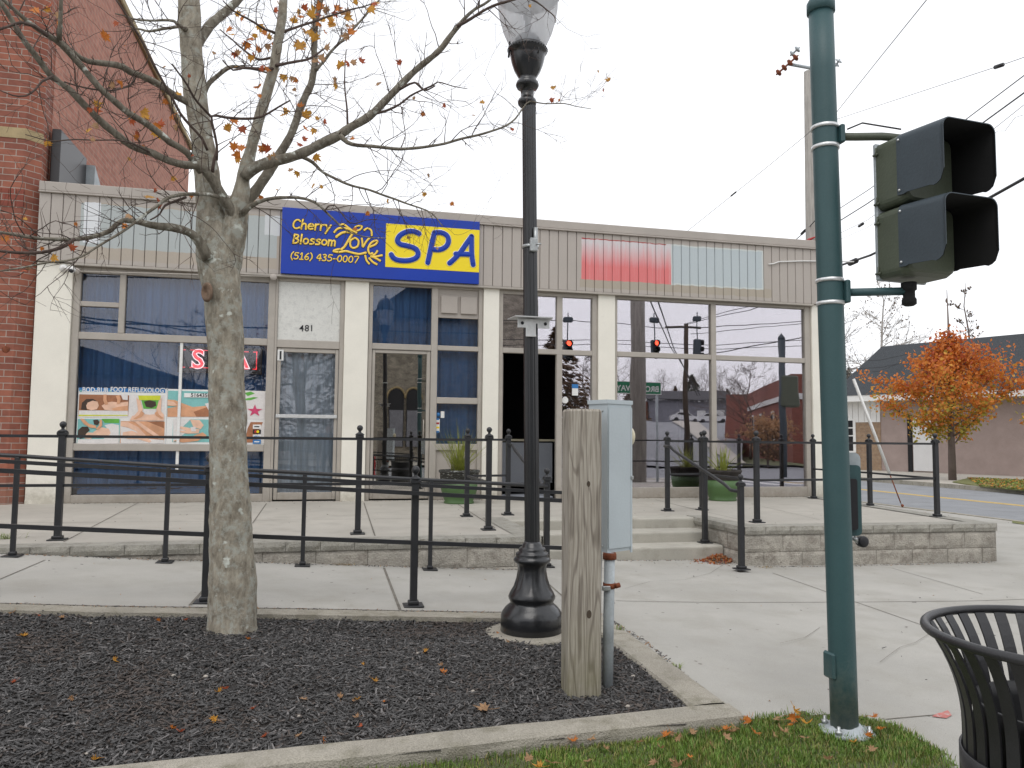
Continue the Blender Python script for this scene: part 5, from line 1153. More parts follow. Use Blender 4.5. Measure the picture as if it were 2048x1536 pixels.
p = gp(.34); m = MB(); m.bbox((p.x-.071, p.y-.03, p.z-.06), (p.x-.05, p.y+.05, p.z+.06), .008); m.build('handhole_cover', M['green_pole'], t)
_az = math.radians(40); r3 = Vector((math.cos(_az), -math.sin(_az), 0)); t3 = Vector((-math.sin(_az), -math.cos(_az), 0)); f3 = (r3+t3).normalized(); w3_ = (r3-t3).normalized(); zv = Vector((0, 0, 1))
O = atY(1744, 292, 3.13); O.z = 0; ztop = atY(1744, 290, 3.13).z; SH = .334
sg = thing('traffic_signal', 'two-section olive traffic signal with deep blue-grey visors, turned to the right', 'traffic light', O+zv*(ztop-2*SH))
def loc(a, b, z): return O+f3*a+w3_*b+zv*z
ML = Matrix((f3, w3_, zv)).transposed().to_4x4(); ML.translation = O
m = MB(); m.bbox((0, 0, ztop-2*SH+.004), (.022, .295, ztop), .006, M=ML); m.build('back_plate', M['pipe'], sg)
for k in range(2):
    za, zb_ = ztop-(k+1)*SH+.006, ztop-k*SH-.003
    m = MB(); pr = []
    # body narrows towards the door
    for (aa, e) in ((.022, 0), (.15, .0), (.185, .010), (.195, .02)):
        ring = []
        w_, hh, rr = .295-2*e, zb_-za-2*e, .035
        for (cx_, cz_, s0) in ((w_-rr, hh-rr, 0), (rr, hh-rr, 1), (rr, rr, 2), (w_-rr, rr, 3)):
            for q in range(5):
                an = (s0+q/4)*PI/2; ring.append(loc(aa, e+cx_+rr*math.cos(an), za+e+cz_+rr*math.sin(an)))
        pr.append(ring)
    vs = [v for r in pr for v in r]; nn = 20
    fs = [(i*nn+j, i*nn+(j+1) % nn, (i+1)*nn+(j+1) % nn, (i+1)*nn+j) for i in range(3) for j in range(nn)]+[tuple(range(3*nn, 4*nn)), tuple(range(nn))[::-1]]
    m.add(vs, fs, 0, False); hs = m.build('housing', M['olive'], sg)
    m = MB(); m.lathe([(.0001, .0), (.08, .004), (.112, .0)], (0, 0, 0), 28, M=Matrix.Translation(loc(.190, .147, (za+zb_)/2)) @ Matrix(((f3.x, w3_.x, 0, 0), (f3.y, w3_.y, 0, 0), (0, 0, 1, 0), (0, 0, 0, 1))) @ Matrix.Rotation(PI/2, 4, 'Y')); m.build('lens', M['redlens' if k == 0 else 'darklens'], hs)
    for zz in (zb_-.045, za+.04):
        m = MB(); m.tube([loc(.012, -.006, zz-.012), loc(.04, -.006, zz-.012)], .006, 6); m.tube([loc(.03, -.008, zz-.02), loc(.03, -.008, zz+.02)], .004, 6); m.build('hinge', M['olive'], hs)
    A0, A1, B0, B1, Rr = .15, .405, -.004, .299, .04; na = 14; path = []
    zl = za+.034
    for q in range(6): path.append((B0, q/6, 's'))
    for q in range(7): an = PI-q/6*PI/2; path.append((B0+Rr+Rr*math.cos(an), Rr*math.sin(an)-Rr, 'a'))
    for q in range(7): an = PI/2-q/6*PI/2; path.append((B1-Rr+Rr*math.cos(an), Rr*math.sin(an)-Rr, 'a'))
    for q in range(6): path.append((B1, 1-(q+1)/6, 's'))
    def vis(off):
        vs = []
        for i in range(na+1):
            aa = A0+(A1-A0)*i/na; c_ = .065; low = zl+.006
            if aa < .2: low = zl-.0
            if aa > A1-c_: low = zl+(c_-math.sqrt(max(c_**2-(aa-(A1-c_))**2, 0)))
            for (b_0, zz, ty) in path:
                top = zb_+.004-off
                if ty == 's': z = low+(top-Rr-low)*zz
                else: z = top+zz
                bb = b_0+(off if b_0 < .15 else -off); vs.append(loc(aa, bb, z-.02*(aa-A0)/.3))
        return vs
    nn = len(path); fs = [(i*nn+j, (i+1)*nn+j, (i+1)*nn+j+1, i*nn+j+1) for i in range(na) for j in range(nn-1)]
    m = MB(); m.add(vis(0), fs, 0, True); m.add(vis(.004), [f[::-1] for f in fs], 1, True); o_ = len(m.v)
    e0 = [na*nn+j for j in range(nn)]; e1 = [(na+1)*nn+na*nn+j for j in range(nn)]
    for j in range(nn-1): m.f.append((e0[j], e0[j+1], e1[j+1], e1[j])); m.m.append(0); m.sm.append(False)
    m.build('visor', [M['visor'], M['visor_in']], hs)
    m = MB()
    for zz in (zb_-.035, zl+.02): m.ball(loc(.165, B0-.003, zz), .006, n=8)
    m.build('screw', M['strap'], hs)
def arm(name, pts, r, par=sg, mat='olive'):
    m = MB(); m.tube(pts, r, 14); return m.build(name, M[mat], par)
u = gp(atY(1690, 278, GY).z); e = loc(.05, .05, ztop+.028); arm('upper_arm', [u, u.lerp(e, .5), loc(.03, .03, ztop+.035), e, loc(.075, .1, ztop+.02), loc(.08, .12, ztop-.03)], .019)
m = MB(); q = u+r3*.07; m.bbox((q.x-.012, q.y-.025, q.z-.045), (q.x+.012, q.y+.025, q.z+.045), .006); m.build('pole_bracket', M['green_pole'], sg)
l = gp(atY(1700, 588, GY).z); e = loc(.10, .10, ztop-2*SH-.055); arm('lower_arm', [l, e], .019, mat='green_pole')
m = MB(); q = l+r3*.07; m.bbox((q.x-.012, q.y-.025, q.z-.055), (q.x+.012, q.y+.025, q.z+.055), .006); m.build('pole_bracket', M['green_pole'], sg)
m = MB(); m.lathe([(.034, -.02), (.034, -.055), (.026, -.06), (.026, -.09), (.032, -.10), (.032, -.122), (.02, -.13)][::-1], e+zv*.06, 16); m.build('elbow', M['visor_in'], sg)
m = MB(); q = loc(.10, .08, ztop+.04); m.tube([u+r3*.1+zv*.02, (u+q)/2+zv*.055, q+zv*.01], .004, 6); m.build('cable', M['rubber'], sg)
# sign plate and push button
t = thing('push_button_sign', 'rounded sign plate seen from behind with a dark green button box on the green pole', 'sign', gp(1.1))
def rr_prism(m, x0, x1, z0, z1, y, th, r=.03):
    P = []
    for (cx_, cz_, s0) in ((x1-r, z1-r, 0), (x0+r, z1-r, 1), (x0+r, z0+r, 2), (x1-r, z0+r, 3)):
        for q in range(5): an = (s0+q/4)*PI/2; P.append((cx_+r*math.cos(an), y, cz_+r*math.sin(an)))
    Mr = Matrix.Translation((gp(1.1).x, GY, 0)) @ Matrix.Rotation(math.radians(-22), 4, 'Z')
    m.prism([Mr @ Vector(p) for p in P], Mr.to_3x3() @ Vector((0, th, 0)))
m = MB(); rr_prism(m, -.03, .132, .925, 1.325, .085, .004); m.build('plate', M['pipe'], t)
m = MB(); rr_prism(m, -.02, .128, .93, 1.265, .068, .014, .02); m.build('backing', M['green_pole'], t)
m = MB(); rr_prism(m, .02, .105, .96, 1.20, .045, .02, .01); m.build('button_box', M['ink'], t)
p = atY(1724, 1083, GY+.05); m = MB(); m.lathe([(.001, -.02), (.024, -.02), (.027, -.01), (.027, .015), (.02, .02)], (0, 0, 0), 18, M=Matrix.Translation(p) @ Matrix.Rotation(PI/2, 4, 'X')); m.build('push_button', M['ink'], t)
m = MB(); m.tube([p+Vector((-.02, 0, .0)), p+Vector((-.05, 0, .02))], .012, 8); m.build('bracket', M['steel'], t)

# ==================================================================  LITTER BIN
BX, BY = 2.000, 1.735
t = thing('litter_bin', 'black slatted steel litter bin with a flared rim at the bottom right', 'litter bin', (BX, BY, 0))
def br_(z): return .272 if z < .57 else .272+.085*(max(z-.57, 0)/.275)**2.2
N_ = 34
for i in range(N_):
    a = 2*PI*i/N_; ca, sa = math.cos(a), math.sin(a); m = MB(); vs = []; zs = list(np.linspace(.06, .57, 4))+list(np.linspace(.61, .845, 8)); hw = .0175
    for z in zs:
        r = br_(z); 
        for (dr, dt) in ((.003, -hw), (.003, hw), (-.003, hw), (-.003, -hw)): vs.append((BX+(r+dr)*ca-dt*sa*(1+.0), BY+(r+dr)*sa+dt*ca, z))
    k = len(zs); fs = [(q*4+j, q*4+(j+1) % 4, (q+1)*4+(j+1) % 4, (q+1)*4+j) for q in range(k-1) for j in range(4)]+[(3, 2, 1, 0), tuple((k-1)*4+j for j in range(4))]
    m.add(vs, fs); m.build('slat', M['canblack'], t)
def ring(r, z, rt, name, sc=1):
    m = MB(); n = 72; vs = []
    for j in range(n):
        a = 2*PI*j/n
        for q in range(12):
            b = 2*PI*q/12; vs.append((BX+(r+rt*math.cos(b))*math.cos(a), BY+(r+rt*math.cos(b))*math.sin(a), z+rt*sc*math.sin(b)))
    m.add(vs, [(j*12+q, ((j+1) % n)*12+q, ((j+1) % n)*12+(q+1) % 12, j*12+(q+1) % 12) for j in range(n) for q in range(12)], 0, True); m.build(name, M['canblack'], t)
ring(.362, .848, .0135, 'rim')
m = MB(); m.lathe([(.276, .40), (.284, .40), (.284, .52), (.276, .52), (.276, .40)], (BX, BY, 0), 72, caps=False); m.build('band', M['canblack'], t)
m = MB(); m.lathe([(.276, .05), (.284, .05), (.284, .10), (.276, .10), (.276, .05)], (BX, BY, 0), 72, caps=False); m.build('bottom_band', M['canblack'], t)
m = MB(); m.lathe([(.22, .04), (.235, .05), (.24, .62), (.25, .66), (.238, .66), (.228, .62), (.222, .07), (.0001, .06)], (BX, BY, 0), 48); m.build('liner', M['blk'], t)

# ==================================================================  PLANTERS
def planter(label, plabel, x, y, rimmat, seed, nb, hb, fan):
    r_ = random.Random(seed); t = thing('plant_pot', label, 'pot', (x, y, TZ), 'green plant pots on the terrace')
    m = MB(); m.lathe([(.17, .0), (.215, .0), (.22, .02), (.205, .035), (.235, .10), (.262, .20), (.27, .32)], (x, y, TZ), 40); m.build('bowl', M['pot'], t)
    m = MB(); m.lathe([(.268, .32), (.274, .325), (.284, .44), (.298, .445), (.30, .475), (.285, .48), (.27, .46), (.26, .40), (.0001, .40)], (x, y, TZ), 40); m.build('rim', M[rimmat], t)
    m = MB(); m.lathe([(.262, .405), (.2, .43), (.0001, .45)], (x, y, TZ), 24); m.build('soil', M['soil'], t)
    pl = thing('spiky_plant', plabel, 'plant', (x, y, TZ+.42)); m = MB(); md = MB()
    def blade(m, L_, a, el, w_, droop):
        b = Vector((x+r_.gauss(0, .03), y+r_.gauss(0, .03), TZ+.42)); d = Vector((math.cos(a)*math.cos(el), math.sin(a)*math.cos(el), math.sin(el))); s = Vector((-math.sin(a), math.cos(a), 0))*w_; vs = []; n = 7
        for i in range(n+1):
            f = i/n; p = b+d*L_*f-Vector((0, 0, droop*L_*f*f)); k = 1-f**2*.95; vs += [p-s*k, p+Vector((0, 0, -w_*.4*k)), p+s*k]
        m.add(vs, [(i*3+j, i*3+j+1, (i+1)*3+j+1, (i+1)*3+j) for i in range(n) for j in range(2)], 0, True)
    for i in range(nb): blade(m, hb*r_.uniform(.55, 1.05), r_.uniform(0, 6.28), math.radians(r_.uniform(fan, 86)), r_.uniform(.005, .011), r_.uniform(.0, .3))
    m.build('leaves', M['blade'], pl)
    for i in range(45): blade(md, hb*r_.uniform(.2, .5), r_.uniform(0, 6.28), math.radians(r_.uniform(5, 45)), .004, r_.uniform(.2, .7))
    md.build('dead_leaves', M['leafdry'], pl)
planter('green pot with peeling white rim in front of the narrow panes', 'dense upright spiky plant in the pot by the narrow panes', 1.865, 11.12, 'potrim', 3, 120, .84, 42)
planter('green pot with brown rim in front of the big right window', 'sparse yellow spiky plant in the pot by the big right window', 6.07, 11.14, 'wood_dark' if 'wood_dark' in M else 'soil', 5, 46, .66, 22)

# ==================================================================  THE STREET TREE
def smooth(pts, rs, step):
    out = []; ro = []
    for i in range(len(pts)-1):
        p0, p1, p2, p3 = pts[max(i-1, 0)], pts[i], pts[i+1], pts[min(i+2, len(pts)-1)]
        k = max(1, int((p2-p1).length/step))
        for s in range(k):
            u = s/k; out.append(.5*((2*p1)+(p2-p0)*u+(2*p0-5*p1+4*p2-p3)*u*u+(3*p1-p0-3*p2+p3)*u**3)); ro.append(rs[i]*(1-u)+rs[i+1]*u)
    out.append(pts[-1]); ro.append(rs[-1]); return out, ro
TY = 5.0
def limbpts(L_, d0, d1):
    pts = []; rs = []; n = len(L_)
    for i, (x, y, r) in enumerate(L_):
        Y = TY+d0+(d1-d0)*i/(n-1); p = atY(x, y, Y); pts.append(p); rs.append(r*(1 if r > 14 else .88)*(p-CAM).dot(FW)/FOC)
    return pts, rs
TREE = thing('street_tree', 'grey lichen-covered maple with few orange leaves left, in the mulch bed', 'tree', (-.54, 5.0, .2))
TR = [(464, 1275, 50), (465, 1240, 48), (466, 1190, 45.5), (463, 1100, 42), (461, 1000, 39.5), (457, 900, 36.5), (454, 800, 34), (452, 700, 34.5), (446, 600, 36.5), (440, 555, 38), (434, 510, 39), (428, 470, 33), (422, 420, 27), (417, 376, 25), (407, 300, 22.5), (398, 240, 21.5), (390, 180, 21), (384, 110, 21), (379, 40, 22), (378, -40, 19), (380, -160, 16), (386, -300, 12), (388, -420, 5)]
pts, rs = limbpts(TR, 0, .0); pts, rs = smooth(pts, rs, .022)
n = 64; vs = []
for k, (p, r) in enumerate(zip(pts, rs)):
    for j in range(n):
        a = 2*PI*j/n; d = Vector((math.cos(a), math.sin(a), 0)); q = p+d*r
        h = .10*noise.noise(Vector((q.x*6, q.y*6, q.z*3)))+.075*noise.noise(Vector((q.x*22, q.y*22, q.z*9)))+.035*noise.noise(Vector((q.x*60, q.y*60, q.z*30)))
        fl = .20*max(0, 1-(p.z-pts[0].z)/.14)**2*(.6+.4*math.cos(5*a+1))
        vs.append(p+d*(r*(1+h+fl)))
m = MB(); m.add(vs, [(k*n+j, k*n+(j+1) % n, (k+1)*n+(j+1) % n, (k+1)*n+j) for k in range(len(pts)-1) for j in range(n)], 0, True); m.build('trunk', M['bark'], TREE)
kc = atY(414, 584, TY-.13); m = MB(); vs = []; n = 24
for (rr, dy) in ((.048, .012), (.046, -.010), (.036, -.016), (.026, -.006), (.0001, -.002)):
    for j in range(n): a = 2*PI*j/n; vs.append((kc.x+rr*.72*math.cos(a), kc.y+dy+.012*math.cos(a)*-1, kc.z+rr*1.25*math.sin(a)))
m.add(vs, [(k*n+j, k*n+(j+1) % n, (k+1)*n+(j+1) % n, (k+1)*n+j) for k in range(4) for j in range(n)], 0, True); m.build('branch_scar', M['scar'], TREE)
LIMBS = [
 ([(446,600,20),(450,560,25),(456,520,28),(465,478,26),(474,420,22),(482,385,16),(488,352,14),(499,308,13),(511,265,12),(523,222,11.5),(536,178,11.5),(547,137,11),(556,85,10.5),(564,34,10),(570,-30,8),(580,-150,5),(592,-260,2)], .04, -.25),
 ([(474,425,15),(490,405,13),(506,390,12),(522,368,11.5),(537,345,11),(552,322,10.5),(564,304,10),(577,280,9),(588,253,8.5),(599,222,8),(612,191,8),(624,162,7.5),(629,130,7.5),(628,100,7),(629,68,7),(634,35,6.5),(640,0,6),(650,-60,5),(665,-150,2)], .05, .35),
 ([(488,356,12),(510,336,13),(533,326,12.5),(560,319,12),(590,311,11.5),(620,298,11),(649,284,11),(675,272,10.5),(700,256,9.5),(739,232,9),(765,208,8.5),(790,181,8),(815,157,7.5),(842,133,7),(865,113,6.5),(886,92,6.5),(905,66,6),(917,50,5.5),(928,36,4),(950,18,3.5),(978,1,3),(1010,-40,2)], -.1, -.55),
 ([(913,52,4),(940,36,3.5),(975,17,3),(1010,4,3),(1045,-6,2.6),(1075,4,2),(1095,20,1.6),(1108,32,1.2),(1111,46,.8)], -.50, -.75),
 ([(680,270,6),(695,284,5),(715,290,4.5),(739,292,4.2),(770,295,4),(801,299,3.8),(838,295,3.5),(876,289,3.2),(912,281,3),(944,273,2.8),(980,264,2.5),(1010,252,2.3),(1030,238,2),(1043,220,1.8),(1052,207,1.6),(1060,202,1.6),(1090,208,1.4),(1129,207,1.2),(1150,212,1),(1183,219,.7)], -.35, -.5),
 ([(598,312,4.5),(625,325,4),(647,345,3.2),(675,360,3),(705,372,2.8),(740,380,2.6),(773,393,2.4),(808,405,2.2),(842,417,1.8),(865,428,1.4),(886,454,.9)], -.1, -.45),
 ([(484,428,8),(496,416,6.5),(513,406,5),(530,399,4.2),(547,396,4),(575,395,3.6),(598,396,3.4),(620,402,3),(640,412,2.8),(666,437,2.4),(693,461,1.8),(730,474,1.4),(773,476,.9)], -.1, -.4),
 ([(470,440,14),(462,420,12),(448,398,11),(432,372,11),(418,352,10),(405,334,9.5),(390,330,9.5),(369,330,9),(340,322,8.5),(308,308,8.5),(284,300,8.5),(260,290,8),(236,272,8),(212,253,8),(194,236,8),(178,219,8),(157,198,8),(137,178,7.5),(118,164,7),(102,150,7),(84,126,6.5),(68,106,6.5),(50,82,6),(34,58,6),(15,28,5.5),(-10,-10,5)], -.05, -.75),
 ([(402,345,8),(390,325,7.5),(375,305,7.5),(358,294,7.5),(342,285,7.5),(325,270,7.5),(308,257,7.5),(284,243,7),(260,229,7),(232,205,7),(205,181,7),(178,151,7),(154,123,7.5),(135,100,8),(113,80,8),(98,72,6),(79,60,5.5),(50,38,5),(20,12,4.5),(-20,-25,4)], -.18, -.85),
 ([(392,215,8),(369,202,8),(355,194,8),(342,186,7.5),(325,174,7.5),(308,164,7.5),(284,152,7.5),(260,144,7.5),(245,134,7.5),(232,130,7),(205,126,6.5),(178,122,6.5),(160,115,6),(148,104,5)], 0, -.6),
 ([(117,80,6),(119,55,5),(120,30,4.5),(122,0,4),(124,-40,3)], -.8, -.9),
 ([(96,72,5),(70,52,4),(45,45,3.5),(20,52,3),(-10,62,2.5)], -.82, -.95),
 ([(416,520,14),(403,492,12),(394,478,11),(383,468,9.5),(362,459,9),(342,454,9),(320,452,8.5),(301,450,7.5),(275,444,6.5),(246,441,6),(232,449,5.5),(219,461,5.5),(200,469,5),(178,475,5),(155,477,4.5),(130,478,4.3),(100,477,4),(68,475,3.8),(35,470,3.5),(0,465,3.3),(-30,460,3)], -.1, -.6),
 ([(150,477,4),(135,489,4),(120,496,4),(95,503,3.8),(68,506,3.6),(35,504,3.4),(0,500,3.2),(-30,496,3)], -.5, -.7),
 ([(440,396,5),(420,389,4.5),(398,388,4),(376,388,4),(358,389,4),(342,393,4),(327,402,3.8),(314,413,3.6),(290,430,3.3),(267,448,3),(243,463,2.8),(219,478,2.7),(190,497,2.5),(164,513,2.4),(134,521,2.3),(103,524,2.2),(50,534,2),(0,541,1.8),(-30,545,1.5)], -.12, -.75),
 ([(396,218,7),(402,205,6.5),(407,191,6),(413,176,5.5),(420,164,5.5),(437,150,5),(455,137,5),(466,134,4),(490,136,3.2),(515,140,2.6),(540,147,2)], 0, .3),
 ([(388,118,12),(392,98,11),(400,78,11),(410,64,11),(417,55,11),(430,42,10.5),(444,30,10),(460,15,9),(478,-2,8),(500,-40,6)], 0, .5),
 ([(372,60,7),(360,52,4),(348,42,3.2),(325,40,2.8),(300,41,2.5),(275,39,2.2),(255,34,1.8),(230,28,1.4)], -.05, -.5),
 ([(370,52,5),(350,54,3.6),(325,58,3.2),(297,63,2.8),(278,58,2.2),(262,54,1.6)], -.05, .3),
 ([(232,0,2.2),(258,40,2.4),(284,82,2.8),(305,125,3),(325,160,3),(342,191,3),(360,225,3),(380,250,3.2),(403,275,3.4),(415,300,3)], -.5, -.2),
 ([(433,320,3.2),(434,290,3),(427,262,3),(424,233,3),(450,235,3),(480,237,3),(508,237,2.8),(525,233,2.6),(537,226,2.4),(560,212,2),(581,200,1.7)], -.16, -.35),
 ([(424,235,3),(405,215,2.8),(388,195,2.6),(375,172,2.4),(360,150,2),(345,128,1.6)], -.17, -.45),
 ([(425,345,4),(428,320,3.6),(434,300,3)], -.16, -.17),
 ([(632,140,4.5),(640,130,4),(650,119,3.6),(662,105,3.4),(678,88,3.2),(693,72,3),(706,58,2.8),(719,44,2.6),(731,31,2.4),(743,18,2.2),(760,0,2)], .2, .5),
 ([(556,67,4),(580,58,3),(605,49,2.8),(636,40,2.5),(665,31,2.2),(695,20,2),(723,13,1.6),(750,5,1)], -.18, .1),
 ([(552,131,4),(575,126,3.2),(595,122,3),(614,118,2.8),(635,108,2.3),(655,93,1.6)], -.2, .1),
 ([(545,138,4),(525,138,3.4),(500,136,3),(480,137,2.4),(466,141,2),(445,120,1.5)], -.18, -.5),
 ([(548,66,3.5),(530,58,2.8),(505,42,2.4),(480,28,2),(462,18,1.6),(446,2,1.2)], -.2, -.6),
 ([(546,115,3.2),(520,118,2.6),(500,108,2.4),(478,92,2),(460,76,1.6),(440,60,1.2)], -.18, .25),
 ([(695,256,2.6),(694,225,2.2),(691,190,1.8),(690,155,1.5),(691,125,1.2),(692,99,.8)], -.25, -.3),
 ([(595,310,3),(618,296,2.6),(640,280,2.6),(662,268,2.4),(678,262,2)], .0, .2),
 ([(800,178,3),(830,165,2.4),(850,180,2),(870,172,1.4)], -.35, -.6),
 ([(745,228,3.4),(770,222,3),(800,208,2.6),(820,192,2.3),(845,180,2.2),(862,172,2),(875,164,1.6),(905,172,1.2),(935,178,.8)], -.3, -.45),
 ([(300,305,2.5),(270,290,2),(240,282,1.8),(200,280,1.6),(150,278,1.5),(100,281,1.4),(50,270,1)], -.5, -.8),
 ([(105,152,3),(85,162,2.6),(72,178,2.4),(52,192,2),(25,190,1.6),(0,180,1.2)], -.7, -.9),
 ([(270,150,3),(262,168,2.4),(240,176,2.2),(215,181,2.2),(185,178,2),(155,172,1.8),(128,164,1.6)], -.3, -.7),
 ([(372,395,3),(350,402,3),(330,412,2.5),(318,430,2),(300,440,1.5)], -.2, -.4),
 ([(666,437,1.8),(650,420,1.6),(668,410,1.3),(700,445,1.2),(730,440,1),(752,438,.7)], -.3, -.45),
]
CURVES = []
for L_, d0, d1 in LIMBS:
    pts, rs = limbpts(L_, d0, d1); pts, rs = smooth(pts, rs, .03)
    pts = [p+Vector((noise.noise(p*7), noise.noise(p*7+Vector((5, 0, 0))), noise.noise(p*7+Vector((0, 9, 0)))))*.006 for p in pts]
    rs = [r*(1+.13*noise.noise(p*30)) for p, r in zip(pts, rs)]
    m = MB(); m.tube(pts, rs, 14 if rs[0] > .02 else 8); m.build('limb', M['bark'] if rs[0] > .05 else M['limb_bark'] if rs[0] > .012 else M['twig'], TREE)
    CURVES.append((pts, rs))
tw = MB(); tips = []
def twig(p, d, L_, r, lev):
    n = max(3, int(L_/.045)); pts = [p]; dd = d.copy()
    for i in range(n):
        dd = (dd+Vector((rnd.gauss(0, .17), rnd.gauss(0, .17), rnd.gauss(.02, .16)))).normalized(); pts.append(pts[-1]+dd*(L_/n))
    tw.tube(pts, [max(r*(1-.65*i/n), .0007) for i in range(n+1)], 4 if r < .002 else 5, caps=False)
    tips.append((pts[-1], dd))
    if lev > 0:
        k = rnd.randint(1, 4)
        for _ in range(k):
            i = rnd.randint(1, n); o = Vector((rnd.gauss(0, 1), rnd.gauss(0, 1), rnd.gauss(.2, 1))); o = (o-dd*o.dot(dd)).normalized()
            twig(pts[i], (dd*.8+o*.75).normalized(), L_*rnd.uniform(.35, .7), r*.62, lev-1)
for pts, rs in CURVES[:]:
    acc = 0; nxt = rnd.uniform(.05, .12)
    for i in range(1, len(pts)-1):
        acc += (pts[i]-pts[i-1]).length
        if rs[i] > .030: acc = min(acc, nxt*.5); continue
        if acc > nxt:
            acc = 0; nxt = rnd.uniform(.016, .055) if rs[i] < .015 else rnd.uniform(.03, .09)
            t_ = (pts[i+1]-pts[i-1]).normalized(); o = Vector((rnd.gauss(0, 1), rnd.gauss(0, .8), rnd.gauss(.25, 1))); o = (o-t_*o.dot(t_)).normalized()
            L_ = rnd.choice((.07, .12, .2, .3, .42))*rnd.uniform(.7, 1.25); twig(pts[i], (t_*.55+o*.8).normalized(), L_, min(rs[i]*.45, .0034), 2 if L_ > .15 else 1)
tw.build('twigs', M['twig'], TREE)
lv = [(480,28),(548,20),(583,42),(596,37),(606,19),(625,11),(642,48),(657,42),(665,55),(620,57),(688,35),(701,31),(699,72),(711,7),(745,4),(757,8),(532,88),(521,103),(495,83),(508,70),(534,66),(475,132),(473,112),(502,112),(526,136),(512,167),(539,149),(565,149),(594,156),(651,101),(605,83),(600,99),(642,123),(680,134),(701,130),(721,123),(673,163),(600,213),(567,231),(631,237),(605,255),(631,257),(605,279),(466,239),(455,255),(486,253),(473,299),(488,299),(473,314),(490,314),(537,301),(541,314),(552,318),(627,308),(455,59),(633,83),(294,239),(287,243),(311,260),(355,253),(321,253),(342,236),(208,72),(178,267),(188,219),(250,455),(301,393),(434,393),(506,393),(523,393),(584,342),(625,373),(263,239),(617,33),(640,20),(655,25),(668,18),(690,52),(560,12),(520,50),(612,62),(648,62),(90,15),(82,22)]
lf = MB()
def leaf(p, s, mi, seed):
    L2 = [(0, 0), (.14, .08), (.46, .0), (.30, .20), (.58, .34), (.34, .38), (.40, .66), (.18, .52), (.0, 1.0), (-.18, .53), (-.42, .64), (-.33, .37), (-.56, .32), (-.30, .19), (-.46, .0), (-.14, .09)]
    r_ = random.Random(seed); R_ = Matrix.Rotation(r_.uniform(0, 6.28), 3, 'Y') @ Matrix.Rotation(r_.gauss(PI/2, .6), 3, 'X') @ Matrix.Rotation(r_.gauss(0, .5), 3, 'Y')
    cu = r_.uniform(-.5, .7); vs = [p]+[p+R_ @ Vector((x*s, y*s, cu*s*(x*x*1.5+(y-.2)**2*.5))) for x, y in L2]; n = len(L2)
    lf.add(vs, [(0, i+1, (i+1) % n+1) for i in range(n)], mi, False)
for i, (x, y) in enumerate(lv):
    p = atY(x, y, TY+rnd.uniform(-.35, .2))
    for q in range(1 if i % 2 else 2): leaf(p+Vector((rnd.gauss(0, .012), rnd.gauss(0, .03), rnd.gauss(0, .012)))*(q+.3), rnd.uniform(.042, .074), rnd.choice((0, 0, 1, 1, 3, 2)), i*7+q)
for i in range(90):
    p, d = rnd.choice(tips); leaf(p, rnd.uniform(.02, .045), rnd.choice((0, 1, 2, 3)), 900+i)
lf.build('leaves', [M['leaf1'], M['leaf2'], M['leaf3'], M['leafdry']], TREE)

# ==================================================================  ACROSS THE SIDE STREET
t = thing('low_building', 'low pinkish building with dark shingle roof across the side street', 'building', (27, 30, .05))
A = atZ(1697, 937, .08); Bq = atZ(2048, 951, .08); dv = (Bq-A); dv.z = 0; dv.normalize(); nv = Vector((-dv.y, dv.x, 0)); nv = nv if nv.dot(Vector((1, 0, 0))) > 0 else -nv
def lb(s, o, z): return Vector((A.x, A.y, 0))+dv*s+nv*o+zv*z
def onwall(px, py):      # point of the wall plane seen at a pixel -> (along, height)
    v = ray(px, py); s = (A-CAM).dot(nv)/v.dot(nv); p = CAM+v*s; return (p-A).dot(dv), p.z
Ls = 26
s1, _ = onwall(1762, 880); s_e, z_e = onwall(1850, 800); 
m = MB(); m.prism([lb(0, 0, 0), lb(Ls, 0, 0), lb(Ls, 11, 0), lb(0, 11, 0)], (0, 0, z_e+.3)); m.build('wall', M['stucco'], t)
m = MB(); m.prism([lb(0, -.03, 0), lb(s1, -.03, 0), lb(s1, .05, 0), lb(0, .05, 0)], (0, 0, z_e-.6)); m.build('brick_part', M['tanbrick'], t)
m = MB()
x = 0.0
while x < s1: m.prism([lb(x+.01, -.06, z_e-.95), lb(min(x+.28, s1), -.06, z_e-.95), lb(min(x+.28, s1), .02, z_e-.95), lb(x+.01, .02, z_e-.95)], (0, 0, .95)); x += .29
m.build('white_siding', M['white'], t)
m = MB(); q = [lb(-.5, -.75, z_e), lb(Ls, -.75, z_e), lb(Ls, 0.2, z_e), lb(-.5, 0.2, z_e)]; m.prism(q, (0, 0, .28)); m.build('white_fascia', M['white'], t)
zr = 5.95; m = MB()
m.add([lb(-.5, -.78, z_e+.28), lb(Ls, -.78, z_e+.28), lb(Ls, 1.6, zr), lb(.9, 1.6, zr), lb(-.5, 12, z_e+.28), lb(.9, 9, zr), lb(Ls, 9, zr), lb(Ls, 12, z_e+.28)], [(0, 1, 2, 3), (4, 0, 3, 5), (3, 2, 6, 5), (5, 6, 7, 4)])
rf = m.build('roof', M['shingle'], t)
sa, za_ = onwall(1826, 835); sb, zb2 = onwall(1868, 932)
m = MB(); m.prism([lb(sa, -.05, .1), lb(sb, -.05, .1), lb(sb, .02, .1), lb(sa, .02, .1)], (0, 0, za_-.1)); dd = m.build('door', M['carwhite'], t)
m = MB(); m.prism([lb(sa-.25, -.04, .02), lb(sa-.05, -.04, .02), lb(sa-.05, .02, .02), lb(sa-.25, .02, .02)], (0, 0, za_+.1)); m.build('door_frame', M['dark'], dd)
sa, za_ = onwall(1699, 838); sb, _ = onwall(1712, 838); _, zb2 = onwall(1705, 905)
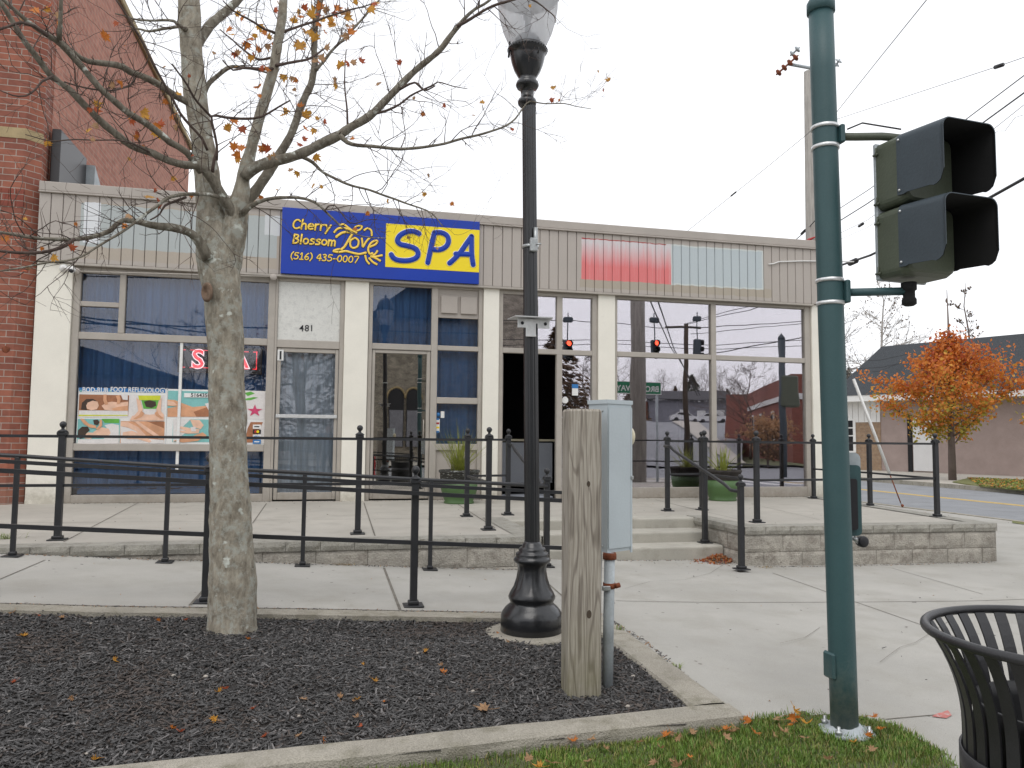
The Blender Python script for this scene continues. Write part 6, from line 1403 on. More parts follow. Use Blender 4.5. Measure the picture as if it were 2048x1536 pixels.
m = MB(); m.prism([lb(sa-.9, -.07, zb2), lb(sb, -.07, zb2), lb(sb, 0, zb2), lb(sa-.9, 0, zb2)], (0, 0, za_-zb2)); wd = m.build('window', M['white'], t)
m = MB()
for i in range(3):
    for j in range(4):
        x0 = sa-.82+i*(sb-sa+.75)/3; z0 = zb2+.08+j*(za_-zb2-.1)/4; m.prism([lb(x0, -.085, z0), lb(x0+(sb-sa+.75)/3-.06, -.085, z0), lb(x0+(sb-sa+.75)/3-.06, -.06, z0), lb(x0, -.06, z0)], (0, 0, (za_-zb2-.1)/4-.06))
m.build('window_panes', M['dark'], wd)
# verge with grass on the far side
vp = [atZ(x, y, .06) for x, y in ((1905, 964), (1935, 957), (2048, 961), (2160, 965), (2160, 993), (2048, 981), (1960, 973))]
m = MB(); m.prism([Vector((p.x, p.y, .045)) for p in vp], (0, 0, .03)); m.build('far_verge', M['verge'], kind='structure')
m = MB(); m.box((0, 0, 0), (.01, .01, .01)); 
q = nr.random((2600, 2)); b0, b1, b2, b3 = [np.array(vp[i][:2]) for i in (1, 3, 4, 6)]
PP = (b0*(1-q[:, :1])+b1*q[:, :1])*(1-q[:, 1:])+(b3*(1-q[:, :1])+b2*q[:, :1])*q[:, 1:]; n = len(PP)
scatter('fallen_leaves', np.column_stack([PP, np.full(n, .09)+nr.uniform(0, .02, n)]), nr.uniform(0, 6, n), nr.uniform(.05, .1, n), nr.uniform(.03, .06, n), np.full(n, .004), nr.normal(0, .5, n), [M['leafdry'], M['leaf2'], M['grass']], nr.choice([0, 1, 2, 2], n), kind='stuff', label='yellow leaves lying on the far grass verge')
# orange tree
def crown_tree(name, label, base, H, rc, zc0, zc1, n_leaf, mats, probs, seed, trunk_r=.12, leafs=.07, bark='bare', shape=None, top=0, group=None):
    r_ = random.Random(seed); t = thing(name, label, 'tree', base, group); m = MB(); b = Vector(base); ends = []
    m.tube([b+zv*(-.2), b+zv*(H*.25), b+zv*(H*.5)+Vector((.05, 0, 0)), b+zv*(H*.98)], [trunk_r*1.15, trunk_r*.9, trunk_r*.6, trunk_r*.08], 10); tr_ = m.build('trunk', M[bark], t)
    m = MB()
    for i in range(int(38)):
        z0 = zc0+(zc1-zc0)*(i/38)**.9; f = (z0-zc0)/(zc1-zc0); L_ = rc*(shape(f) if shape else math.sin(PI*min(max(f, .06), .97))**.6)*r_.uniform(.72, 1.2)
        a = i*2.4+r_.uniform(-.3, .3); L_ *= (1.22 if math.cos(a+.25) > 0 else .86) if shape else 1; d = Vector((math.cos(a), math.sin(a), .45)).normalized(); p = b+zv*(z0*.92); pts = [p]
        for k in range(6): d = (d+Vector((r_.gauss(0, .12), r_.gauss(0, .12), r_.gauss(.05, .1)))).normalized(); pts.append(pts[-1]+d*L_/6)
        m.tube(pts, [max(trunk_r*.28*(1-k/7), .006) for k in range(7)], 5); ends += pts[2:]
        for k in range(3):
            d2 = (d+Vector((r_.gauss(0, .7), r_.gauss(0, .7), r_.gauss(.1, .4)))).normalized(); s0 = pts[r_.randint(2, 5)]; e0 = s0+d2*L_*.4; m.tube([s0, (s0+e0)/2+Vector((0, 0, .03)), e0], [.012, .009, .004], 4); ends += [(s0+e0)/2, e0]
    m.build('branches', M[bark], t)
    if n_leaf:
        E_ = np.array([tuple(e) for e in ends]); g = np.random.default_rng(seed); c = E_[g.integers(0, len(E_), n_leaf)]+g.normal(0, 1, (n_leaf, 3))*np.array([rc*.085, rc*.085, rc*.06])
        a = g.normal(0, 1, (n_leaf, 3)); a /= np.linalg.norm(a, axis=1)[:, None]; bb = np.cross(a, g.normal(0, 1, (n_leaf, 3))); bb /= np.linalg.norm(bb, axis=1)[:, None]; s = (g.uniform(.5, 1.1, n_leaf)*leafs)[:, None]
        V = np.stack([c-a*s, c+bb*s*.6, c+a*s, c-bb*s*.6], 1).reshape(-1, 3); Fq = np.arange(n_leaf*4).reshape(-1, 4)
        if shape:
            ff = (c[:, 2]-base[2]-zc0)/(zc1-zc0); kp = g.random(n_leaf) > np.clip((ff-.55)*2.6, 0, .93); c, a, bb, s = c[kp], a[kp], bb[kp], s[kp]; n_leaf = len(c)
            V = np.stack([c-a*s, c+bb*s*.6, c+a*s, c-bb*s*.6], 1).reshape(-1, 3); Fq = np.arange(n_leaf*4).reshape(-1, 4)
        f = (c[:, 2]-base[2]-zc0)/(zc1-zc0)+g.normal(0, .22, n_leaf)+ .25*np.array([noise.noise(Vector(tuple(q*1.6))) for q in c])
        mi = np.digitize(f, probs); npmesh('leaves', V, Fq, [M[k] for k in mats], np.minimum(mi, len(mats)-1), t)
    return t
ob = atZ(1905, 958, .08)
crown_tree('orange_tree', 'small tree with bright orange leaves on the far pavement', (ob.x, ob.y, .06), 6.9, 2.3, 1.3, 5.6, 15000, ['leaf4', 'leaf2', 'leaf1', 'leaf3'], [.12, .34, .93], 3, .12, .085, shape=lambda f: (.42+.68*math.sin(PI*min(f*1.35+.12, 1))) if f < .68 else .42*(1.3-f))
def bare_tree(label, x, y, H, seed, mat='bare', spread=1., dens=1, group=None, name='bare_tree', up=.35, kleaf=0):
    r_ = random.Random(seed); t = thing(name, label, 'tree', (x, y, 0), group); b = Vector((x, y, -.1)); m = MB(); r0 = H*.014
    tp = [b+Vector((r_.gauss(0, .02)*H*k/8, 0, H*k/8)) for k in range(9)]; m.tube(tp, [r0*(1-k/8.6) for k in range(9)], 8); m.build('trunk', M[mat], t); m = MB(); lf_ = MB()
    def br(p, d, L_, r, lev):
        n = 5; pts = [p]
        for i in range(n): d = (d+Vector((r_.gauss(0, .12), r_.gauss(0, .12), r_.gauss(.03, .1)))).normalized(); pts.append(pts[-1]+d*L_/n)
        m.tube(pts, [max(r*(1-.7*i/n), .006) for i in range(n+1)], 3 if lev < 2 else 5, caps=False)
        if kleaf and lev == 0 and r_.random() < kleaf: lf_.ball(pts[-1], .04, n=4)
        if lev:
            for _ in range(r_.randint(3, 5)):
                o = Vector((r_.gauss(0, 1), r_.gauss(0, 1), r_.gauss(0, .7))); br(pts[r_.randint(1, n)], (d+o*.55).normalized(), L_*r_.uniform(.4, .62), r*.5, lev-1)
    for i in range(int(22*dens)):
        f = .28+.7*i/(22*dens); a = r_.uniform(0, 6.28); d = Vector((math.cos(a), math.sin(a), up+.5*f)).normalized(); k = int(f*8); p = tp[k].lerp(tp[min(k+1, 8)], f*8-k)
        br(p, d, H*.42*spread*(1.12-f), r0*.42*(1.1-f), 3)
    m.build('branches', M[mat], t)
    if lf_.v: lf_.build('leaves', M['brownleaf'], t)
    return t
p = atS(1768, 893, 42); bare_tree('tall pale birch with bare drooping branches behind the low building', p.x, p.y, 10.6, 11, 'birch', .8, 1.2, name='birch_tree', kleaf=.15)
p = atS(1660, 893, 48); bare_tree('bare grey tree half hidden by the green pole', p.x, p.y, 11.5, 12, 'bare', 1.1, 1)
p = atS(1945, 893, 36); bare_tree('thin bare sapling rising above the shingle roof', p.x, p.y, 9.0, 14, 'bare', .55, .5, kleaf=.3)
def conifer(label, x, y, H, rw, seed, mat='needle', group=None, nl=5000, name='evergreen_tree'):
    t = thing(name, label, 'tree', (x, y, 0), group); m = MB(); m.tube([(x, y, -.2), (x, y, H)], [H*.015, .02], 7); m.build('trunk', M['bare'], t)
    g = np.random.default_rng(seed); f = g.random(nl)**.75; z = H*(.1+.9*(1-f)); tier = .7+.3*np.abs(np.sin(z*2.3)); rr = rw*f*tier*np.sqrt(g.random(nl)); a = g.uniform(0, 2*PI, nl)
    lob = 1+.25*np.sin(a*3+z); c = np.column_stack([x+rr*lob*np.cos(a), y+rr*lob*np.sin(a), z-rr*.25]); s = g.uniform(.12, .32, nl)[:, None]*H/9
    d = np.column_stack([np.cos(a), np.sin(a), -.3+g.normal(0, .3, nl)]); e = np.cross(d, g.normal(0, 1, (nl, 3))); e /= np.linalg.norm(e, axis=1)[:, None]
    V = np.stack([c-d*s, c+e*s*.35, c+d*s, c-e*s*.35], 1).reshape(-1, 3); npmesh('foliage', V, np.arange(nl*4).reshape(-1, 4), M[mat], None, t); return t
for i, (px, d, H, rw, mt) in enumerate(((1752, 50, 6.7, 2.2, 'needle'), (1722, 46, 5.6, 2.4, 'brownleaf'), (1700, 52, 6.3, 2.6, 'needle'))):
    p = atS(px, 893, d); conifer(('dark evergreen tip showing beside the shingle roof', 'brown-leaved shrub mass left of the shingle roof', 'dark evergreen hidden behind the green pole')[i], p.x, p.y, H, rw, 30+i, mt, nl=3500)
# utility pole, guy wire, cables
UP_ = atS(1631, 893, 16.4); UX, UY = UP_.x, UP_.y
def uz(y): return atS(1631, y, 16.4).z
t = thing('utility_pole', 'weathered wooden utility pole with insulators behind the green pole', 'utility pole', (UX, UY, 0))
m = MB(); m.tube([(UX, UY, -.2), (UX, UY, uz(118))], [.16, .105], 14); m.build('shaft', M['utilpole'], t)
m = MB(); a, b = atS(1577, 128, 16.2), atS(1631, 138, 16.4); m.tube([a, b], .035, 8); m.tube([atS(1628, 138, 16.4), atS(1675, 130, 16.6)], .03, 8); m.build('crossarm', M['pipe'], t)
def insul(pa, pb, k, mat):
    a, b = atS(*pa, 16.1), atS(*pb, 16.0); m = MB(); d = b-a; q = d.to_track_quat('Z', 'Y').to_matrix().to_4x4(); L_ = d.length; prof = [(.01, 0)]
    for i in range(k): z = L_*(i+.2)/k; prof += [(.02, z), (.075, z+L_*.18/k), (.07, z+L_*.4/k), (.02, z+L_*.55/k)]
    prof += [(.01, L_)]; m.lathe(prof, (0, 0, 0), 10, M=Matrix.Translation(a) @ q); m.build('insulator', M[mat], t)
insul((1552, 150), (1597, 110), 4, 'rust'); insul((1580, 112), (1600, 94), 2, 'pipe'); insul((1670, 133), (1680, 118), 2, 'pipe')
m = MB(); m.tube([(UX-.12, UY-.3, uz(500)), (UX-.02, UY-.2, uz(470)), (UX-.3, UY-.3, uz(482))], .035, 6); m.build('red_ties', M['hydrant'], t)
GA = atZ(1805, 1015, .01); GT = Vector((UX, UY, uz(537)))
t = thing('guy_wire', 'leaning white guard tube on the pole guy wire across the terrace corner', 'guy wire', GA)
m = MB(); m.tube([GA, GT], .006, 6); m.build('wire', M['wiregrey'], t)
def gl_(f): return GA.lerp(GT, f)
m = MB(); m.tube([gl_(.14), gl_(.535)], .032, 10); m.build('guard', M['white'], t)
m = MB(); m.tube([gl_(.02), gl_(.14)], .012, 8); m.ball(gl_(.0)+Vector((0, 0, .04)), .03); m.build('anchor', M['rust'], t)
def cable(label, pts, r, mat='rubber', sag=.0, name='overhead_cable', splice=None, group='overhead cables'):
    P = [atS(x, y, d) for x, y, d in pts]; out = []
    for a, b in zip(P[:-1], P[1:]):
        for i in range(8): f = i/8; q = a.lerp(b, f); q.z -= sag*4*f*(1-f); out.append(q)
    out.append(P[-1]); 
    if splice is None:
        m = MB(); m.tube(out, r, 5, caps=True); return m.build(name, M[mat], label=label, cat='cable', group=group)
    t = thing(name, label, 'cable', P[0], group); m = MB(); m.tube(out, r, 5); m.build('wire', M[mat], t)
    for (x, y, d, L_, rr) in splice:
        q = atS(x, y, d); dr = (P[-1]-P[0]).normalized(); m = MB(); m.tube([q-dr*L_, q-dr*L_*.8, q+dr*L_*.8, q+dr*L_], [r, rr, rr, r], 8); m.build('splice', M['rubber'], t)
cable('thin wire rising steeply to the top edge right of the green pole', [(1631, 290, 16.4), (1675, 222, 14.5), (1760, 115, 11.5), (1856, -4, 9)], .006, 'wiregrey')
cable('thin wire with a dark strain insulator near the right edge', [(1631, 252, 16.4), (1675, 238, 15.5), (1998, 132, 11), (2090, 100, 10)], .005, 'wiregrey', splice=[(1998, 132, 11, .10, .03)])
cable('thin wire from the pole down to the roof with a small splice', [(1631, 252, 16.4), (1615, 268, 16.6), (1500, 362, 18.5), (1365, 470, 21)], .006, 'wiregrey', splice=[(1467, 388, 19, .12, .02)])
cable('upper of the two straight cables right of the signal', [(1631, 448, 16.4), (1735, 381, 14), (1925, 244, 11), (2060, 142, 9)], .007)
cable('lower of the two straight cables right of the signal', [(1631, 472, 16.4), (1735, 407, 14), (1935, 268, 11), (2060, 177, 9)], .010)
cable('thin slack wire at the right edge above the signal', [(1631, 490, 16.4), (1735, 440, 14), (1960, 280, 10.5), (2060, 200, 9)], .004, 'wiregrey', splice=[(1722, 450, 14.2, .12, .025)])
cable('loose kinked thin wire at the right edge', [(1631, 500, 16.4), (1735, 455, 14), (1970, 285, 10.5), (1995, 262, 10.3), (2010, 262, 10.2), (2030, 235, 10), (2060, 226, 9)], .003, 'wiregrey')
cable('thick dark cable passing behind the signal to the right edge', [(1631, 548, 16.4), (1690, 528, 15), (1740, 511, 13.5), (1975, 398, 10.5), (2070, 345, 9.5)], .022, 'rubber', splice=[(1706, 524, 14.4, .16, .055)])
cable('upper low-hanging wire crossing the bare birch', [(1640, 725, 30), (1760, 720, 34), (1900, 690, 38)], .012)
cable('lower low-hanging wire crossing the bare birch', [(1640, 740, 30), (1760, 735, 34), (1900, 706, 38)], .012)
cable('lowest wire beside the shingle roof edge', [(1640, 752, 30), (1760, 742, 34), (1830, 712, 38)], .010)
cable('short service wires dropping onto the shop roof', [(1631, 440, 16.4), (1612, 462, 16.8), (1585, 485, 17.5)], .010, 'rubber', splice=[(1607, 464, 16.9, .12, .03)])

# ==================================================================  ACROSS THE MAIN STREET (seen mirrored in the shop windows)
def mp(px, yv, z=0): p = mir(px, 893, yv); return Vector((p.x, p.y, z))
t = thing('timber_pole', 'thick weathered utility pole mirrored in the big right window', 'utility pole', mp(1276, 17.8))
p = mp(1276, 17.8); m = MB(); m.tube([p+zv*-.2, p+zv*9], [.21, .15], 16); m.build('shaft', M['utilpole'], t)
pa, pb = mir(1228, 775, 19.5), mir(1322, 775, 19.5); zt, zb = mir(1275, 763, 19.5).z, mir(1275, 788, 19.5).z
t = thing('street_name_sign', 'green street name sign mirrored in the big right window', 'sign', pa)
m = MB(); m.bbox((min(pa.x, pb.x), pa.y-.01, zb), (max(pa.x, pb.x), pa.y+.01, zt), .004); m.build('plate', M['white'], t)
m = MB(); m.box((min(pa.x, pb.x)+.02, pa.y+.010, zb+.02), (max(pa.x, pb.x)-.02, pa.y+.014, zt-.02)); m.build('green_face', M['roadgreen'], t)
text('lettering', 'BROADWAY', .215, ((pa.x+pb.x)/2, pa.y+.018, zb+.075), 'white', t, .004, rotz=PI)
m = MB(); m.tube([(pb.x-.1, pb.y-.05, -.1), (pb.x-.1, pb.y-.05, zt)], .04, 8); m.build('post', M['pipe'], t)
def signal(label, px, py, yv, lit, sideways=False):
    c = mir(px, py, yv); t = thing('hanging_signal', label, 'traffic light', c, 'hanging traffic signals mirrored in the windows'); s = .17; h = .42
    m = MB(); m.bbox((c.x-s, c.y-.12, c.z-h*1.3), (c.x+s, c.y+.12, c.z+h*.55), .02); m.build('housing', M['visor'], t)
    for k in range(3):
        z = c.z+h*.22-k*.32; d = Vector((1, 0, 0)) if sideways else Vector((0, 1, 0)); m = MB(); q = Vector((c.x, c.y, z))+d*.12
        m.lathe([(.13, 0), (.14, 0), (.14, .2), (.13, .2), (.13, 0)], (0, 0, 0), 16, caps=False, M=Matrix.Translation(q) @ d.to_track_quat('Z', 'Y').to_matrix().to_4x4()); m.build('visor', M['visor_in'], t)
        m = MB(); m.ball(q, .125, sc=(1, .6, 1) if not sideways else (.6, 1, 1)); m.build('lens', M['lit_red'] if (k == 0 and lit) else M['darklens'], t)
    m = MB(); m.tube([c+zv*.2, c+zv*1.5], .025, 6); m.bbox((c.x-.22, c.y-.1, c.z+1.05), (c.x+.22, c.y+.1, c.z+1.3), .05); m.build('hanger', M['visor'], t)
M['lit_red'] = emis('lit_red_lamp', (1, .09, .04), 4)
signal('hanging signal with lit red lamp, mirrored left in the big window', 1310, 690, 33, True); signal('unlit hanging signal seen sideways, mirrored near the window divider', 1394, 688, 33, False, True); signal('hanging signal with lit red lamp, mirrored in the narrow pane', 1136, 692, 33, True)
def mcable(label, pts, r=.02):
    P = [mir(x, y, yv) for x, y, yv in pts]; m = MB(); m.tube(P, r, 5); m.build('overhead_cable', M['rubber'], label=label, cat='cable', group='cables over the main street')
for i, pl in enumerate(([(1000, 640, 33), (1136, 641, 33), (1230, 648, 33), (1310, 655, 33), (1394, 656, 33), (1500, 650, 33), (1650, 640, 33)], [(990, 678, 36), (1240, 682, 36), (1430, 690, 36), (1700, 676, 36)], [(990, 690, 38), (1240, 690, 38), (1430, 698, 38), (1700, 690, 38)], [(1370, 650, 40), (1500, 620, 30), (1640, 560, 20)], [(1371, 648, 40), (1520, 606, 30), (1660, 556, 20)], [(1300, 600, 18), (1340, 690, 26), (1400, 790, 40)], [(1315, 600, 18), (1350, 700, 26), (1395, 790, 40)], [(1380, 668, 42), (1520, 655, 40), (1700, 640, 38)], [(150, 645, 30), (420, 652, 32), (700, 660, 34), (1000, 668, 36)], [(150, 632, 30), (320, 650, 33), (430, 668, 36)], [(150, 636, 26), (330, 668, 32)], [(1380, 715, 44), (1520, 690, 40), (1700, 660, 36)])): mcable(('signal span wire over the junction', 'high power line over the main street', 'second power line over the main street')[min(i, 2)] if i < 3 else 'thin wire crossing above the main street', pl, .018 if i < 8 else .03)
p = mp(1373, 42); t = thing('far_utility_pole', 'distant utility pole with crossarm mirrored beside the window divider', 'utility pole', p); m = MB(); m.tube([p, Vector((p.x, p.y, mir(1373, 648, 42).z))], [.17, .12], 10); m.build('shaft', M['knot'], t)
z = mir(1373, 655, 42).z; m = MB(); m.bbox((p.x-1.3, p.y-.06, z-.06), (p.x+1.0, p.y+.06, z+.06), .01); m.build('crossarm', M['knot'], t)
p = mp(1566, 26); t = thing('far_signal_pole', 'green signal pole with pointed cap and a signal seen from behind, mirrored right', 'pole', p); zt = mir(1566, 680, 26).z
m = MB(); m.tube([p, Vector((p.x, p.y, zt))], .13, 12); m.lathe([(.15, 0), (.15, .08), (.001, .25)], (p.x, p.y, zt), 4); m.build('shaft', M['visor'], t)
z = mir(1566, 780, 26).z; m = MB(); m.bbox((p.x-.1, p.y-.1, z-.65), (p.x+.55, p.y+.3, z+.55), .06); m.build('signal_box', M['olive'], t)
# brick building, right
c0 = mp(1612, 40); t = thing('brick_hall', 'red brick hall with white band mirrored at the right of the big window', 'building', c0)
zt = mir(1600, 748, 40).z; a, b = mp(1486, 62), mp(1585, 40); e = mp(1700, 40)
m = MB(); m.prism([Vector((a.x, a.y, 0)), Vector((b.x, b.y, 0)), Vector((e.x+4, b.y, 0)), Vector((e.x+4, a.y, 0))], (0, 0, zt)); m.build('wall', M['brick_back'], t)
m = MB(); dd = (b-a).normalized(); no = Vector((-dd.y, dd.x, 0)); no = no if no.dot(Vector((-1, 1, 0))) > 0 else -no
m.prism([a+zv*(zt*.72)+no*.02, b+zv*(zt*.72)+no*.02, b+zv*(zt*.72)+no*.1, a+zv*(zt*.72)+no*.1], (0, 0, .35)); m.box((b.x, b.y, zt*.72), (e.x+4, b.y+.1, zt*.72+.35)); m.build('white_band', M['white'], t)
for f in (.3, .5, .7, .88):
    q = a.lerp(b, f); m = MB(); m.prism([q+zv*1.2+no*.03, q+dd*.9+zv*1.2+no*.03, q+dd*.9+zv*1.2+no*.12, q+zv*1.2+no*.12], (0, 0, 2.1)); wn = m.build('window', M['white'], t)
    m = MB(); q2 = q+dd*.15; m.prism([q2+zv*1.35+no*.12, q2+dd*.6+zv*1.35+no*.12, q2+dd*.6+zv*1.35+no*.15, q2+zv*1.35+no*.15], (0, 0, 1.8)); m.build('pane', M['dark'], wn)
# grey shop and cars
a, b = mp(1300, 114), mp(1480, 112); zt = mir(1380, 800, 113).z; t = thing('grey_shop', 'low dark grey shop mirrored behind parked white cars', 'building', a)
m = MB(); m.box((a.x, a.y-8, 0), (b.x, a.y, zt)); m.build('wall', M['shopgrey'], t); m = MB(); m.prism([(a.x-.6, a.y+.8, zt), (b.x+.6, a.y+.8, zt), (b.x+.6, a.y-4, zt+1.6), (a.x-.6, a.y-4, zt+1.6)], (0, 0, .2)); m.build('roof', M['roofdark'], t)
HZ = 4.0
for k in range(3): m = MB(); m.box((a.x+5.2+k*3.0, a.y, HZ+1), (a.x+6.8+k*3.0, a.y+.06, HZ+2.2)); m.build('window', M['white'], t)
m = MB(); m.box((a.x-1.4, a.y-6, 0), (a.x-.1, a.y-.5, zt-.2)); m.build('brick_end', M['brick'], t)
HZ = 4.0
h0, h1, h2, h3 = mp(1180, 34), mp(1600, 34), mp(1520, 58), mp(1240, 58)
m = MB(); q = [mp(900, 36, .035), mp(1485, 36, .035), mp(1485, 104, HZ), mp(1200, 104, HZ), mp(1200, 150, HZ), mp(1485, 150, HZ)]
m.add(q, [(0, 1, 2, 3), (3, 2, 5, 4)]); m.build('rising_street', M['asphalt'], kind='structure')
m = MB(); q = [mp(1462, 37, .15), mp(1492, 37, .15), mp(1400, 103, HZ+.05), mp(1345, 103, HZ+.05)]; m.add([v+zv*.03 for v in q], [(0, 1, 2, 3)]); m.build('rising_pavement', M['conc_warm'], kind='structure')
def car(label, p, ang, matn):
    p = p+zv*HZ
    t = thing('parked_car', label, 'car', p, 'white cars parked at the grey shop'); Mc = Matrix.Translation(p) @ Matrix.Rotation(ang, 4, 'Z')
    side = [(-2.2, .35), (-2.25, .75), (-2.0, 1.0), (-1.5, 1.08), (-.9, 1.5), (.5, 1.52), (1.2, 1.08), (2.0, .95), (2.25, .7), (2.2, .35)]
    m = MB(); m.prism([Mc @ Vector((x, -.85, z)) for x, z in side], Mc.to_3x3() @ Vector((0, 1.7, 0))); bd = m.build('body', M[matn], t)
    gl = [(-1.3, 1.1), (-.85, 1.42), (.45, 1.44), (1.0, 1.1)]; m = MB(); m.prism([Mc @ Vector((x, -.865, z)) for x, z in gl], Mc.to_3x3() @ Vector((0, 1.73, 0))); m.build('side_windows', M['ink'], bd)
    for x in (-1.4, 1.4):
        for y in (-.86, .68): m = MB(); m.lathe([(.0001, 0), (.33, 0), (.33, .18), (.0001, .18)], (0, 0, 0), 18, M=Mc @ Matrix.Translation((x, y+.18, .33)) @ Matrix.Rotation(PI/2, 4, 'X')); m.build('wheel', M['rubber'], t)
car('white car parked in front of the grey shop, mirrored left of the divider', mp(1370, 106), .3, 'carwhite'); car('white car mirrored right beside the window divider', mp(1425, 107), .3, 'carwhite')
# stone church
a, b = mp(742, 43), mp(1074, 43); ze = mir(900, 640, 43).z; t = thing('stone_church', 'rough stone church with arched doors straight behind the viewer', 'church', a)
m = MB(); m.box((a.x, a.y-14, 0), (b.x, a.y, ze)); m.build('wall', M['stonewall'], t)
rz = mir(800, 575, 43).z; m = MB(); m.prism([(a.x-.4, a.y+.4, ze), (a.x+(b.x-a.x)*.2, a.y+.4, rz), (a.x+(b.x-a.x)*.36, a.y+.4, rz+.2), (a.x+(b.x-a.x)*.52, a.y+.4, ze)], (0, -14, 0)); m.build('gable_roof', M['roofdark'], t)
m = MB(); m.box((a.x+(b.x-a.x)*.58, a.y-6, ze), (b.x, a.y+.05, mir(1040, 560, 43).z)); m.build('tower', M['stonewall'], t)
for px in (790, 826):
    q = mir(px, 870, 43); m = MB(); P = [(q.x-.42, q.y+.02, .8), (q.x+.42, q.y+.02, .8)]+[(q.x+.42*math.cos(k*PI/8), q.y+.02, 3.5+.5*math.sin(k*PI/8)) for k in range(9)]; m.prism(P, (0, .1, 0)); dr = m.build('arched_door', M['ink'], t)
    m = MB(); m.bbox((q.x-.38, q.y+.12, .8), (q.x+.38, q.y+.16, 2.9), .01); m.build('door_leaf', M['shopgrey'], dr)
    m = MB(); m.tube([(q.x+.5*math.cos(k*PI/10), q.y+.06, 3.5+.58*math.sin(k*PI/10)) for k in range(11)], .07, 6); m.build('arch', M['tanstone'], dr)
# house at the left
a, b = mp(100, 34), mp(330, 34); t = thing('dark_house', 'dark gabled house mirrored in the left window', 'house', a); zt = mir(220, 745, 34).z
m = MB(); m.box((a.x-14, a.y-9, 0), (b.x, a.y, zt)); m.build('wall', M['shopgrey'], t); m = MB(); m.prism([(b.x+.5, a.y+.4, zt-.1), (a.x+.6, a.y+.4, mir(165, 690, 34).z), (a.x-14, a.y+.4, zt-.1)], (0, -10, 0)); m.build('roof', M['roofdark'], t)
k = 0
for px, yv, H, kind in ((1235, 60, 9, 0), (1262, 64, 8, 1), (1325, 72, 9, 0), (1352, 70, 8.5, 1), (1385, 74, 10.5, 1), (1412, 70, 9.5, 0), (1440, 72, 10, 0), (1170, 58, 8, 0), (1140, 62, 7.5, 1), (1110, 56, 11.5, 1), (1475, 66, 8, 0), (1500, 50, 7, 0), (410, 50, 9, 0), (520, 52, 8, 1), (600, 50, 8, 0), (680, 55, 9, 1), (60, 46, 9, 0), (1205, 66, 8, 1), (1300, 76, 8, 1), (1455, 78, 9, 1)):
    zb = 0
    if 1230 < px < 1480: yv *= 1.75; H *= 1.45; zb = 3.5
    p = mp(px, yv); g_ = 'trees across the main street'
    if kind: conifer('dark tree behind the street across the road', p.x, p.y, H*.86, H*.52, 60+k, ('needle', 'brownleaf')[k % 2], g_, 2600)
    else: bare_tree('bare brown tree across the main street', p.x, p.y, H, 60+k, 'bare', 1.25, 1.0, g_)
    k += 1
p = mp(1535, 36); t = crown_tree('autumn_shrub', 'rusty autumn shrub beside the brick hall', (p.x, p.y, 0), 2.6, 1.6, .3, 2.3, 2500, ['brownleaf', 'leafdry'], [.5], 77, .05, .09)
# hydrant by the kerb
p = mp(746, 27.5); t = thing('fire_hydrant', 'red fire hydrant on the kerb across the main street', 'hydrant', p)
m = MB(); m.lathe([(.14, 0), (.14, .04), (.10, .06), (.10, .5), (.13, .52), (.12, .6), (.06, .68), (.03, .74), (.0001, .76)], p, 16); m.build('barrel', M['hydrant'], t)
m = MB(); m.tube([p+Vector((-.17, 0, .42)), p+Vector((.17, 0, .42))], .05, 8); m.build('nozzle', M['hydrant'], t)

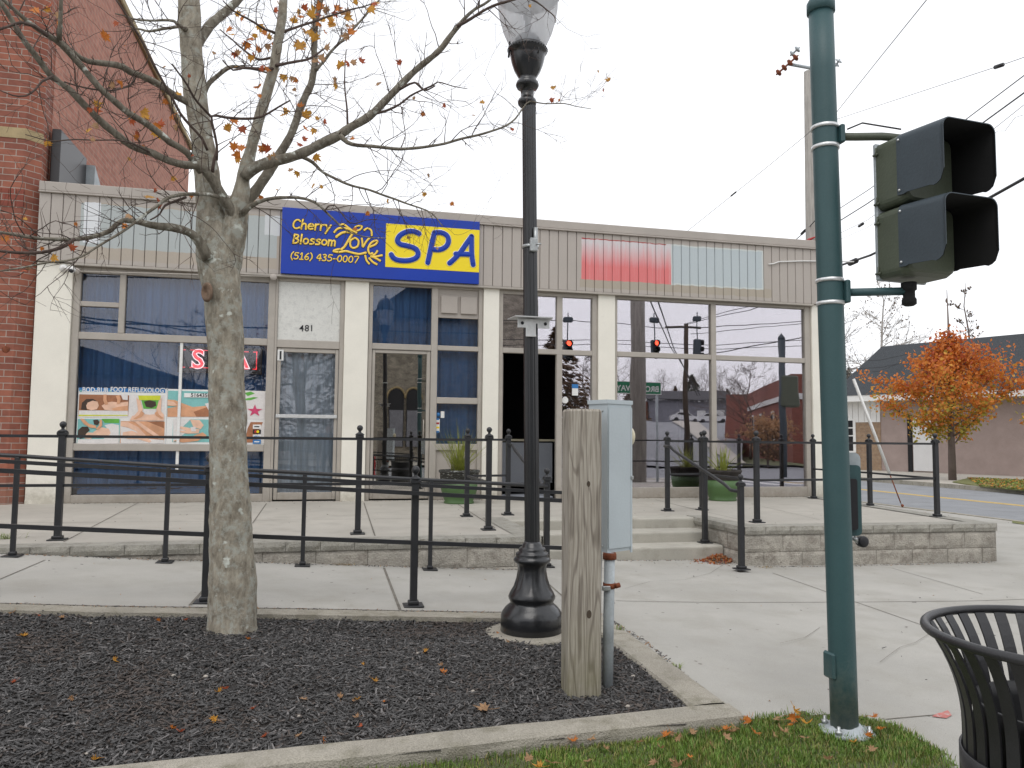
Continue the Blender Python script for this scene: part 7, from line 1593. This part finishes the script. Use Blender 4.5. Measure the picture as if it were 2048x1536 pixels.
# the photographer, mirrored in the 481 door
def person():
    t = None
    J = {'pel': (0, -.34, .93), 'sp': (0, -.35, 1.12), 'ch': (0, -.36, 1.32), 'nk': (0, -.33, 1.45), 'shL': (-.19, -.34, 1.39), 'shR': (.19, -.34, 1.39), 'elL': (-.27, -.24, 1.15), 'elR': (.27, -.24, 1.15), 'wrL': (-.09, -.10, 1.36), 'wrR': (.09, -.10, 1.36),
     'hpL': (-.1, -.34, .90), 'hpR': (.1, -.34, .90), 'knL': (-.12, -.31, .50), 'knR': (.12, -.31, .50), 'akL': (-.12, -.35, .08), 'akR': (.12, -.35, .08), 'toL': (-.14, -.19, .03), 'toR': (.14, -.19, .03)}
    Rr = {'pel': .15, 'sp': .14, 'ch': .16, 'nk': .062, 'shL': .075, 'shR': .075, 'elL': .05, 'elR': .05, 'wrL': .03, 'wrR': .03, 'hpL': .10, 'hpR': .10, 'knL': .065, 'knR': .065, 'akL': .045, 'akR': .045, 'toL': .035, 'toR': .035}
    Ed = [('pel','sp'),('sp','ch'),('ch','nk'),('ch','shL'),('ch','shR'),('shL','elL'),('shR','elR'),('elL','wrL'),('elR','wrR'),('pel','hpL'),('pel','hpR'),('hpL','knL'),('hpR','knR'),('knL','akL'),('knR','akR'),('akL','toL'),('akR','toR')]
    ks = list(J); me = bpy.data.meshes.new('person'); me.from_pydata([J[k] for k in ks], [(ks.index(a), ks.index(b)) for a, b in Ed], [])
    o = bpy.data.objects.new('person', me); SC.collection.objects.link(o); me.materials.append(M['jacket'])
    sk = o.modifiers.new('skin', 'SKIN'); sv_ = me.skin_vertices[0].data
    for i, k in enumerate(ks): sv_[i].radius = (Rr[k]*(1.15 if k in ('ch', 'sp', 'pel') else 1), Rr[k]*.8 if k in ('ch', 'sp', 'pel') else Rr[k])
    sv_[0].use_root = True; o.modifiers.new('sub', 'SUBSURF').levels = 1; o.modifiers['sub'].render_levels = 2
    tag(o, 'person in a dark jacket photographing the shop, mirrored in the 481 door', 'person')
    m = MB(); m.ball((0, -.30, 1.57), .098, n=20, sc=(.86, 1, 1.22)); m.ball((0, -.198, 1.56), .018, n=8); m.tube([(0, -.32, 1.42), (0, -.31, 1.52)], .055, 12)
    for x in (-.086, .086): m.ball((x, -.30, 1.57), .025, n=8, sc=(.4, .8, 1.2))
    h = m.build('head', M['facesk'], o)
    m = MB(); m.ball((0, -.325, 1.60), .104, n=20, sc=(.88, 1, 1.12)); m.build('hair', M['greyhair'], o)
    for s in (-1, 1):
        m = MB(); m.ball((s*.075, -.085, 1.375), .036, n=10, sc=(.6, .8, 1.1))
        for k in range(4): m.tube([(s*.072, -.07, 1.395-k*.017), (s*.060, -.050, 1.397-k*.017), (s*.040, -.048, 1.396-k*.017)], .0078, 6)
        m.tube([(s*.075, -.09, 1.352), (s*.055, -.10, 1.345), (s*.035, -.098, 1.345)], .009, 6); m.build('hand', M['facesk'], o)
    c = MB(); c.bbox((-.055, -.095, 1.35), (.055, -.060, 1.415), .006); c.build('compact_camera', M['ink'], label='small black camera held by the mirrored person', cat='camera')
person()
